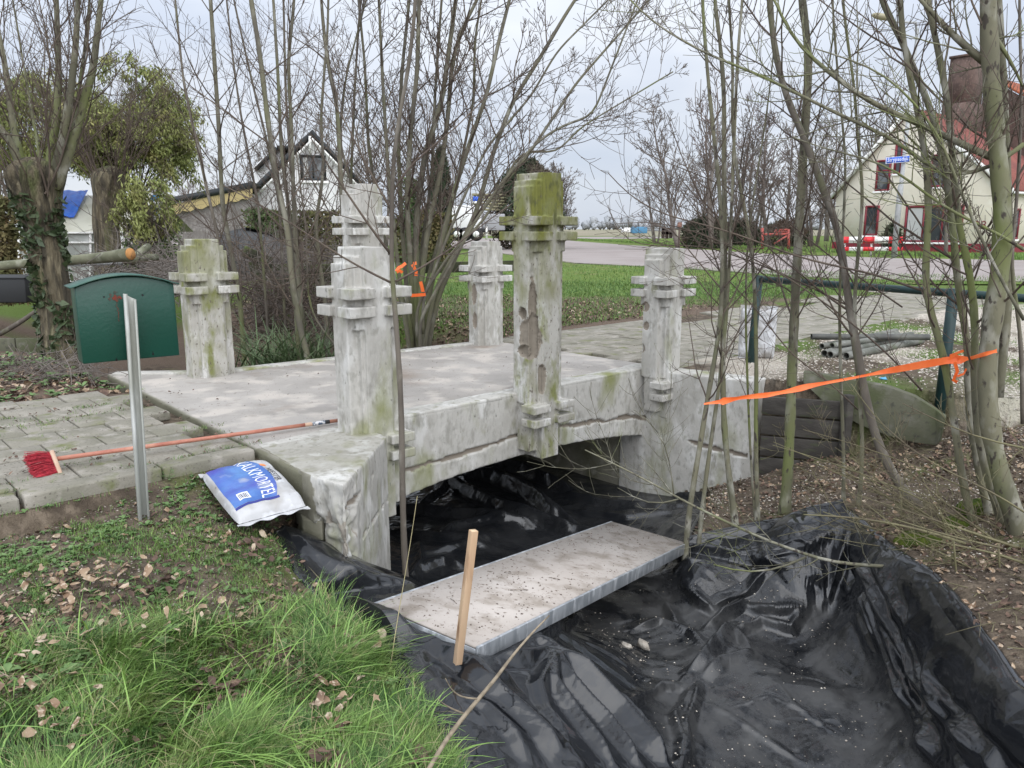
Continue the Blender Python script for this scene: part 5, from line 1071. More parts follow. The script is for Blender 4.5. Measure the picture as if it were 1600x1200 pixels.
# ---- leafy willows behind
def leafy(label,cx_,cy_,w_,h_,Y,n,seed,name='leafy_willow',clumps=26):
    rg=np.random.default_rng(seed); c=W(cx_,cy_,Y=Y); sx=w_/1200*Y/2; sz=h_/1200*Y/2; root=empty(name,(c[0],c[1],0),label,'tree','leafy willows by the greenhouse')
    tw=MB(); lf=MB(); base=np.array((c[0],c[1],0.)); tr=MB(); tr.tube([base+(0,0,-.2),base+(0.1,0,c[2]*.5),base+(0,0,c[2]-sz*.6)],[.16,.13,.10],10); tr.build('trunk',M['bark_willow'],root,smooth=True)
    V=[];
    for j in range(clumps*5):
        th=rg.random()*6.28; ph=rg.uniform(-.6,1); r_=rg.uniform(.35,1)**.6; p0=c+np.array((math.cos(th)*math.sqrt(max(0,1-ph*ph))*sx*r_,math.sin(th)*math.sqrt(max(0,1-ph*ph))*sx*.8*r_,ph*sz*.85*r_))
        if vn((p0-c)*1.3+seed,3)<-.45: continue
        n_=8; P=[p0]; d=unit(np.array((math.cos(th)*.5,math.sin(th)*.5,rg.uniform(-.1,.6)))); L=rg.uniform(.5,1.2)*sz*.34
        for q in range(n_): d=unit(d+np.array((rg.normal(0,.15)+.06,rg.normal(0,.18),-.30))); P.append(P[-1]+d*L/n_)
        P=np.array(P); tw.tube(P,np.linspace(.006,.002,len(P)),3,0,False)
        m_=int(n/(clumps*5))
        t=rg.random(m_)*(len(P)-1); i=t.astype(int).clip(0,len(P)-2); f=(t-i)[:,None]; q=P[i]*(1-f)+P[i+1]*f+rg.normal(0,.055,(m_,3)); dd=np.stack([rg.normal(0.1,.35,m_),rg.normal(0,.35,m_),-rg.uniform(.2,1,m_)],-1); dd/=np.linalg.norm(dd,axis=1)[:,None]; sd_=np.cross(dd,rg.normal(size=(m_,3))); sd_/=np.linalg.norm(sd_,axis=1)[:,None]+1e-9
        ll=rg.uniform(.05,.11,m_)[:,None]; wdt=ll*.17; V.append(np.stack([q,q+dd*ll*.45+sd_*wdt,q+dd*ll,q+dd*ll*.45-sd_*wdt],1))
    V=np.concatenate(V).reshape(-1,3); lf.add(V,np.arange(len(V)).reshape(-1,4))
    for j in range(40):
        th=rg.random()*6.28; twig(tw,base+(0,0,c[2]-sz*.8),unit(np.array((math.cos(th)*.8,math.sin(th)*.8,rg.uniform(.6,1.8)))),rg.uniform(.8,1.7)*sz,.010,1,rg,.1,.3,5,.5,3,opp=False)
    tw.build('crown',M['twig'],root); lf.build('foliage',M['leaf_willow'],root); return root
leafy('wind blown green willow, taller and right of its neighbour',205,205,150,255,15.0,44000,81,clumps=74)
leafy('green willow crown behind the tall pollard shoots at the left edge',60,205,220,210,17.0,40000,82,clumps=72)
leafy('drooping green willow strands beside the blue and white pole',225,330,70,150,13.0,3500,83,clumps=7)
# ================================================================ buildings
M['plaster']=mat('cream_plaster',(.86,.785,.68),.9,[((.78,.715,.60),.8,.42,.65),((.87,.82,.72),3,.52,.7)],.15,20)
M['white_wall']=mat('white_plaster',(.74,.73,.73),.9,[((.67,.66,.66),.9,.42,.65)],.15,20)
M['red_frame']=mat('dark_red_paint',(.20,.018,.03),.6); M['glass']=mat('window_glass',(.035,.04,.045),.12,[((.12,.13,.135),1.2,.5,.62)],0,1,.6)
M['curtain']=mat('pale_curtain',(.45,.45,.44),.9); M['white_paint']=mat('white_paint',(.72,.71,.68),.6)
M['black_board']=mat('black_verge_board',(.018,.022,.024),.6); M['brick_dark']=mat('dark_brown_brick',(.115,.075,.062),.95,[((.075,.05,.042),2.5,.42,.62),((.17,.12,.10),9,.54,.7)],.4,14)
M['brick_grey']=mat('grey_brick',(.26,.235,.225),.95,[((.19,.17,.16),3,.42,.62),((.33,.30,.28),9,.54,.7)],.4,14)
def tiled(name,c1,c2,du,dv,rowscale):
    m=mat(name,c1,.8,[(c2,.7,.42,.64),(tuple(q*.65 for q in c1),5,.56,.72)],0); n=m.node_tree.nodes;l=m.node_tree.links
    geo=n.new('ShaderNodeNewGeometry'); 
    def wave(v,sc_):
        dt=n.new('ShaderNodeVectorMath'); dt.operation='DOT_PRODUCT'; l.new(geo.outputs['Position'],dt.inputs[0]); dt.inputs[1].default_value=tuple(v); ml=n.new('ShaderNodeMath'); ml.operation='MULTIPLY'; ml.inputs[1].default_value=sc_; l.new(dt.outputs['Value'],ml.inputs[0]); return ml.outputs[0]
    a=n.new('ShaderNodeMath'); a.operation='SINE'; l.new(wave(du,2*math.pi/.26),a.inputs[0])
    b_=n.new('ShaderNodeMath'); b_.operation='FRACT'; l.new(wave(dv,1/rowscale),b_.inputs[0])
    s=n.new('ShaderNodeMath'); s.operation='MULTIPLY_ADD'; s.inputs[1].default_value=.5; l.new(a.outputs[0],s.inputs[0]); l.new(b_.outputs[0],s.inputs[2])
    bp=n.new('ShaderNodeBump'); bp.inputs['Strength'].default_value=1; bp.inputs['Distance'].default_value=.06; l.new(s.outputs[0],bp.inputs['Height']); l.new(bp.outputs[0],n['Principled BSDF'].inputs['Normal']); return m
# ---- cream farmhouse with red tiled roof
P0=W(1300,391,Y=50)[:2]; P1=W(1562,398,Y=42.5)[:2]; gd=(P1-P0); GW=np.linalg.norm(gd); gd/=GW; sdv=np.array((-gd[1],gd[0])); zg=-.05
house=empty('farmhouse',(*((P0+P1)/2),zg),'cream plastered farmhouse with dark red window frames and a red tiled roof','house')
zl=PV(1300,302,P0,P1)[2]; zr=PV(1556,292,P0,P1)[2]; ap=PV(1424,172,P0,P1); ua=(ap[:2]-P0)@gd; DEP=17.
def hp(u,d,z): q=P0+gd*u+sdv*d; return (q[0],q[1],z)
mb=MB(); pl_=[(0,zg),(GW,zg),(GW,zr),(ua,ap[2]-.15),(0,zl)]
v=[hp(u,0,z) for u,z in pl_]+[hp(u,DEP,z) for u,z in pl_]; mb.add(v,[(0,1,2,3,4),(9,8,7,6,5),(0,5,6,1),(1,6,7,2),(4,9,5,0)]); mb.build('wall',M['plaster'],house)
M['tile_red']=tiled('red_clay_roof_tiles',(.26,.085,.065),(.20,.065,.055),(*sdv,0),(0,0,1),.24); M['tile_orange']=tiled('orange_clay_roof_tiles',(.46,.13,.055),(.36,.10,.05),(*sdv,0),(0,0,1),.24)
roof=None
def roofp(u0,z0,u1,z1,d0,d1,th,m,nm,par): 
    mb=MB(); k=[(u0,z0),(u1,z1),(u1,z1+th),(u0,z0+th)]; v=[hp(u,d0,z) for u,z in k]+[hp(u,d1,z) for u,z in k]
    mb.add(v,[(0,1,2,3),(7,6,5,4),(0,4,5,1),(1,5,6,2),(2,6,7,3),(3,7,4,0)]); return mb.build(nm,m,par)
sl=(ap[2]-zl)/ua; sr=(ap[2]-zr)/(GW-ua)
roof=roofp(ua,ap[2],GW+.35,zr-.35*sr,-.25,DEP,.14,M['tile_red'],'roof',house); roofp(-.35,zl-.35*sl,ua,ap[2],-.25,DEP,.14,M['tile_red'],'roof',house)
for a,b,c_,d_ in ((ua,ap[2],GW+.38,zr-.38*sr),(-.38,zl-.38*sl,ua,ap[2])):
    roofp(a,b-.16,c_,d_-.16,-.32,-.24,.36,M['white_paint'],'verge_board',house)
mb=MB(); mb.bar(hp(GW+.38,-.2,zr-.38*sr-.02),hp(GW+.38,DEP,zr-.38*sr-.02),.14,.12); mb.build('gutter',M['white_paint'],house)
mb=MB(); v=[hp(u,-.03,z) for u,z in ((-.02,zg),(GW+.03,zg),(GW+.03,zg+.55),(-.02,zg+.55))]; mb.add(v,[(0,1,2,3)]); v=[hp(GW+.03,d,z) for d,z in ((-.03,zg),(DEP,zg),(DEP,zg+.55),(-.03,zg+.55))]; mb.add(v,[(0,1,2,3)]); mb.build('plinth',M['red_frame'],house)
def gwin(px0,py0,px1,py1,parts=(),curt=False,A=P0,B=P1,par=house,rw=.11,fm='red_frame'):
    a=PV(px0,py1,A,B);b=PV(px1,py0,A,B); d=(np.array(B)-np.array(A)); d/=np.linalg.norm(d); nrm=np.array((d[1],-d[0])); 
    if nrm@(-a[:2])<0: nrm=-nrm
    w_=(b[:2]-a[:2])@d; h_=b[2]-a[2]; root=None
    def q(u,z,o): p=a[:2]+d*u+nrm*o; return (p[0],p[1],a[2]+z)
    mb=MB(); fr=[(0,0,rw,h_),(w_-rw,0,w_,h_),(rw,0,w_-rw,rw),(rw,h_-rw,w_-rw,h_)]+[(w_*p-rw*.35,rw,w_*p+rw*.35,h_-rw) if p>0 else (rw,-h_*p-rw*.35,w_-rw,-h_*p+rw*.35) for p in parts]
    for k,(u0,z0,u1,z1) in enumerate(fr):
        o=.07 if k<4 else .06; v=[q(u0,z0,0),q(u1,z0,0),q(u1,z1,0),q(u0,z1,0),q(u0,z0,o),q(u1,z0,o),q(u1,z1,o),q(u0,z1,o)]; mb.add(v,[(4,5,6,7),(0,1,5,4),(1,2,6,5),(2,3,7,6),(3,0,4,7)])
    f=mb.build('window',M[fm],par)
    def sub(nm,vs,m):
        mb=MB(); mb.add(vs,[(0,1,2,3)]); me=mb.mesh(nm); o=bpy.data.objects.new(nm,me); COL.objects.link(o); me.materials.append(m); o.parent=f; return o
    sub('pane',[q(rw,rw,.02),q(w_-rw,rw,.02),q(w_-rw,h_-rw,.02),q(rw,h_-rw,.02)],M['glass'])
    if curt: sub('curtain',[q(rw+.05,rw,.03),q(w_*.32,rw,.03),q(w_*.30,h_-rw,.03),q(rw+.05,h_-rw,.03)],M['curtain'])
    mb=MB(); s0=q(-.08,-.1,.0); v=[q(-.08,-.10,.12),q(w_+.08,-.10,.12),q(w_+.08,0,.12),q(-.08,0,.12),q(-.08,0,0),q(w_+.08,0,0)]; mb.add(v,[(0,1,2,3),(3,2,5,4)]); me=mb.mesh('sill'); o=bpy.data.objects.new('sill',me); COL.objects.link(o); me.materials.append(M['white_paint']); o.parent=f
for a in ((1367,249,1394,299,(-.66,)),(1396,224,1413,272,()),(1452,240,1482,293,(-.62,)),(1349,321,1375,368,()),(1411,320,1508,378,(.33,.66),True)): gwin(*a)
g2_=PV(1582,372,P1,P1+sdv); gwin(1581,326,1594,374,(),False,P1,P1+sdv)
def nfn(co): d=gd; c=PV(1532,352,P0,P1); return np.stack([c[0]+d[0]*co[:,0]-sdv[0]*.03,c[1]+d[1]*co[:,0]-sdv[1]*.03,c[2]+co[:,1]],-1)
text_part('28',.62,nfn,M['red_frame'],house,'house_number')
mb=MB(); c=hp(ua+.2,6.5,ap[2]+.3); mb.box((c[0],c[1],ap[2]-.1),(1.9,2.4,2.0),math.atan2(gd[1],gd[0]),taper=.8); mb.box((c[0],c[1],ap[2]+2.0),(1.45,1.85,3.2),math.atan2(gd[1],gd[0]),taper=.94); mb.box((c[0],c[1],ap[2]+3.66),(1.5,1.9,.14),math.atan2(gd[1],gd[0])); ch=mb.build('chimney',M['brick_dark'],house)
roofp(ua+.1,ap[2]+3.0,GW+6,-1.5+zr+1.4,9.5,DEP+4,.16,M['tile_orange'],'rear_roof',house)
mb=MB(); v=[hp(u,9.6,z) for u,z in ((ua+.1,ap[2]-.6),(ua+.1,ap[2]+2.95),(GW+6,zr-.2),(GW+3,zr-1))]; mb.add(v,[(0,1,2,3)]); mb.build('rear_wall',M['brick_dark'],house)
mb=MB(); q=hp(GW-1.6,4.6,zr+1.1); mb.box(q,(.7,.9,.08),math.atan2(gd[1],gd[0]),tilt=Matrix.Rotation(.75,3,'Y')); mb.build('skylight',M['white_paint'],house)
# ---- street lamp with street name sign
M['lampgrey']=mat('galvanised_lamp_post',(.36,.37,.37),.6,[((.28,.29,.28),6,.45,.65)]); M['lampolive']=mat('olive_lamp_head',(.30,.27,.17),.5)
lb_=W(1397,396,Y=36.); lt=W(1413,45,Y=36.)
lamp=empty('street_lamp',lb_,'tall grey street lamp with a flat head, standing before the cream farmhouse','street lamp')
mb=MB(); lt2=np.array((lb_[0]+.08,lb_[1],lt[2])); mb.tube([lb_-(0,0,.3),lb_+(0,0,3),lb_+(0.02,0,3.1),lt2],[.125,.12,.09,.065],12); mb.build('post',M['lampgrey'],lamp,smooth=True)
mb=MB(); hd=W(1372,28,Y=36.); mb.tube([lt2-(0,0,.4),lt2+(-.1,0,.25),np.array((hd[0]+.5,hd[1],hd[2]-.15))],[.06,.055,.05],8); mb.build('arm',M['lampgrey'],lamp,smooth=True)
mb=MB(); a=W(1363,22,Y=36.);b=W(1394,31,Y=36.); mb.tube([a,(a*.8+b*.2),(a+b)/2,b],[.08,.16,.18,.12],10); v=mb.v[0]; cz=v[:,2].mean(); v[:,2]=cz+(v[:,2]-cz)*.75; mb.build('lamp_head',M['lampolive'],lamp,smooth=True)
M['signblue']=mat('blue_enamel_sign',(.02,.10,.55),.4)
sa=W(1384,251,Y=35.8);sb_=W(1421,248,Y=35.8); sg=empty('street_name_sign',(sa+sb_)/2,'small blue street name sign with white lettering on the lamp post','street sign')
d=(sb_-sa); L=np.linalg.norm(d); d/=L; hh_=.27
mb=MB(); mb.bar(sa,sb_,.03,hh_); mb.build('plate',M['signblue'],sg)
mb=MB(); zt_=np.array((0,0,1.)); nrm=np.array((0,-1,0.))*.018
for (u0,z0,u1,z1) in ((0,-hh_/2,L,-hh_/2+.012),(0,hh_/2-.012,L,hh_/2),(0,-hh_/2+.012,.025,hh_/2-.012),(L-.012,-hh_/2+.012,L,hh_/2-.012)): mb.add([sa+d*u0+zt_*z0+nrm,sa+d*u1+zt_*z0+nrm,sa+d*u1+zt_*z1+nrm,sa+d*u0+zt_*z1+nrm],[(0,1,2,3)])
mb.build('border',M['white_ink'],sg)
cc=(sa+sb_)/2; text_part('Strypsedijk',.235,lambda co:cc+co[:,:1]*d*(L*.88/np.ptp(co[:,0]))+(co[:,1:2]+.01)*zt_+nrm,M['white_ink'],sg)
# ---- red and white road barrier, red frame gate, litter bin, nest box
M['redp']=mat('signal_red',(.62,.02,.03),.5); M['redfade']=mat('faded_red_paint',(.36,.075,.06),.6)
rb_=empty('road_barrier',W(1360,393,Y=38),'low red and white striped plank barrier in front of the farmhouse','barrier')
for y0,y1,nm in ((370,380,'upper_board'),(386,392,'lower_board')):
    mb=MB(); xs_=[1311,1326,1348,1366,1388,1410]
    for i in range(5): a=W(xs_[i],(y0+y1)/2,Y=38);b=W(xs_[i+1],(y0+y1)/2,Y=38); mb.bar(a,b,.06,(y1-y0)/1200*38,m=i%2)
    mb.build(nm,[M['redp'],M['white_paint']],rb_)
for x_ in (1320,1362,1402): mb=MB(); q=W(x_,381,Y=38.1); mb.box((q[0],q[1],q[2]-.15),(.08,.08,.95)); mb.build('leg',M['white_paint'],rb_)
gt=empty('red_frame_gate',W(1212,387,Y=46),'faded red metal frame gate with a diagonal brace at the edge of the trees','gate')
def pxbar(mb,a,b,Y,w_,m=0): mb.bar(W(*a,Y=Y),W(*b,Y=Y),w_,w_,m)
mb=MB(); pxbar(mb,(1191,356),(1191,389),46,.13); mb.build('upright',M['redfade'],gt); mb=MB(); pxbar(mb,(1232,358),(1232,389),46,.13); mb.build('upright',M['redfade'],gt)
mb=MB(); pxbar(mb,(1191,366),(1232,366),46,.12); pxbar(mb,(1210,381),(1232,367),46,.10); pxbar(mb,(1209,366),(1213,359),46,.08); pxbar(mb,(1213,359),(1232,358.5),46,.08); mb.build('brace',M['redfade'],gt)
mb=MB(); 
for i in range(6): pxbar(mb,(1213+i*3,365),(1215+i*3,360),46,.05)
mb.build('lattice',M['redfade'],gt)
wf=empty('wooden_gate_frame',W(1046,378,Y=55),'weathered brown timber frame left of the bare tree group','gate'); M['oldwood']=mat('old_brown_timber',(.085,.062,.05),.9)
mb=MB()
for a,b in (((1036,357),(1036,372)),((1042,356),(1042,373)),((1048,357),(1048,372)),((1034,358),(1052,358)),((1034,364),(1052,364))): pxbar(mb,a,b,55,.2)
mb.build('frame',M['oldwood'],wf)
nb_=empty('nest_box',W(1062,352,Y=44),'small reddish nest box on a post by the bare trees','nest box'); mb=MB(); q=W(1062,351,Y=44); mb.box(q,(.22,.2,.28)); mb.build('box',mat('faded_nest_box',(.30,.16,.12),.8),nb_); mb=MB(); mb.box(q+(0,0,.2),(.36,.34,.05)); mb.build('lid',M['oldwood'],nb_); mb=MB(); mb.box((q[0],q[1],q[2]/2-.1),(.1,.1,q[2]+.1)); mb.build('post',M['oldwood'],nb_)
# ---- white gabled house on the left with lean-to
A_=W(380,330,Y=33)[:2];B_=W(580,330,Y=35)[:2]
lh=empty('gabled_house',((A_+B_)/2)[0:2].tolist()+[0],'white gabled house with black verge boards half hidden by bare trees','house')
def lq(px,py,off=0): q=PV(px,py,A_,B_); return (q[0],q[1]+off,q[2])
dd_=(B_-A_)/np.linalg.norm(B_-A_); nn_=np.array((-dd_[1],dd_[0])); DL=9
mb=MB(); out=[(384,362),(384,318),(487,216),(572,300),(572,362)]; v=[lq(*q) for q in out]; v2=[(a+nn_[0]*DL,b+nn_[1]*DL,c) for a,b,c in v]; mb.add(v+v2,[(0,4,3,2,1),(5,6,7,8,9),(0,1,6,5),(4,9,8,3)]); mb.build('wall',M['white_wall'],lh)
def lslab(p,q,nm,m,th=.2,o0=-.25,o1=DL,w=.0):
    a=np.array(lq(*p));b=np.array(lq(*q)); n3=np.array((*nn_,0)); mb=MB(); v=[a+n3*o0,b+n3*o0,b+n3*o0+(0,0,th),a+n3*o0+(0,0,th),a+n3*o1,b+n3*o1,b+n3*o1+(0,0,th),a+n3*o1+(0,0,th)]; mb.add(v,[(0,1,2,3),(7,6,5,4),(0,4,5,1),(1,5,6,2),(2,6,7,3),(3,7,4,0)]); return mb.build(nm,m,lh)
lslab((376,322),(487,212),'roof',M['black_board'],.22); lslab((487,212),(580,308),'roof',M['black_board'],.22)
lslab((382,326),(487,221),'bargeboard',M['white_paint'],.12,-.35,-.27); lslab((487,221),(574,310),'bargeboard',M['white_paint'],.12,-.35,-.27)
gwin(470,243,508,282,(.5,),True,A_,B_,lh,.10,'black_board')
mb=MB(); 
for q in (((487,214),(487,243)),): a=np.array(lq(*q[0]));b=np.array(lq(*q[1])); mb.bar(a-(0,.3,0),b-(0,.3,0),.1,.1)
mb.build('king_post',M['white_paint'],lh)
# dormer on the left slope
A2_=W(390,260,Y=37)[:2];B2_=W(440,260,Y=37.3)[:2]; mb=MB(); v=[PV(x,y,A2_,B2_) for x,y in ((394,300),(394,262),(424,236),(440,236),(440,300))]; v2=[q+np.array((0,3.,0)) for q in v]; mb.add([tuple(q) for q in v+v2],[(0,4,3,2,1),(0,1,6,5),(1,2,7,6),(2,3,8,7)]); mb.build('dormer',M['white_wall'],lh)
mb=MB()
for p,q in (((390,266),(424,232)),((424,231),(446,231))): a=PV(*p,A2_,B2_);b=PV(*q,A2_,B2_); mb.bar(a+(0,1.3,0),b+(0,1.3,0),3.4,.14,up=(0,0,1))
mb.build('dormer_roof',M['black_board'],lh)
sh=empty('brick_shed',W(330,370,Y=27),'grey brick shed with a black roof edge and yellow scalloped fascia','shed')
A3_=W(272,330,Y=26)[:2];B3_=W(398,330,Y=29)[:2]; mb=MB(); v=[PV(x,y,A3_,B3_) for x,y in ((278,400),(278,322),(390,300),(390,385))]; v2=[q+np.array((-1.5,6.,0)) for q in v]; mb.add([tuple(q) for q in v+v2],[(0,3,2,1),(4,5,6,7),(0,1,5,4),(2,3,7,6)]); mb.build('wall',M['brick_grey'],sh)
mb=MB(); a=PV(268,315,A3_,B3_);b=PV(400,289,A3_,B3_); mb.bar(a-(0,.3,0),b-(0,.3,0),.1,.2); a2=a+(-1.5,6,.2);b2=b+(-1.5,6,.2); mb.add([a-(0,.35,-.1),b-(0,.35,-.1),b2,a2],[(0,1,2,3)]); mb.build('roof_edge',M['black_board'],sh)
M['yellow']=mat('ochre_fascia',(.46,.36,.17),.7); mb=MB(); xs_=np.linspace(0,1,61); av=PV(271,320,A3_,B3_);bv=PV(398,295,A3_,B3_); top=av+(bv-av)*xs_[:,None]; bot=top-(0,0,.28)-np.stack([xs_*0,xs_*0,.07*np.abs(np.sin(xs_*22))],-1); mb.grid(np.stack([bot[:,0],top[:,0]],0),np.stack([bot[:,1],top[:,1]],0)-.28,np.stack([bot[:,2],top[:,2]],0)); mb.build('fascia',M['yellow'],sh)
# ---- greenhouse with blue tarpaulin
M['polyfilm']=mat('greenhouse_film',(.42,.43,.40),.45,[((.28,.29,.26),2.2,.42,.62),((.52,.53,.50),6,.54,.7)],.1,10); M['creamfilm']=mat('cream_roof_sheet',(.56,.55,.46),.6,[((.46,.45,.36),2,.45,.65)]); M['bluetarp']=mat('blue_tarpaulin',(.02,.12,.58),.45,[((.03,.18,.68),6,.45,.65)],.5,14,.5,bdist=.02)
gh=empty('greenhouse',W(110,455,Y=16.5),'low greenhouse with a cream sheet roof behind the pollard willows','greenhouse'); Yg=16.5
def gq(px,py,dy=0): q=W(px,py,Y=Yg); return (q[0],q[1]+dy,q[2])
z_=lambda y:W(0,y,Y=Yg)[2]
mb=MB(); 
for x0,x1 in ((31,84),(86,142),(144,192)): mb.add([gq(x0,468),gq(x1,468),gq(x1,364),gq(x0,364)],[(0,1,2,3)])
a=gq(31,468);b=gq(31,364); mb.add([a,b,(b[0]-.2,b[1]+3.5,b[2]),(a[0]-.2,a[1]+3.5,a[2])],[(0,1,2,3)]); mb.build('film_wall',M['polyfilm'],gh)
mb=MB(); e0=gq(29,363,-.06);e1_=gq(194,363,-.06);r0_=gq(34,300,1.7);r1_=gq(190,300,1.7); mb.add([e0,e1_,r1_,r0_],[(0,1,2,3)]); f0_=gq(29,363,3.6);f1_=gq(194,363,3.6); mb.add([r0_,r1_,f1_,f0_],[(0,1,2,3)]); mb.add([e0,r0_,f0_],[(0,1,2)]); mb.build('roof',M['creamfilm'],gh)
mb=MB()
for x in (31,85,143,192): mb.bar(gq(x,470,-.03),gq(x,362,-.03),.045,.045)
for y in (364,379,440): mb.bar(gq(31,y,-.05),gq(192,y,-.05),.035,.04)
mb.build('frame',M['white_paint'],gh)
mb=MB(); U,V=np.meshgrid(np.linspace(0,1,26),np.linspace(0,1,18)); lo=(W(80,338,Y=Yg+.55),W(116,345,Y=Yg+.5)); up_=(W(86,303,Y=Yg+1.75),W(138,302,Y=Yg+1.75)); Xg=(lo[0][:,None,None]*(1-U)+lo[1][:,None,None]*U)*(1-V)+(up_[0][:,None,None]*(1-U)+up_[1][:,None,None]*U)*V; Xg[2]+=.07+.04*fbm(np.stack([U*5,V*4,U*0],-1),3,4); mb.grid(Xg[0],Xg[1],Xg[2]); mb.grid(Xg[0],Xg[1],Xg[2]-.004,flip=True)
tag(mb.build('tarpaulin',M['bluetarp'],smooth=True),'bright blue tarpaulin draped over the greenhouse roof','tarpaulin')
# ---- blue and white striped pole by the willow
mb=MB(); pl=[]; a=W(242,305,Y=18);b=W(250,356,Y=18); n_=10
for i in range(n_): p=a+(b-a)*i/n_;q=a+(b-a)*(i+1)/n_; mb.tube([p,q],.10+.05*((i//2)%2),8,(i//2)%2)
mb.tube([b,b-(0,0,1.6)],.03,6,1)
M['paleblue']=mat('blue_cloth',(.03,.20,.45),.6); tag(mb.build('striped_windsock',[M['paleblue'],M['white_paint']],smooth=True),'narrow blue and white striped windsock beside the green willow','windsock')
# ---- white trailer and timber stack far behind the coppice
tr_=empty('box_trailer',W(745,372,Y=48),'long white box trailer parked beyond the road behind the bare tree','trailer')
mb=MB(); a=W(706,340,Y=48);b=W(752,340,Y=48); mb.box(((a[0]+b[0])/2,49.3,(W(0,321,Y=48)[2]+W(0,357,Y=48)[2])/2),(b[0]-a[0],2.5,W(0,321,Y=48)[2]-W(0,357,Y=48)[2])); mb.build('body',M['white_wall'],tr_,bevel=.05)
mb=MB(); a=W(752,340,Y=48);b=W(790,340,Y=48); mb.box(((a[0]+b[0])/2,49.4,(W(0,334,Y=48)[2]+W(0,360,Y=48)[2])/2),(b[0]-a[0]-.1,2.3,W(0,334,Y=48)[2]-W(0,360,Y=48)[2])); mb.build('rear_body',mat('grey_panel',(.30,.30,.31),.7),tr_,bevel=.05)
M['rubber']=mat('black_rubber',(.02,.02,.02),.8)
for x_ in (714,727,744): 
    q=W(x_,366,Y=48); wl_=MB(); an=np.linspace(0,2*math.pi,17)[:-1]; 
    wl_.tube([q,q+(0,.35,0)],.42,16); w1=wl_.build('wheel',M['rubber'],tr_); mb=MB(); mb.tube([q-(0,.03,0),q],.2,12); me=mb.mesh('rim'); o=bpy.data.objects.new('rim',me); COL.objects.link(o); me.materials.append(M['white_paint']); o.parent=w1
mb=MB(); a=W(700,360,Y=48);b=W(762,360,Y=48); mb.bar(a+(0,1,0),b+(0,1,0),1.8,.25); mb.build('chassis',M['rubber'],tr_)
cs=empty('slatted_crate_stack',W(770,335,Y=52),'weathered slatted timber stack beside the trailer','timber stack'); M['paletimber']=mat('greenish_weathered_timber',(.27,.25,.15),.9)
for i in range(6):
    mb=MB(); y=304+i*4.6; a=W(738,y,Y=51);b=W(792,y+1,Y=51); mb.bar(a,b,.5,.13); mb.build('slat',M['paletimber'],cs)
mb=MB()
for x_ in (742,766,788): pxbar(mb,(x_,302),(x_,366),51.4,.14)
mb.build('upright_frame',M['oldwood'],cs)
bs=empty('blue_board',W(746,314,Y=50),'small blue and white board above the trailer','sign'); mb=MB(); mb.bar(W(739,311,Y=50),W(753,311,Y=50),.05,.32); mb.build('board',M['signblue'],bs); mb=MB(); mb.bar(W(739,316,Y=49.9),W(753,316,Y=49.9),.05,.12); mb.build('stripe',M['white_paint'],bs)
mb=MB(); pxbar(mb,(746,318),(746,372),50.2,.1); mb.build('post',M['lampgrey'],bs)
mb=MB(); q=W(760,362,Y=40); mb.tube([q-(0,0,.4),q+(0,0,.25)],.06,8); tag(mb.build('marker_post',M['white_paint'],smooth=True),'short white marker post at the far road edge','marker post')
# ---- far away on the horizon
M['farblue']=mat('far_blue_sheeting',(.07,.20,.33),.7); M['farhaze']=mat('haze_pale_grey',(.33,.345,.36),1)  # distance haze is put into the pale tree colour; the air is clear
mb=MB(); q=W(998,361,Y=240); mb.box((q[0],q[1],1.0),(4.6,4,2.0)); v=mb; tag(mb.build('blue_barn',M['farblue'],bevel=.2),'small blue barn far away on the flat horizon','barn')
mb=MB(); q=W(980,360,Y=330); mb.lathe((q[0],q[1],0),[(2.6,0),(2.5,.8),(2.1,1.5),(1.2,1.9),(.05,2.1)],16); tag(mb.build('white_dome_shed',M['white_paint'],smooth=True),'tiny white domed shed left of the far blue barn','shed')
mb=MB(); q=W(1020,361,Y=300); mb.box((q[0],q[1],1.3),(12,4,1.6)); mb.prism([(q[0]-6,q[1]-2.2),(q[0]+6,q[1]-2.2),(q[0]+6,q[1]+2.2),(q[0]-6,q[1]+2.2)],1.65,1.8); tag(mb.build('grey_barn',M['farhaze']),'low grey barn on the horizon right of the blue barn','barn')
mb=MB(); rg=np.random.default_rng(91)
for i in range(420):
    x=rg.uniform(-500,560); h_=rg.uniform(5,15)*(1+.4*math.sin(x*.02)); y=900+rg.uniform(-60,60); w_=rg.uniform(3,7); an=np.arange(7)*6.283/7
    for kk in range(3):
        cz_=h_*rg.uniform(.4,.8); r_=w_*rg.uniform(.4,.8); v=[(x+rg.normal(0,1.5)+math.cos(a)*r_,y+math.sin(a)*r_,max(.0,cz_+math.sin(a*2+kk)*r_*.8)) for a in an]; mb.add(v+[(x,y,h_*rg.uniform(.8,1.1)),(x,y,0)],[(j,(j+1)%7,7) for j in range(7)]+[((j+1)%7,j,8) for j in range(7)])
tag(mb.build('distant_wood',M['farhaze']),'hazy line of distant trees along the horizon','distant trees',kind='stuff')
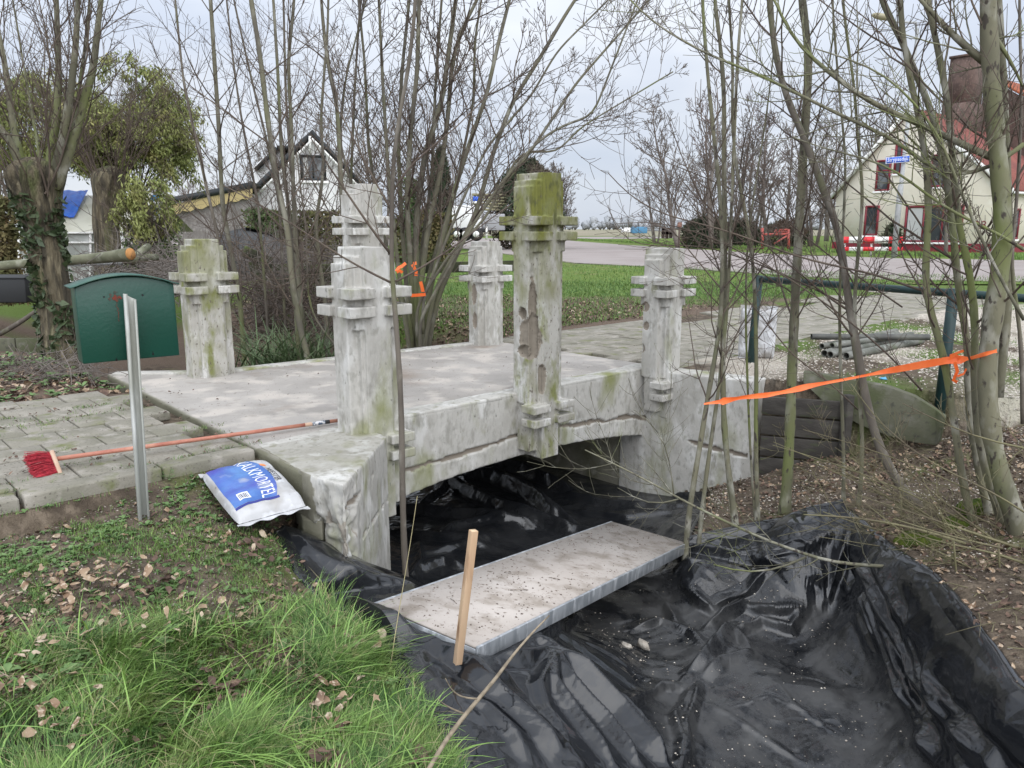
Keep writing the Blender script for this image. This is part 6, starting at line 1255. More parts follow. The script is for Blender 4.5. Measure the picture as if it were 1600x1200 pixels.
# ================================================================ background trees
def make_bare(seed,H,spread,stems,kids,name,label,loc,group,col='twig_far',lev=3,k0=6,dome=False):
    rg=np.random.default_rng(seed); root=empty(name,loc,label,'tree',group); L=np.array(loc,float); tr=MB();cr=MB()
    for s in range(stems):
        a=rg.random()*6.28; d=unit(np.array((math.cos(a)*spread*.25,math.sin(a)*spread*.25,1))); P=[L+np.array((math.cos(a),math.sin(a),0))*.25*(stems>1)-(0,0,.2)]; n=9; hh=H*rg.uniform(.82,1.0)
        for i in range(n): d=unit(d+np.array((rg.normal(0,.07),rg.normal(0,.07),.12))); P.append(P[-1]+d*hh/n)
        P=np.array(P); r0=H*.016/(stems**.3); rad=np.linspace(r0,.02,len(P)); tr.tube(P,rad,k0)
        nb=int(kids*(1.6 if stems==1 else 1.0)); az=rg.random()*6
        for c in range(nb):
            u=.14+.84*(c+rg.random())/nb; i=min(int(u*(len(P)-1)),len(P)-2); dd=unit(P[i+1]-P[i]); az+=2.4; aa=rg.uniform(.5,.95); nd=dd*math.cos(aa)+perp(dd,az)*math.sin(aa)
            twig(cr,P[i]+(P[i+1]-P[i])*rg.random(),nd,H*.34*spread*(1.15-.75*u)*rg.uniform(.7,1.15),max(rad[i]*.45,.03),lev,rg,.22,.22,6,.5,3,(.45,.9),False,0,.011,n=6)
    tr.build('trunk',M['twig_far'],root); cr.build('crown',M[col],root); return root
M['twig_red']=mat('reddish_winter_twigs',(.16,.115,.10),.9,[((.12,.10,.085),.5,.4,.6)])
BT='bare trees beside the farmhouse'
p=lambda x,Y:tuple(W(x,380,Y=Y)[:2])+(0,)
b1=make_bare(301,10.5,1.0,1,16,'bare_tree','tall spreading bare tree at the left end of the group by the farmhouse',p(1062,50),BT)
b2=make_bare(302,11.5,.85,2,14,'bare_tree','twin stemmed bare tree in the middle of the group by the farmhouse',p(1110,52),BT,'twig_red')
b3=make_bare(303,11.0,.9,3,11,'bare_tree','many stemmed bare tree just left of the farmhouse gable',p(1270,60),BT)
b4=make_bare(304,9.5,.95,1,18,'bare_tree','bushy bare tree rising over the red frame gate',p(1200,56),BT,'twig_red')
for src,x,Y,rz,sc,lb in ((b1,1150,58,1.3,(1.05,1.12),'bare tree between the nest box and the red gate, tallest of the group'),(b3,1025,70,.4,(.7,.8),'smaller bare tree at the thin left fringe of the group'),(b2,1235,66,2.2,(1.0,1.1),'bare tree directly behind the red frame gate'),(b4,1088,64,3.0,(1.0,1.1),'bare tree behind the small nest box'),(b1,1325,72,2.6,(1.1,1.32),'tall pale bare tree behind the left slope of the farmhouse roof'),(b3,1385,80,1.1,(1.1,1.3),'bare tree showing above the farmhouse ridge'),(b3,1180,75,2.9,(1.1,1.15),'bare tree at the back of the group, right of centre'),(b2,1290,85,.2,(1.1,1.3),'bare tree standing farthest back beside the farmhouse')):
    copy_thing(src,p(x,Y),rz,sc,lb,BT)
BL='bare trees behind the white gabled house'
for src,x,Y,rz,sc,lb in ((b3,600,62,.8,(1.0,1.25),'bare tree just right of the white gabled house'),(b2,660,66,1.9,(1.0,1.2),'bare tree standing behind the coppice stems'),(b1,545,60,.3,(.9,1.1),'broad bare tree behind the right slope of the white gabled house'),(b3,430,70,2.4,(.8,.9),'bare tree behind the dormer of the white gabled house'),(b4,350,68,1.2,(.8,.8),'bare tree left of the dormer, above the brick shed'),(b2,300,72,.6,(.8,.75),'low bare tree above the left end of the brick shed'),(b3,700,95,.1,(1.0,1.45),'slim bare tree farthest away behind the trailer'),(b2,20,40,.6,(.8,.9),'bare tree behind the hedge at the left edge')):
    copy_thing(src,p(x,Y),rz,sc,lb,BL)
gb=make_bare(307,5.3,1.5,4,14,'bare_bush','round grey bare bush at the right side of the dark conifer',p(884,52),None); 
# apple tree in front of the farmhouse
ft=make_bare(308,6.4,1.15,1,15,'bare_tree','gnarled dark bare fruit tree in front of the farmhouse windows',p(1480,40),None,'twig')
# ---- trimmed conifer
M['conifer']=mat('dark_conifer_green',(.028,.045,.022),.9,[((.05,.065,.03),1.1,.45,.65),((.11,.075,.055),.35,.5,.62)])
M['coniferbrown']=mat('brown_inner_twigs',(.13,.095,.08),.95)
def conifer(name,label,x,Y,wpx,ytop,ybot,seed,m='conifer',n=9000,flat=.55,brown=False,group=None):
    rg=np.random.default_rng(seed); c=W(x,ybot,Y=Y); rx=wpx/2400*Y; H=W(x,ytop,Y=Y)[2]-max(c[2],0); root=empty(name,(c[0],c[1],0),label,'tree' if 'hedge' not in name else 'hedge',group)
    tr=MB(); tr.tube([(c[0],c[1],-.1),(c[0],c[1],H*.7)],.25,8); tr.build('trunk',M['oldwood'],root)
    th=rg.random(n)*6.283; h=rg.random(n)**.8; rp=np.interp(h,[0,.3,.6,.85,1],[.85,1,.95,.65,.12])*(1+.07*np.sin(th*5+seed)+.05*rg.normal(size=n)); rr_=rp*rx*rg.uniform(.72,1.02,n)
    q=np.stack([c[0]+np.cos(th)*rr_,c[1]+np.sin(th)*rr_,h*H+rg.normal(0,.05*H,n)*.4],-1); q[:,2]=np.maximum(q[:,2],.05)
    s=rg.uniform(.12,.3,n)[:,None]; a=rg.normal(size=(n,3)); a/=np.linalg.norm(a,axis=1)[:,None]; b=np.cross(a,rg.normal(size=(n,3))); b/=np.linalg.norm(b,axis=1)[:,None]; up=np.array((0,0,.6))
    v=np.stack([q-a*s*.4,q+b*s*.25+up*s*.4,q+(a+up)*s,q-b*s*.25],1).reshape(-1,3); mb=MB(); mb.add(v,np.arange(len(v)).reshape(-1,4)); mb.build('crown',M[m],root); return root
conifer('conifer_tree','rounded dark conifer with a brown twiggy face beyond the road',825,52,112,236,372,401)
conifer('conifer_tree','slim dark conifer behind the coppice stems',690,56,34,190,345,402,n=3500)
conifer('evergreen_bush','dark evergreen bushes under the bare trees by the nest box',1100,54,70,340,388,403,n=3000)
conifer('evergreen_bush','dark evergreen bush behind the red frame gate',1222,60,70,348,388,404,n=3000)
conifer('evergreen_bush','low dark evergreen bushes at the foot of the middle bare trees',1155,58,60,345,388,405,n=2500)
conifer('evergreen_bush','small dark conifer before the farmhouse windows',1392,43.5,26,345,388,406,n=900)
M['hedge']=mat('brown_green_hedge',(.125,.105,.042),.95,[((.08,.095,.03),1.5,.42,.6),((.17,.115,.06),4,.52,.7)]); M['bush_green']=mat('bright_evergreen_bush',(.075,.115,.035),.8,[((.05,.08,.03),3,.45,.65)])
def hedge(name,label,pts,h,wd,n,seed,m='hedge',leaf=.05,cat='hedge',kind=None,z0=0):
    rg=np.random.default_rng(seed); P=np.array(pts,float); L=np.concatenate([[0],np.cumsum(np.hypot(*np.diff(P,axis=0).T))]); t=rg.random(n)*L[-1]; x=np.interp(t,L,P[:,0]);y=np.interp(t,L,P[:,1]); hh=rg.random(n); top=h*(1+.12*vn(np.stack([t*.9,t*0,t*0],-1),seed)); 
    side=rg.normal(0,.45,n).clip(-1,1)*wd*(1-.35*hh); q=np.stack([x+side*.5,y+side,z0+hh*top],-1); s=rg.uniform(.6,1.4,n)[:,None]*leaf; a=rg.normal(size=(n,3)); a/=np.linalg.norm(a,axis=1)[:,None]; b=np.cross(a,rg.normal(size=(n,3))); b/=np.linalg.norm(b,axis=1)[:,None]
    v=np.stack([q-a*s,q+b*s*.55,q+a*s,q-b*s*.55],1).reshape(-1,3); mb=MB(); mb.add(v,np.arange(len(v)).reshape(-1,4))
    tag(mb.build(name,M[m]),label,cat,kind=kind)
w2=lambda x,Y:tuple(W(x,400,Y=Y)[:2])
hedge('hedge','brown green hedge in front of the white gabled house',[w2(395,24),w2(545,24)],2.05,.5,9000,411,leaf=.06)
hedge('hedge','yellowish hedge stretch behind the coppice stems',[w2(620,30),w2(705,31)],2.0,.5,6000,412,leaf=.07)
hedge('evergreen_bush','bright green bush above the hedge beside the near pillar',[w2(400,22),w2(425,22)],2.0,.5,2500,413,'bush_green',.05,cat='bush')
hedge('evergreen_bush','bright green bush between the coppice stems',[w2(638,28),w2(650,28)],2.8,.45,2500,414,'bush_green',.06,cat='bush')
hedge('hedge','dark brown twiggy hedge at the left edge beside the greenhouse',[w2(-60,13.5),w2(28,13.5)],1.9,.3,9000,415,leaf=.04)
hedge('evergreen_bush','dark green ivy covered bushes beneath the willow',[w2(215,15),w2(262,15)],1.3,.6,3500,416,'bush_green',.05,cat='bush')
# ---- mossy rail fence, logs, brush
M['mosswood']=mat('mossy_old_rail',(.055,.06,.03),.95,[((.03,.03,.018),7,.42,.62),((.095,.115,.04),5,.52,.66)],.6,30)
fe=empty('rail_fence',W(600,470,Y=11.2),'mossy dark wooden rail fence behind the coppice','fence')
for a,b,ya,yb in (((392,420),(536,421),11.6,11.3),((640,419),(860,414),11.2,11.0)): mb=MB(); mb.bar(W(*a,Y=ya),W(*b,Y=yb),.06,.15); mb.build('rail',M['mosswood'],fe,bevel=.01)
for a,b,Y in (((398,408),(424,480),11.2),((438,425),(446,478),11.6),((535,405),(537,470),11.2),((652,410),(648,475),11.1),((848,408),(848,462),11.0)): mb=MB(); mb.bar(W(*b,Y=Y)-(0,0,.4),W(*a,Y=Y),.16,.12,up=(0,1,0)); mb.build('post',M['mosswood'],fe,bevel=.01)
mb=MB(); mb.bar(W(380,392,Y=11),W(425,412,Y=11.3),.06,.16); mb.bar(W(395,445,Y=10.9),W(522,432,Y=10.7),.08,.12); mb.build('fallen_plank',M['mosswood'],fe,bevel=.01)
M['logbark']=mat('smooth_grey_green_log',(.20,.20,.13),.85,[((.12,.125,.075),5,.42,.62),((.28,.28,.21),9,.54,.7)],.3,40); M['cutwood']=mat('fresh_orange_cut_wood',(.60,.29,.10),.8)
lg=empty('felled_log',W(205,398,Y=9.6),'long felled log with a fresh orange cut end behind the letter box','log'); P,rad=smooth_path([W(-40,419,Y=9.9),W(50,411,Y=9.8),W(120,406,Y=9.7),W(170,402,Y=9.6),W(203,397,Y=9.5)],[.055,.058,.06,.07,.085]); mb=MB(); mb.tube(P,rad,12); mb.build('log_bark',M['logbark'],lg,smooth=True)
mb=MB(); e_=unit(P[-1]-P[-2]); mb.tube([P[-1]-e_*.01,P[-1]+e_*.02],.072,12); mb.build('cut_end',M['cutwood'],lg)
for a,b,lb in (((205,410),(232,385),'short pale log leaning in the brush beside the cut log'),((195,408),(245,402),'knobbly log stub lying in the brush pile')):
    mb=MB(); p_,r_=smooth_path([W(*a,Y=10),(W(*a,Y=10)+W(*b,Y=10.4))/2+(0,0,.03),W(*b,Y=10.4)],[.05,.055,.045]); mb.tube(p_,r_,10); tag(mb.build('log',M['logbark'],smooth=True),lb,'log')
mb=MB(); mb.bar(W(118,413,Y=10.2),W(190,411,Y=10.2),.04,.05); mb.bar(W(30,414,Y=10.3),W(118,413,Y=10.2),.04,.05)
tag(mb.build('fence_wire_rail',M['lampgrey']),'thin grey rail running just below the felled log','rail')
def brush(name,label,x0,x1,y0,y1,Y0,Y1,n,seed,L=(.4,1.3),r=(.004,.012),m='twig',kind='stuff',cat='brushwood'):
    rg=np.random.default_rng(seed); mb=MB()
    for i in range(n):
        Y=rg.uniform(Y0,Y1); x=rg.uniform(x0,x1); q=W(x,rg.uniform(y0,y1),Y=Y); g=-.05
        q[2]=max(q[2],g+.05); a=rg.random()*6.28; e=rg.normal(.1,.45); d=np.array((math.cos(a)*math.cos(e),math.sin(a)*math.cos(e)*.5,math.sin(e))); twig(mb,q-d*.3,d,rg.uniform(*L),rg.uniform(*r),1,rg,.1,.35,3,.45,3,opp=False)
    tag(mb.build(name,M[m]),label,cat,kind=kind)
brush('brush_pile','large tangled heap of pruned brown branches behind the left pillar',250,540,385,455,11.5,13.5,360,421,m='twig_far')
brush('brush_pile','tangle of thin branches along the ditch behind the letter box',120,300,400,470,9.5,12,170,422,m='twig_far')
brush('brush_pile','dry twigs lying on the leafy bank left of the bridge',0,170,575,625,6.6,7.4,130,423,(.2,.6),(.003,.006),'twig_far')
brush('brush_pile','brown bramble tangle between the left and near pillars behind the deck',390,535,400,520,9.6,11.8,240,425,(.4,1.1),(.003,.007),'twig_far')
brush('brush_pile','dark fallen sticks in the ditch behind the bridge deck',375,540,440,540,9.2,10.6,150,424,(.4,1.2),(.005,.014))
# planks of the raised bed and dark bins on the left
for (x0,x1,lb) in ((-30,25,'mossy pale plank edging the bed at the far left'),(27,80,'mossy pale plank between the first plank and the pollard willow')):
    mb=MB(); mb.bar(W(x0,540,Y=8.6),W(x1,540,Y=8.6),.04,.17); tag(mb.build('edging_plank',M['mossboard'],bevel=.004),lb,'plank')
M['plastdark']=mat('dark_plastic_tub',(.025,.027,.028),.6); mb=MB(); q=W(15,452,Y=11); mb.box((q[0],q[1],q[2]),(.75,.5,.34),taper=1.08); mb.box((q[0],q[1],q[2]+.18),(.84,.58,.03)); tag(mb.build('plastic_tub',M['plastdark'],bevel=.02),'dark plastic tub near the felled log at the left edge','tub')
mb=MB(); p_=W(8,528,Y=8.9); P,rad=smooth_path([W(0,522,Y=9.2),W(30,505,Y=9.1),W(55,487,Y=9.0)],[.03,.03,.025]); mb.tube(P,rad,8); tag(mb.build('fallen_branch',M['bark_grey'],smooth=True),'fallen branch leaning against the pollard willow trunk','branch')
# dark dome put where an open car port's shade lies behind the brush
mb=MB(); q=W(385,372,Y=21); U,V=np.meshgrid(np.linspace(0,2*math.pi,28),np.linspace(0,1,12)); rr_=1.35*(1-V**2.2)**.5; mb.grid(q[0]+np.cos(U)*rr_,q[1]+np.sin(U)*rr_,V*1.35+.08*fbm(np.stack([U,V*3,U*0],-1),3,2)-.05); tag(mb.build('carport_shade',M['plastdark'],smooth=True),'dark sheeted heap behind the brush pile by the brick shed','covered heap')
# ================================================================ grass, weeds, fallen leaves, shell gravel
def scatter_ok(x,y): return ~inpoly(x,y,TPOLY)
M['grass']=mat('meadow_grass_blades',(.12,.21,.045),.5,[((.06,.13,.03),4,.42,.58),((.17,.24,.065),6,.52,.66),((.34,.31,.13),15,.64,.74),((.27,.36,.12),50,.56,.68,2),((.035,.08,.02),60,.56,.68,2)],0,1,.3)
M['grass_broad']=mat('broad_grass_blades',(.20,.33,.07),.4,[((.13,.24,.05),9,.45,.6)],0,1,.5)
M['grass_dry']=mat('dry_grass',(.36,.31,.17),.8)
def blades(name,label,X,Y,Z,H,lean,wdt,m,seed,kind='stuff',segs=4,dirn=None,spread=.6):
    rg=np.random.default_rng(seed); n=len(X); a=rg.random(n)*6.283 if dirn is None else dirn+rg.normal(0,spread,n); dx=np.cos(a);dy=np.sin(a); t=np.linspace(0,1,segs)[None,:]
    le=(lean*rg.uniform(.4,1.5,n))[:,None]; h=H[:,None]; px=X[:,None]+dx[:,None]*h*le*t**1.8; py=Y[:,None]+dy[:,None]*h*le*t**1.8; pz=Z[:,None]+h*(t-.42*np.clip(le,0,1.4)*t**2.2)
    b=a+1.57+rg.normal(0,.5,n); w_=(wdt*rg.uniform(.6,1.3,n))[:,None]*(1-t**1.6*.93)/2; v1=np.stack([px-np.cos(b)[:,None]*w_,py-np.sin(b)[:,None]*w_,pz],-1); v2=np.stack([px+np.cos(b)[:,None]*w_,py+np.sin(b)[:,None]*w_,pz],-1)
    v=np.stack([v1,v2],2).reshape(-1,3); base=(np.arange(n)*segs*2)[:,None]; j=np.arange(segs-1)[None,:]*2; f=np.stack([base+j,base+j+1,base+j+3,base+j+2],-1).reshape(-1,4); mb=MB(); mb.add(v,f); o=mb.build(name,m); return tag(o,label,None if not label else 'grass',kind=kind)
def region(n,px0,px1,py0,py1,seed,zg=-.35):
    rg=np.random.default_rng(seed); px=rg.uniform(px0,px1,n);py=rg.uniform(py0,py1,n); v=(py-600)/1200;u=(px-800)/1200; f=math.cos(TH)-v*math.sin(TH); w_=-math.sin(TH)-v*math.cos(TH); z=np.full(n,zg)
    for _ in range(6): t=(z-CAMH)/w_; X=u*t;Y=f*t; z=.5*z+.5*G(X,Y)
    return X,Y,G(X,Y),px,py
def keep(m,*a): return [q[m] for q in a]
# long tufted grass in the foreground
X,Y,Z,px,py=region(62000,-60,760,900,1330,501)
den=sstep(0,80,py-(965+ .0*px-40*np.exp(-((px-420)/170)**2)+20*np.sin(px*.02)))*(.12+.88*sstep(-.32,.05,fbm2(X,Y,2.3,3,77)+.12)); rgn=np.random.default_rng(5)
m_=scatter_ok(X,Y)&(rgn.random(len(X))<den)&(Y>.9); X,Y,Z,px,py=keep(m_,X,Y,Z,px,py)
Hh=.055+.12*np.clip(fbm2(X,Y,4.5,2,78)*1.3+.45,0,1.2)+rgn.normal(0,.022,len(X)); Hh=Hh.clip(.03)
blades('grass',None,X,Y,Z-.01,Hh,.8,.0044,M['grass'],502,dirn=.55+2.6*vn(np.stack([X*3.4,Y*3.4,X*0],-1),9),spread=.5)
m_=rgn.random(len(X))<.07; blades('grass',None,X[m_],Y[m_],Z[m_]-.01,Hh[m_]*1.15,.9,.004,M['grass_dry'],503)
m_=rgn.random(len(X))<.035; blades('grass',None,X[m_],Y[m_],Z[m_]-.01,Hh[m_]*1.5,1.0,.0085,M['grass_broad'],5031,dirn=.5,spread=1.2,segs=6)
# short patchy grass elsewhere on the near bank
X,Y,Z,px,py=region(42000,-40,520,730,960,504,-.2); den=.10+.6*sstep(.12,.32,fbm2(X,Y,2.6,4,79)); m_=scatter_ok(X,Y)&(rgn.random(len(X))<den)&(toST(X,Y)[1]<-.02)&~((X>-1.35)&(Y>3.8)); X,Y,Z=keep(m_,X,Y,Z); blades('grass',None,X,Y,Z-.005,.02+.03*rgn.random(len(X)),.6,.0035,M['grass'],505,segs=3)
# broad leaved weeds
M['weed']=mat('weed_leaves',(.10,.17,.055),.6,[((.14,.22,.08),12,.45,.62),((.07,.12,.05),5,.5,.7)],0,1,.35)
def rosettes(X,Y,Z,R_,seed,m,name='ground_weeds',label=None):
    rg=np.random.default_rng(seed); mb=MB()
    for x,y,z,r_ in zip(X,Y,Z,R_):
        k=rg.integers(4,9); a0=rg.random()*6.28
        for i in range(k):
            a=a0+i*6.283/k+rg.normal(0,.3); d=np.array((math.cos(a),math.sin(a),0)); s=np.array((-d[1],d[0],0)); L=r_*rg.uniform(.6,1.2); w_=L*rg.uniform(.2,.34); zz=L*rg.uniform(.1,.6); c=np.array((x,y,z))
            mb.add([c,c+d*L*.35+s*w_+(0,0,zz*.7),c+d*L*.35+(0,0,zz*.6-.002),c+d*L*.35-s*w_+(0,0,zz*.7),c+d*L*.75+s*w_*.8+(0,0,zz),c+d*L*.75+(0,0,zz-.002),c+d*L*.75-s*w_*.8+(0,0,zz),c+d*L+(0,0,zz*.8)],[(0,2,1),(0,3,2),(1,2,5,4),(2,3,6,5),(4,5,7),(5,6,7)])
    o=mb.build(name,m); tag(o,kind='stuff'); return o
X,Y,Z,px,py=region(2400,-20,520,730,1000,506,-.2); m_=scatter_ok(X,Y)&(rgn.random(len(X))<.20+.75*sstep(-.05,.3,fbm2(X,Y,2.4,3,80)))&(toST(X,Y)[1]<-.03)&~((X>-1.3)&(Y>3.85)); X,Y,Z=keep(m_,X,Y,Z); rosettes(X,Y,Z,rgn.uniform(.012,.034,len(X)),507,M['weed'])
X,Y,Z,px,py=region(500,-20,620,980,1190,508,-.4); m_=scatter_ok(X,Y); X,Y,Z=keep(m_,X,Y,Z); rosettes(X[:160],Y[:160],Z[:160]+.03,rgn.uniform(.02,.045,160),509,M['weed'])
# fallen leaves
def leaves(name,X,Y,Z,S_,seed,m,curl=.5,lift=.004):
    rg=np.random.default_rng(seed); n=len(X); a=rg.random(n)*6.283; ca=np.cos(a);sa=np.sin(a); tx=rg.normal(0,.35,n);ty=rg.normal(0,.35,n)
    sh=np.array([(-.5,0,0),(-.25,.30,.10),(.05,.38,.16),(.30,.24,.12),(.55,0,.05),(.30,-.24,.14),(.05,-.38,.14),(-.25,-.30,.08),(-.2,0,-.02),(.2,0,-.02)]); v=np.repeat(sh[None],n,0)*S_[:,None,None]; v[:,:,2]*=curl*rg.uniform(-.4,2.0,n)[:,None]; v[:,:,1]*=rg.uniform(.6,1.1,n)[:,None]; v+=rg.normal(0,.06,v.shape)*S_[:,None,None]
    z=v[:,:,2]+v[:,:,0]*tx[:,None]+v[:,:,1]*ty[:,None]; x=v[:,:,0]*ca[:,None]-v[:,:,1]*sa[:,None]; y=v[:,:,0]*sa[:,None]+v[:,:,1]*ca[:,None]; z=z-z.min(1)[:,None]*.8
    V=np.stack([X[:,None]+x,Y[:,None]+y,Z[:,None]+z+lift],-1).reshape(-1,3); b=(np.arange(n)*10)[:,None]
    q=np.array([(0,8,1,1),(1,8,2,2),(8,9,3,2),(9,4,3,3),(9,5,4,4),(8,6,5,9),(8,7,6,6),(8,0,7,7)]); tri=np.array([(0,8,1),(1,8,2),(9,4,3),(9,5,4),(8,7,6),(8,0,7)]); qd=np.array([(8,9,3,2),(8,6,5,9)])
    mb=MB(); mb.add(V,(b[:,:,None]+tri[None]).reshape(-1,3)); mb.f.append((b[:,:,None]+qd[None]).reshape(-1,4)); mb.m.append(np.zeros(2*n,int)); return tag(mb.build(name,m),kind='stuff')
M['leafA']=mat('tan_fallen_leaves',(.31,.225,.145),.75,[((.20,.125,.075),7,.42,.58),((.50,.41,.31),11,.54,.66),((.12,.075,.05),5,.58,.70),((.45,.36,.27),60,.55,.62)],.2,120,.4)
M['leafB']=mat('dark_brown_fallen_leaves',(.125,.08,.058),.8,[((.08,.052,.04),14,.42,.58),((.21,.14,.10),30,.55,.68)],.2,120,.3)
X,Y,Z,px,py=region(3200,-20,520,740,1200,510,-.3); cl=fbm2(X,Y,2.4,3,81); m_=scatter_ok(X,Y)&(rgn.random(len(X))<.10+.6*sstep(.05,.3,cl))&(toST(X,Y)[1]<-.05)&(py<1000+120*(cl>.25)); X,Y,Z=keep(m_,X,Y,Z); leaves('fallen_leaves',X,Y,Z,rgn.uniform(.015,.045,len(X)),511,M['leafA']); leaves('fallen_leaves',X+.05,Y-.03,Z-.002,rgn.uniform(.012,.04,len(X)),512,M['leafB'])
# clumps in the grass
for k,(cx_,cy_,n_,s_) in enumerate(((352,1095,26,.045),(120,1160,14,.07),(420,1180,10,.06),(640,1150,12,.05),(200,1040,10,.06),(530,1080,22,.06),(525,1150,16,.05),(300,1010,10,.05),(150,985,50,.10),(250,960,30,.08),(60,1080,8,.05),(30,1120,9,.05),(230,1160,8,.05),(610,1180,10,.05),(560,1000,14,.05),(400,900,10,.05),(470,860,14,.05))):
    q=W(cx_,cy_,z=-.36); X=q[0]+rgn.normal(0,s_,n_);Y=q[1]+rgn.normal(0,s_,n_); Z=G(X,Y)+(.05 if cy_>980 else .01)+rgn.random(n_)*.02; leaves('fallen_leaves',X,Y,Z,rgn.uniform(.022,.055,n_),520+k,M['leafA'] if k%3 else M['leafB'])
def wscatter(n,x0,x1,y0,y1,seed):
    rg=np.random.default_rng(seed); X=rg.uniform(x0,x1,n);Y=rg.uniform(y0,y1,n); return X,Y,G(X,Y)
# leaf litter on the right bank, behind the bridge, and left of the path
X,Y,Z=wscatter(19000,1.3,5.2,2.4,6.9,530); s_,t_=toST(X,Y); m_=scatter_ok(X,Y)&(Z<-.05)&(rgn.random(len(X))<.25+.75*sstep(-.1,.3,fbm2(X,Y,1.8,3,82)+.2*(X-3))); X,Y,Z=keep(m_,X,Y,Z); h_=len(X)//2; leaves('fallen_leaves',X[:h_],Y[:h_],Z[:h_],rgn.uniform(.014,.042,h_),531,M['leafA']); leaves('fallen_leaves',X[h_:],Y[h_:],Z[h_:],rgn.uniform(.014,.045,len(X)-h_),532,M['leafB'])
X,Y,Z=wscatter(46000,-5.2,7.5,7.0,15.5,533); s_,t_=toST(X,Y); m_=(t_>2.72)&(rgn.random(len(X))<sstep(-.45,.1,fbm2(X,Y,.8,3,83)+.12)*np.where(s_>3.6,.85*sstep(10,5,s_),1)); X,Y,Z=keep(m_,X,Y,Z); h_=len(X)//3; leaves('fallen_leaves',X[:h_],Y[:h_],Z[:h_],rgn.uniform(.025,.06,h_),534,M['leafA']); leaves('fallen_leaves',X[h_:],Y[h_:],Z[h_:],rgn.uniform(.025,.06,len(X)-h_),535,M['leafB'])
X,Y,Z=wscatter(5200,-7,-3.0,5.2,8.2,536); s_,t_=toST(X,Y); m_=(t_>2.6)&(rgn.random(len(X))<.8); X,Y,Z=keep(m_,X,Y,Z); h_=len(X)//2; leaves('fallen_leaves',X[:h_],Y[:h_],Z[:h_],rgn.uniform(.03,.07,h_),537,M['leafA']); leaves('fallen_leaves',X[h_:],Y[h_:],Z[h_:],rgn.uniform(.03,.07,len(X)-h_),538,M['leafB']); rosettes(*keep(rgn.random(len(X))<.16,X,Y,Z+.03),rgn.uniform(.03,.08,len(X)),539,M['weed'])
rg=np.random.default_rng(590); mb=MB()
for i in range(420):
    x=rg.uniform(1.6,4.4);y=rg.uniform(2.6,6.4)
    if inpoly(np.array([x]),np.array([y]),TPOLY)[0]: continue
    z=Gs(x,y)+.012; a_0=rg.random()*6.28; L0=rg.uniform(.06,.30); p0=np.array((x,y,z)); d0=np.array((math.cos(a_0),math.sin(a_0),rg.normal(.05,.12))); mb.tube([p0,p0+d0*L0*.5+rg.normal(0,.01,3)*np.array((1,1,0))+(0,0,.006),p0+d0*L0],[.0028,.0024,.001],3,0,False)
tag(mb.build('fallen_twigs',M['twig_olive']),kind='stuff')
X,Y,Z=wscatter(4200,-4.6,-1.9,6.7,9.0,5391); s_,t_=toST(X,Y); m_=(t_>2.72)&~((s_>-.68)&(t_<3.36+.0*s_)&(t_<3.36-(s_+.66)*.9)); X,Y,Z=keep(m_,X,Y,Z); h_=len(X)//2; leaves('fallen_leaves',X[:h_],Y[:h_],Z[:h_]+.004,rgn.uniform(.025,.06,h_),5392,M['leafA']); leaves('fallen_leaves',X[h_:],Y[h_:],Z[h_:]+.004,rgn.uniform(.025,.06,len(X)-h_),5393,M['leafB'])
# debris and weeds between the slabs
X=[];Y=[];
rg=np.random.default_rng(540)
for j in range(9):
    t0=.16+j*.30-.0
    for i in range(150): s0=rg.uniform(-3.6,-.75); 
for i in range(2600):
    s0=rg.uniform(-4.2,-.68); t0=.16+.30*rg.integers(0,9)+rg.normal(0,.008) if rg.random()<.6 else rg.uniform(.16,2.5)
    if rg.random()>sstep(-.1,.35,np.array(vn(np.array([s0*1.7,t0*1.7,0.]),6))+.0)+.08+.5*(s0>-1.0): continue
    q=ST(s0,t0); X.append(q[0]);Y.append(q[1])
X=np.array(X);Y=np.array(Y); n_=len(X); h_=n_//2
leaves('fallen_leaves',X[:h_],Y[:h_],np.full(h_,.002),rg.uniform(.006,.025,h_),541,M['leafB'])
XX=np.repeat(X[h_:],7)+rg.normal(0,.018,7*(n_-h_)); YY=np.repeat(Y[h_:],7)+rg.normal(0,.018,7*(n_-h_)); m_=vn(np.stack([XX*2,YY*2,XX*0],-1),8)>-.1; blades('grass',None,XX[m_],YY[m_],np.full(m_.sum(),-.002),.012+.02*rg.random(m_.sum()),.7,.0035,M['grass'],542,segs=3)
# tall weed by the kerb, next to the letter box post
def weedplant(name,label,c,h,n,seed,L=.06):
    rg=np.random.default_rng(seed); mb=MB()
    for k in range(n):
        a=rg.random()*6.28; d=unit(np.array((math.cos(a)*.35,math.sin(a)*.35,1))); p_=np.array(c)+np.array((rg.normal(0,.03),rg.normal(0,.03),0)); hh=h*rg.uniform(.5,1); P=[p_,p_+d*hh*.5,p_+d*hh]; mb.tube(P,[.002,.0015,.001],3,0,False)
        for j in range(9):
            u=rg.uniform(.1,1); q=p_+d*hh*u; b=rg.random()*6.28; dd=np.array((math.cos(b),math.sin(b),rg.uniform(-.2,.6))); s=np.array((-dd[1],dd[0],0)); l_=L*rg.uniform(.5,1.1)*(1.2-u*.6); mb.add([q,q+dd*l_*.5+s*l_*.14,q+dd*l_,q+dd*l_*.5-s*l_*.14],[(0,1,2,3)])
    return tag(mb.build(name,M['weed']),label,'plant')
q=W(252,755,z=-.1); weedplant('weed_plant','feathery green weed growing against the kerb right of the letter box post',(q[0],q[1],-.14),.20,16,551)
q=W(105,800,z=-.14); weedplant('weed_plant','small green weed in front of the kerb crack',(q[0],q[1],-.15),.12,7,552,.04)
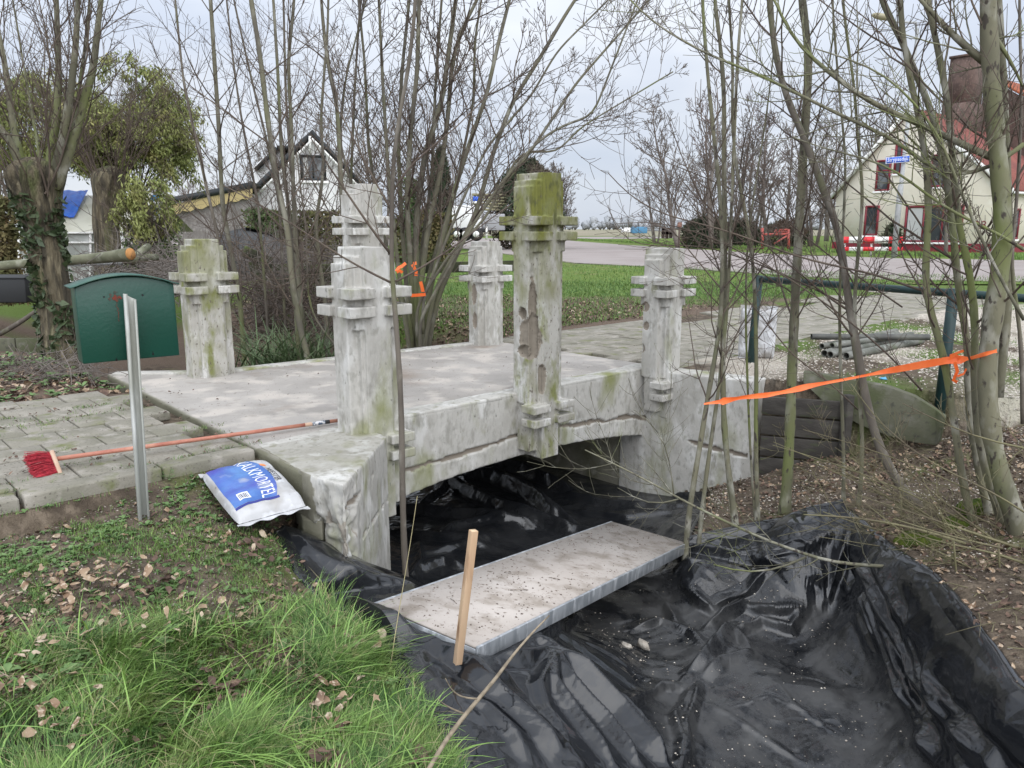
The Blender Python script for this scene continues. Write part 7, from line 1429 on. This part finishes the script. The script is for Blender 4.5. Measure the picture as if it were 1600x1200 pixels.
# strap leaved plant behind the deck
M['strap']=mat('strap_leaves',(.085,.13,.055),.55,[((.13,.18,.085),6,.45,.65),((.20,.17,.08),9,.62,.74)],0,1,.4)
q=W(455,545,Y=8.15); rg=np.random.default_rng(553); X=q[0]+rg.normal(0,.22,420);Y=q[1]+rg.normal(0,.12,420); o=blades('strap_leaved_plant',None,X,Y,np.full(420,-.5)+.25*rg.random(420),rg.uniform(.5,.95,420),.8,.022,M['strap'],554,kind=None,segs=7); tag(o,'large clump of long green strap leaves behind the deck','plant')
if 'kind' in o: del o['kind']
# grass beyond: verge and lawn
def far_grass(n,poly_fn,x0,x1,y0,y1,h,wd,seed,m='grass'):
    rg=np.random.default_rng(seed); X=rg.uniform(x0,x1,n);Y=rg.uniform(y0,y1,n); mk=poly_fn(X,Y); X,Y=X[mk],Y[mk]; blades('grass',None,X,Y,G(X,Y)*(Y<14)-.0,h*rg.uniform(.5,1.4,len(X)),.5,wd,M[m],seed,segs=3)
def beyond(X,Y): s,t=toST(X,Y); return (t>2.75)&(s>3.4)&(rgn.random(len(X))<sstep(-.35,.2,fbm2(X,Y,.8,3,5)+.25))|((Y>13.5)&(t>2.7)&(rgn.random(len(X))<.8))
far_grass(60000,beyond,-3,9,9,19.3,.06,.010,561)
M['grass_vivid']=mat('lawn_verge_blades',(.15,.25,.05),.7,[((.10,.18,.035),1.2,.42,.62),((.21,.27,.08),4,.54,.7)])
xs2=P2((1620,441),(1300,436),(1050,419),(900,412))
def verge(X,Y): s,t=toST(X,Y); return (Y<28.5-.62*np.maximum(X-2.4,-4))&((t>2.8)|(Y>18.5))
far_grass(46000,lambda X,Y:verge(X,Y)&(rgn.random(len(X))<.25+.75*sstep(-.3,.2,fbm2(X,Y,.7,3,15))),-6,14,15,31,.08,.016,562)
def yard(X,Y): s,t=toST(X,Y); return (sd_upper(X,Y)>.05)&(s>3.4)&(t<-.05)&(rgn.random(len(X))<sstep(.0,.3,-fbm2(X,Y,.6,3,11)))
far_grass(26000,yard,2,9,6.2,15,.03,.007,563)
# long strip of verge across the road
rg=np.random.default_rng(564); u=rg.random(30000); k=rg.uniform(0,1,30000); X=np.interp(u,[0,1],[8,30]); 
ya=W(900,377,z=0);  
Yl=np.interp(X,[9,14,22,40],[90,55,32.5,28]); X2=X; Y2=Yl+k*7; blades('grass',None,X2,Y2,np.full(len(X2),.0),rg.uniform(.1,.28,len(X2)),.4,.03,M['grass_vivid'],565,segs=3)
# shell gravel
M['shell']=mat('pale_shell_gravel',(.46,.41,.35),.85,[((.32,.28,.23),35,.42,.58),((.66,.63,.57),60,.54,.68)],0)
def gravel(n,x0,x1,y0,y1,fn,seed,s=(.006,.018),nm='shell_gravel',mt='shell'):
    rg=np.random.default_rng(seed); X=rg.uniform(x0,x1,n);Y=rg.uniform(y0,y1,n); mk=fn(X,Y); X,Y=X[mk],Y[mk]; n=len(X); Z=G(X,Y); S_=rg.uniform(*s,n)[:,None,None]; a=rg.random(n)*6.283; base=np.array([(1,0,0),(-.2,.8,.1),(-.9,-.1,0),(.1,-.8,.1),(0,0,.55)])[None]*S_*rg.uniform(.6,1.2,(n,5,1)); x=base[...,0]*np.cos(a)[:,None]-base[...,1]*np.sin(a)[:,None]; y=base[...,0]*np.sin(a)[:,None]+base[...,1]*np.cos(a)[:,None]
    V=np.stack([X[:,None]+x,Y[:,None]+y,Z[:,None]+base[...,2]+.001+rg.uniform(-.3,.3,n)[:,None]*base[...,0]],-1).reshape(-1,3); f=((np.arange(n)*5)[:,None,None]+np.array([(0,1,4),(1,2,4),(2,3,4),(3,0,4)])[None]).reshape(-1,3); mb=MB(); mb.add(V,f); tag(mb.build(nm,M[mt]),kind='stuff')
def gfn(X,Y): s,t=toST(X,Y); g=sstep(.35,.6,.5+.9*fbm2(X,Y,.55,3,11)+.25*(X-3)/4); return (sd_upper(X,Y)>-.05)&(s>3.35)&(t<-.1)&(rgn.random(len(X))<.10+.9*g)
gravel(95000,2.0,9.5,4.2,13,gfn,571,(.007,.020))
def bankfn(X,Y): return scatter_ok(X,Y)&(sd_upper(X,Y)<.05)&(rgn.random(len(X))<sstep(-.3,.3,fbm2(X,Y,1.3,3,85)+.1))&(toST(X,Y)[1]<-.1)
gravel(9000,1.4,4.6,4.0,6.9,bankfn,572,(.004,.013))
def lawnfn(X,Y): s,t=toST(X,Y); return scatter_ok(X,Y)&(t<-.05)&(s<-.9)
gravel(900,-3,-.4,2,4.4,lawnfn,573,(.003,.008))
gravel(15000,-3.4,-.1,1.6,4.6,lawnfn,575,(.003,.011),'soil_clods','crumb')
gravel(9000,1.3,4.8,2.6,6.9,lambda X,Y:scatter_ok(X,Y)&(sd_upper(X,Y)<.1)&(toST(X,Y)[1]<-.1),576,(.004,.014),'soil_clods','crumb')
# specks of mortar dust in the plastic lined ditch
rg=np.random.default_rng(574); n=2600; u=rg.random(n);v_=rg.uniform(.42,.84,n); A_=edge(LE,v_);B_=edge(RE,v_); XY=A_+(B_-A_)*u[:,None]; X,Y=XY[:,0],XY[:,1]; Z=tarpz(X,Y); m_=(Z<-.98)&(rg.random(n)<sstep(-.2,.3,fbm2(X,Y,1.6,3,86))+.15); X,Y,Z=X[m_],Y[m_],Z[m_]; n=len(X)
S_=np.abs(rg.normal(.0016,.0022,n))+.0012; sh=np.array([(1,0,0),(-.2,.8,.1),(-.9,-.1,0),(.1,-.8,.1),(0,0,.8)]); V=(np.stack([X,Y,Z+.002],-1)[:,None]+sh[None]*S_[:,None,None]).reshape(-1,3); f=((np.arange(n)*5)[:,None,None]+np.array([(0,1,4),(1,2,4),(2,3,4),(3,0,4)])[None]).reshape(-1,3); mb=MB(); mb.add(V,f); tag(mb.build('mortar_crumbs',M['shell']),kind='stuff')
# moss cushions at the foot of the right hand trees
M['moss']=mat('bright_moss',(.075,.095,.018),1,[((.04,.06,.015),20,.42,.6),((.12,.15,.03),40,.55,.7)],1,120,.1,bdist=.01)
for px,py,Y,r_,lb in ((1440,812,4.35,.11,'bright moss cushion between the leaning stem and the black plastic'),(1530,770,4.6,.10,'dark moss cushion behind the olive sapling stems'),(1500,800,4.5,.08,'moss cushion at the foot of the leaning grey sapling')):
    c=W(px,py,Y=Y); c[2]=Gs(c[0],c[1]); mb=MB(); U,V=np.meshgrid(np.linspace(0,2*math.pi,40),np.linspace(0,1,16)); rr_=r_*np.sqrt(1-V**2)*(1+.25*fbm(np.stack([np.cos(U)*2+c[0],np.sin(U)*2,V],-1),2,3)); mb.grid(c[0]+np.cos(U)*rr_*1.3,c[1]+np.sin(U)*rr_,c[2]+V*r_*.75-.02+.01*fbm(np.stack([np.cos(U)*6,np.sin(U)*6,V*6],-1),3,4)); tag(mb.build('moss_cushion',M['moss'],smooth=True),lb,'moss')
# dead stick leaning in the foreground over the plastic
P,rad=smooth_path([W(668,1205,z=-.42),W(700,1150,Y=2.33),W(745,1095,Y=2.45),W(775,1060,Y=2.6),W(800,1025,Y=2.75),W(830,990,Y=2.85),W(858,962,Y=2.95)],[.008,.008,.0075,.007,.0055,.0045,.003],.04); mb=MB(); mb.tube(P,rad,8)
for q in ([(745,1092),(720,1090),(705,1078),(696,1060)],[(728,1116),(705,1108),(690,1098),(684,1092)]): p_,r_=smooth_path([W(a,b,Y=2.45-.03*i) for i,(a,b) in enumerate(q)],[.0035,.003,.002,.0015],.02); mb.tube(p_,r_,5)
tag(mb.build('dead_stick',mat('dry_dead_stick',(.27,.22,.155),.85,[((.18,.145,.10),30,.45,.6)],.3,90),smooth=True),'long dry forked stick leaning over the black plastic in the foreground','stick')
P,rad=smooth_path([W(610,1040,z=-.44),W(622,960,Y=3.0),W(640,860,Y=3.02),W(652,775,Y=3.05)],[.0022,.002,.0016,.001]); mb=MB(); mb.tube(P,rad,4); tag(mb.build('dry_grass_stalk',M['grass_dry']),'tall dry grass stalk rising beside the ditch edge','stalk')

# grit, crumbs and small leaves on the bridge deck and plank
rg=np.random.default_rng(600); n=900; s0=rg.uniform(-.6,3.2,n); t0=rg.uniform(-.1,2.6,n); m_=(rg.random(n)<sstep(-.3,.4,fbm2(s0,t0,1.4,3,4))+.1+.5*(t0>2.2)+.4*(s0<-.35)); s0,t0=s0[m_],t0[m_]; X=NO[0]+AX[0]*s0+BX[0]*t0; Y=NO[1]+AX[1]*s0+BX[1]*t0; n=len(X); S_=np.abs(rg.normal(.002,.002,n))+.001
V=(np.stack([X,Y,.012*np.sin(np.clip(s0,0,3.1)*math.pi/3.1)+.001],-1)[:,None]+sh[None]*S_[:,None,None]*rg.uniform(.6,1.4,(n,5,3))).reshape(-1,3); f=((np.arange(n)*5)[:,None,None]+np.array([(0,1,4),(1,2,4),(2,3,4),(3,0,4)])[None]).reshape(-1,3); mb=MB(); mb.add(V,f); tag(mb.build('deck_grit',M['crumb']),kind='stuff')
k_=rg.integers(0,n,60); leaves('fallen_leaves',X[k_],Y[k_],np.full(60,.008),rg.uniform(.008,.028,60),601,M['leafB'])
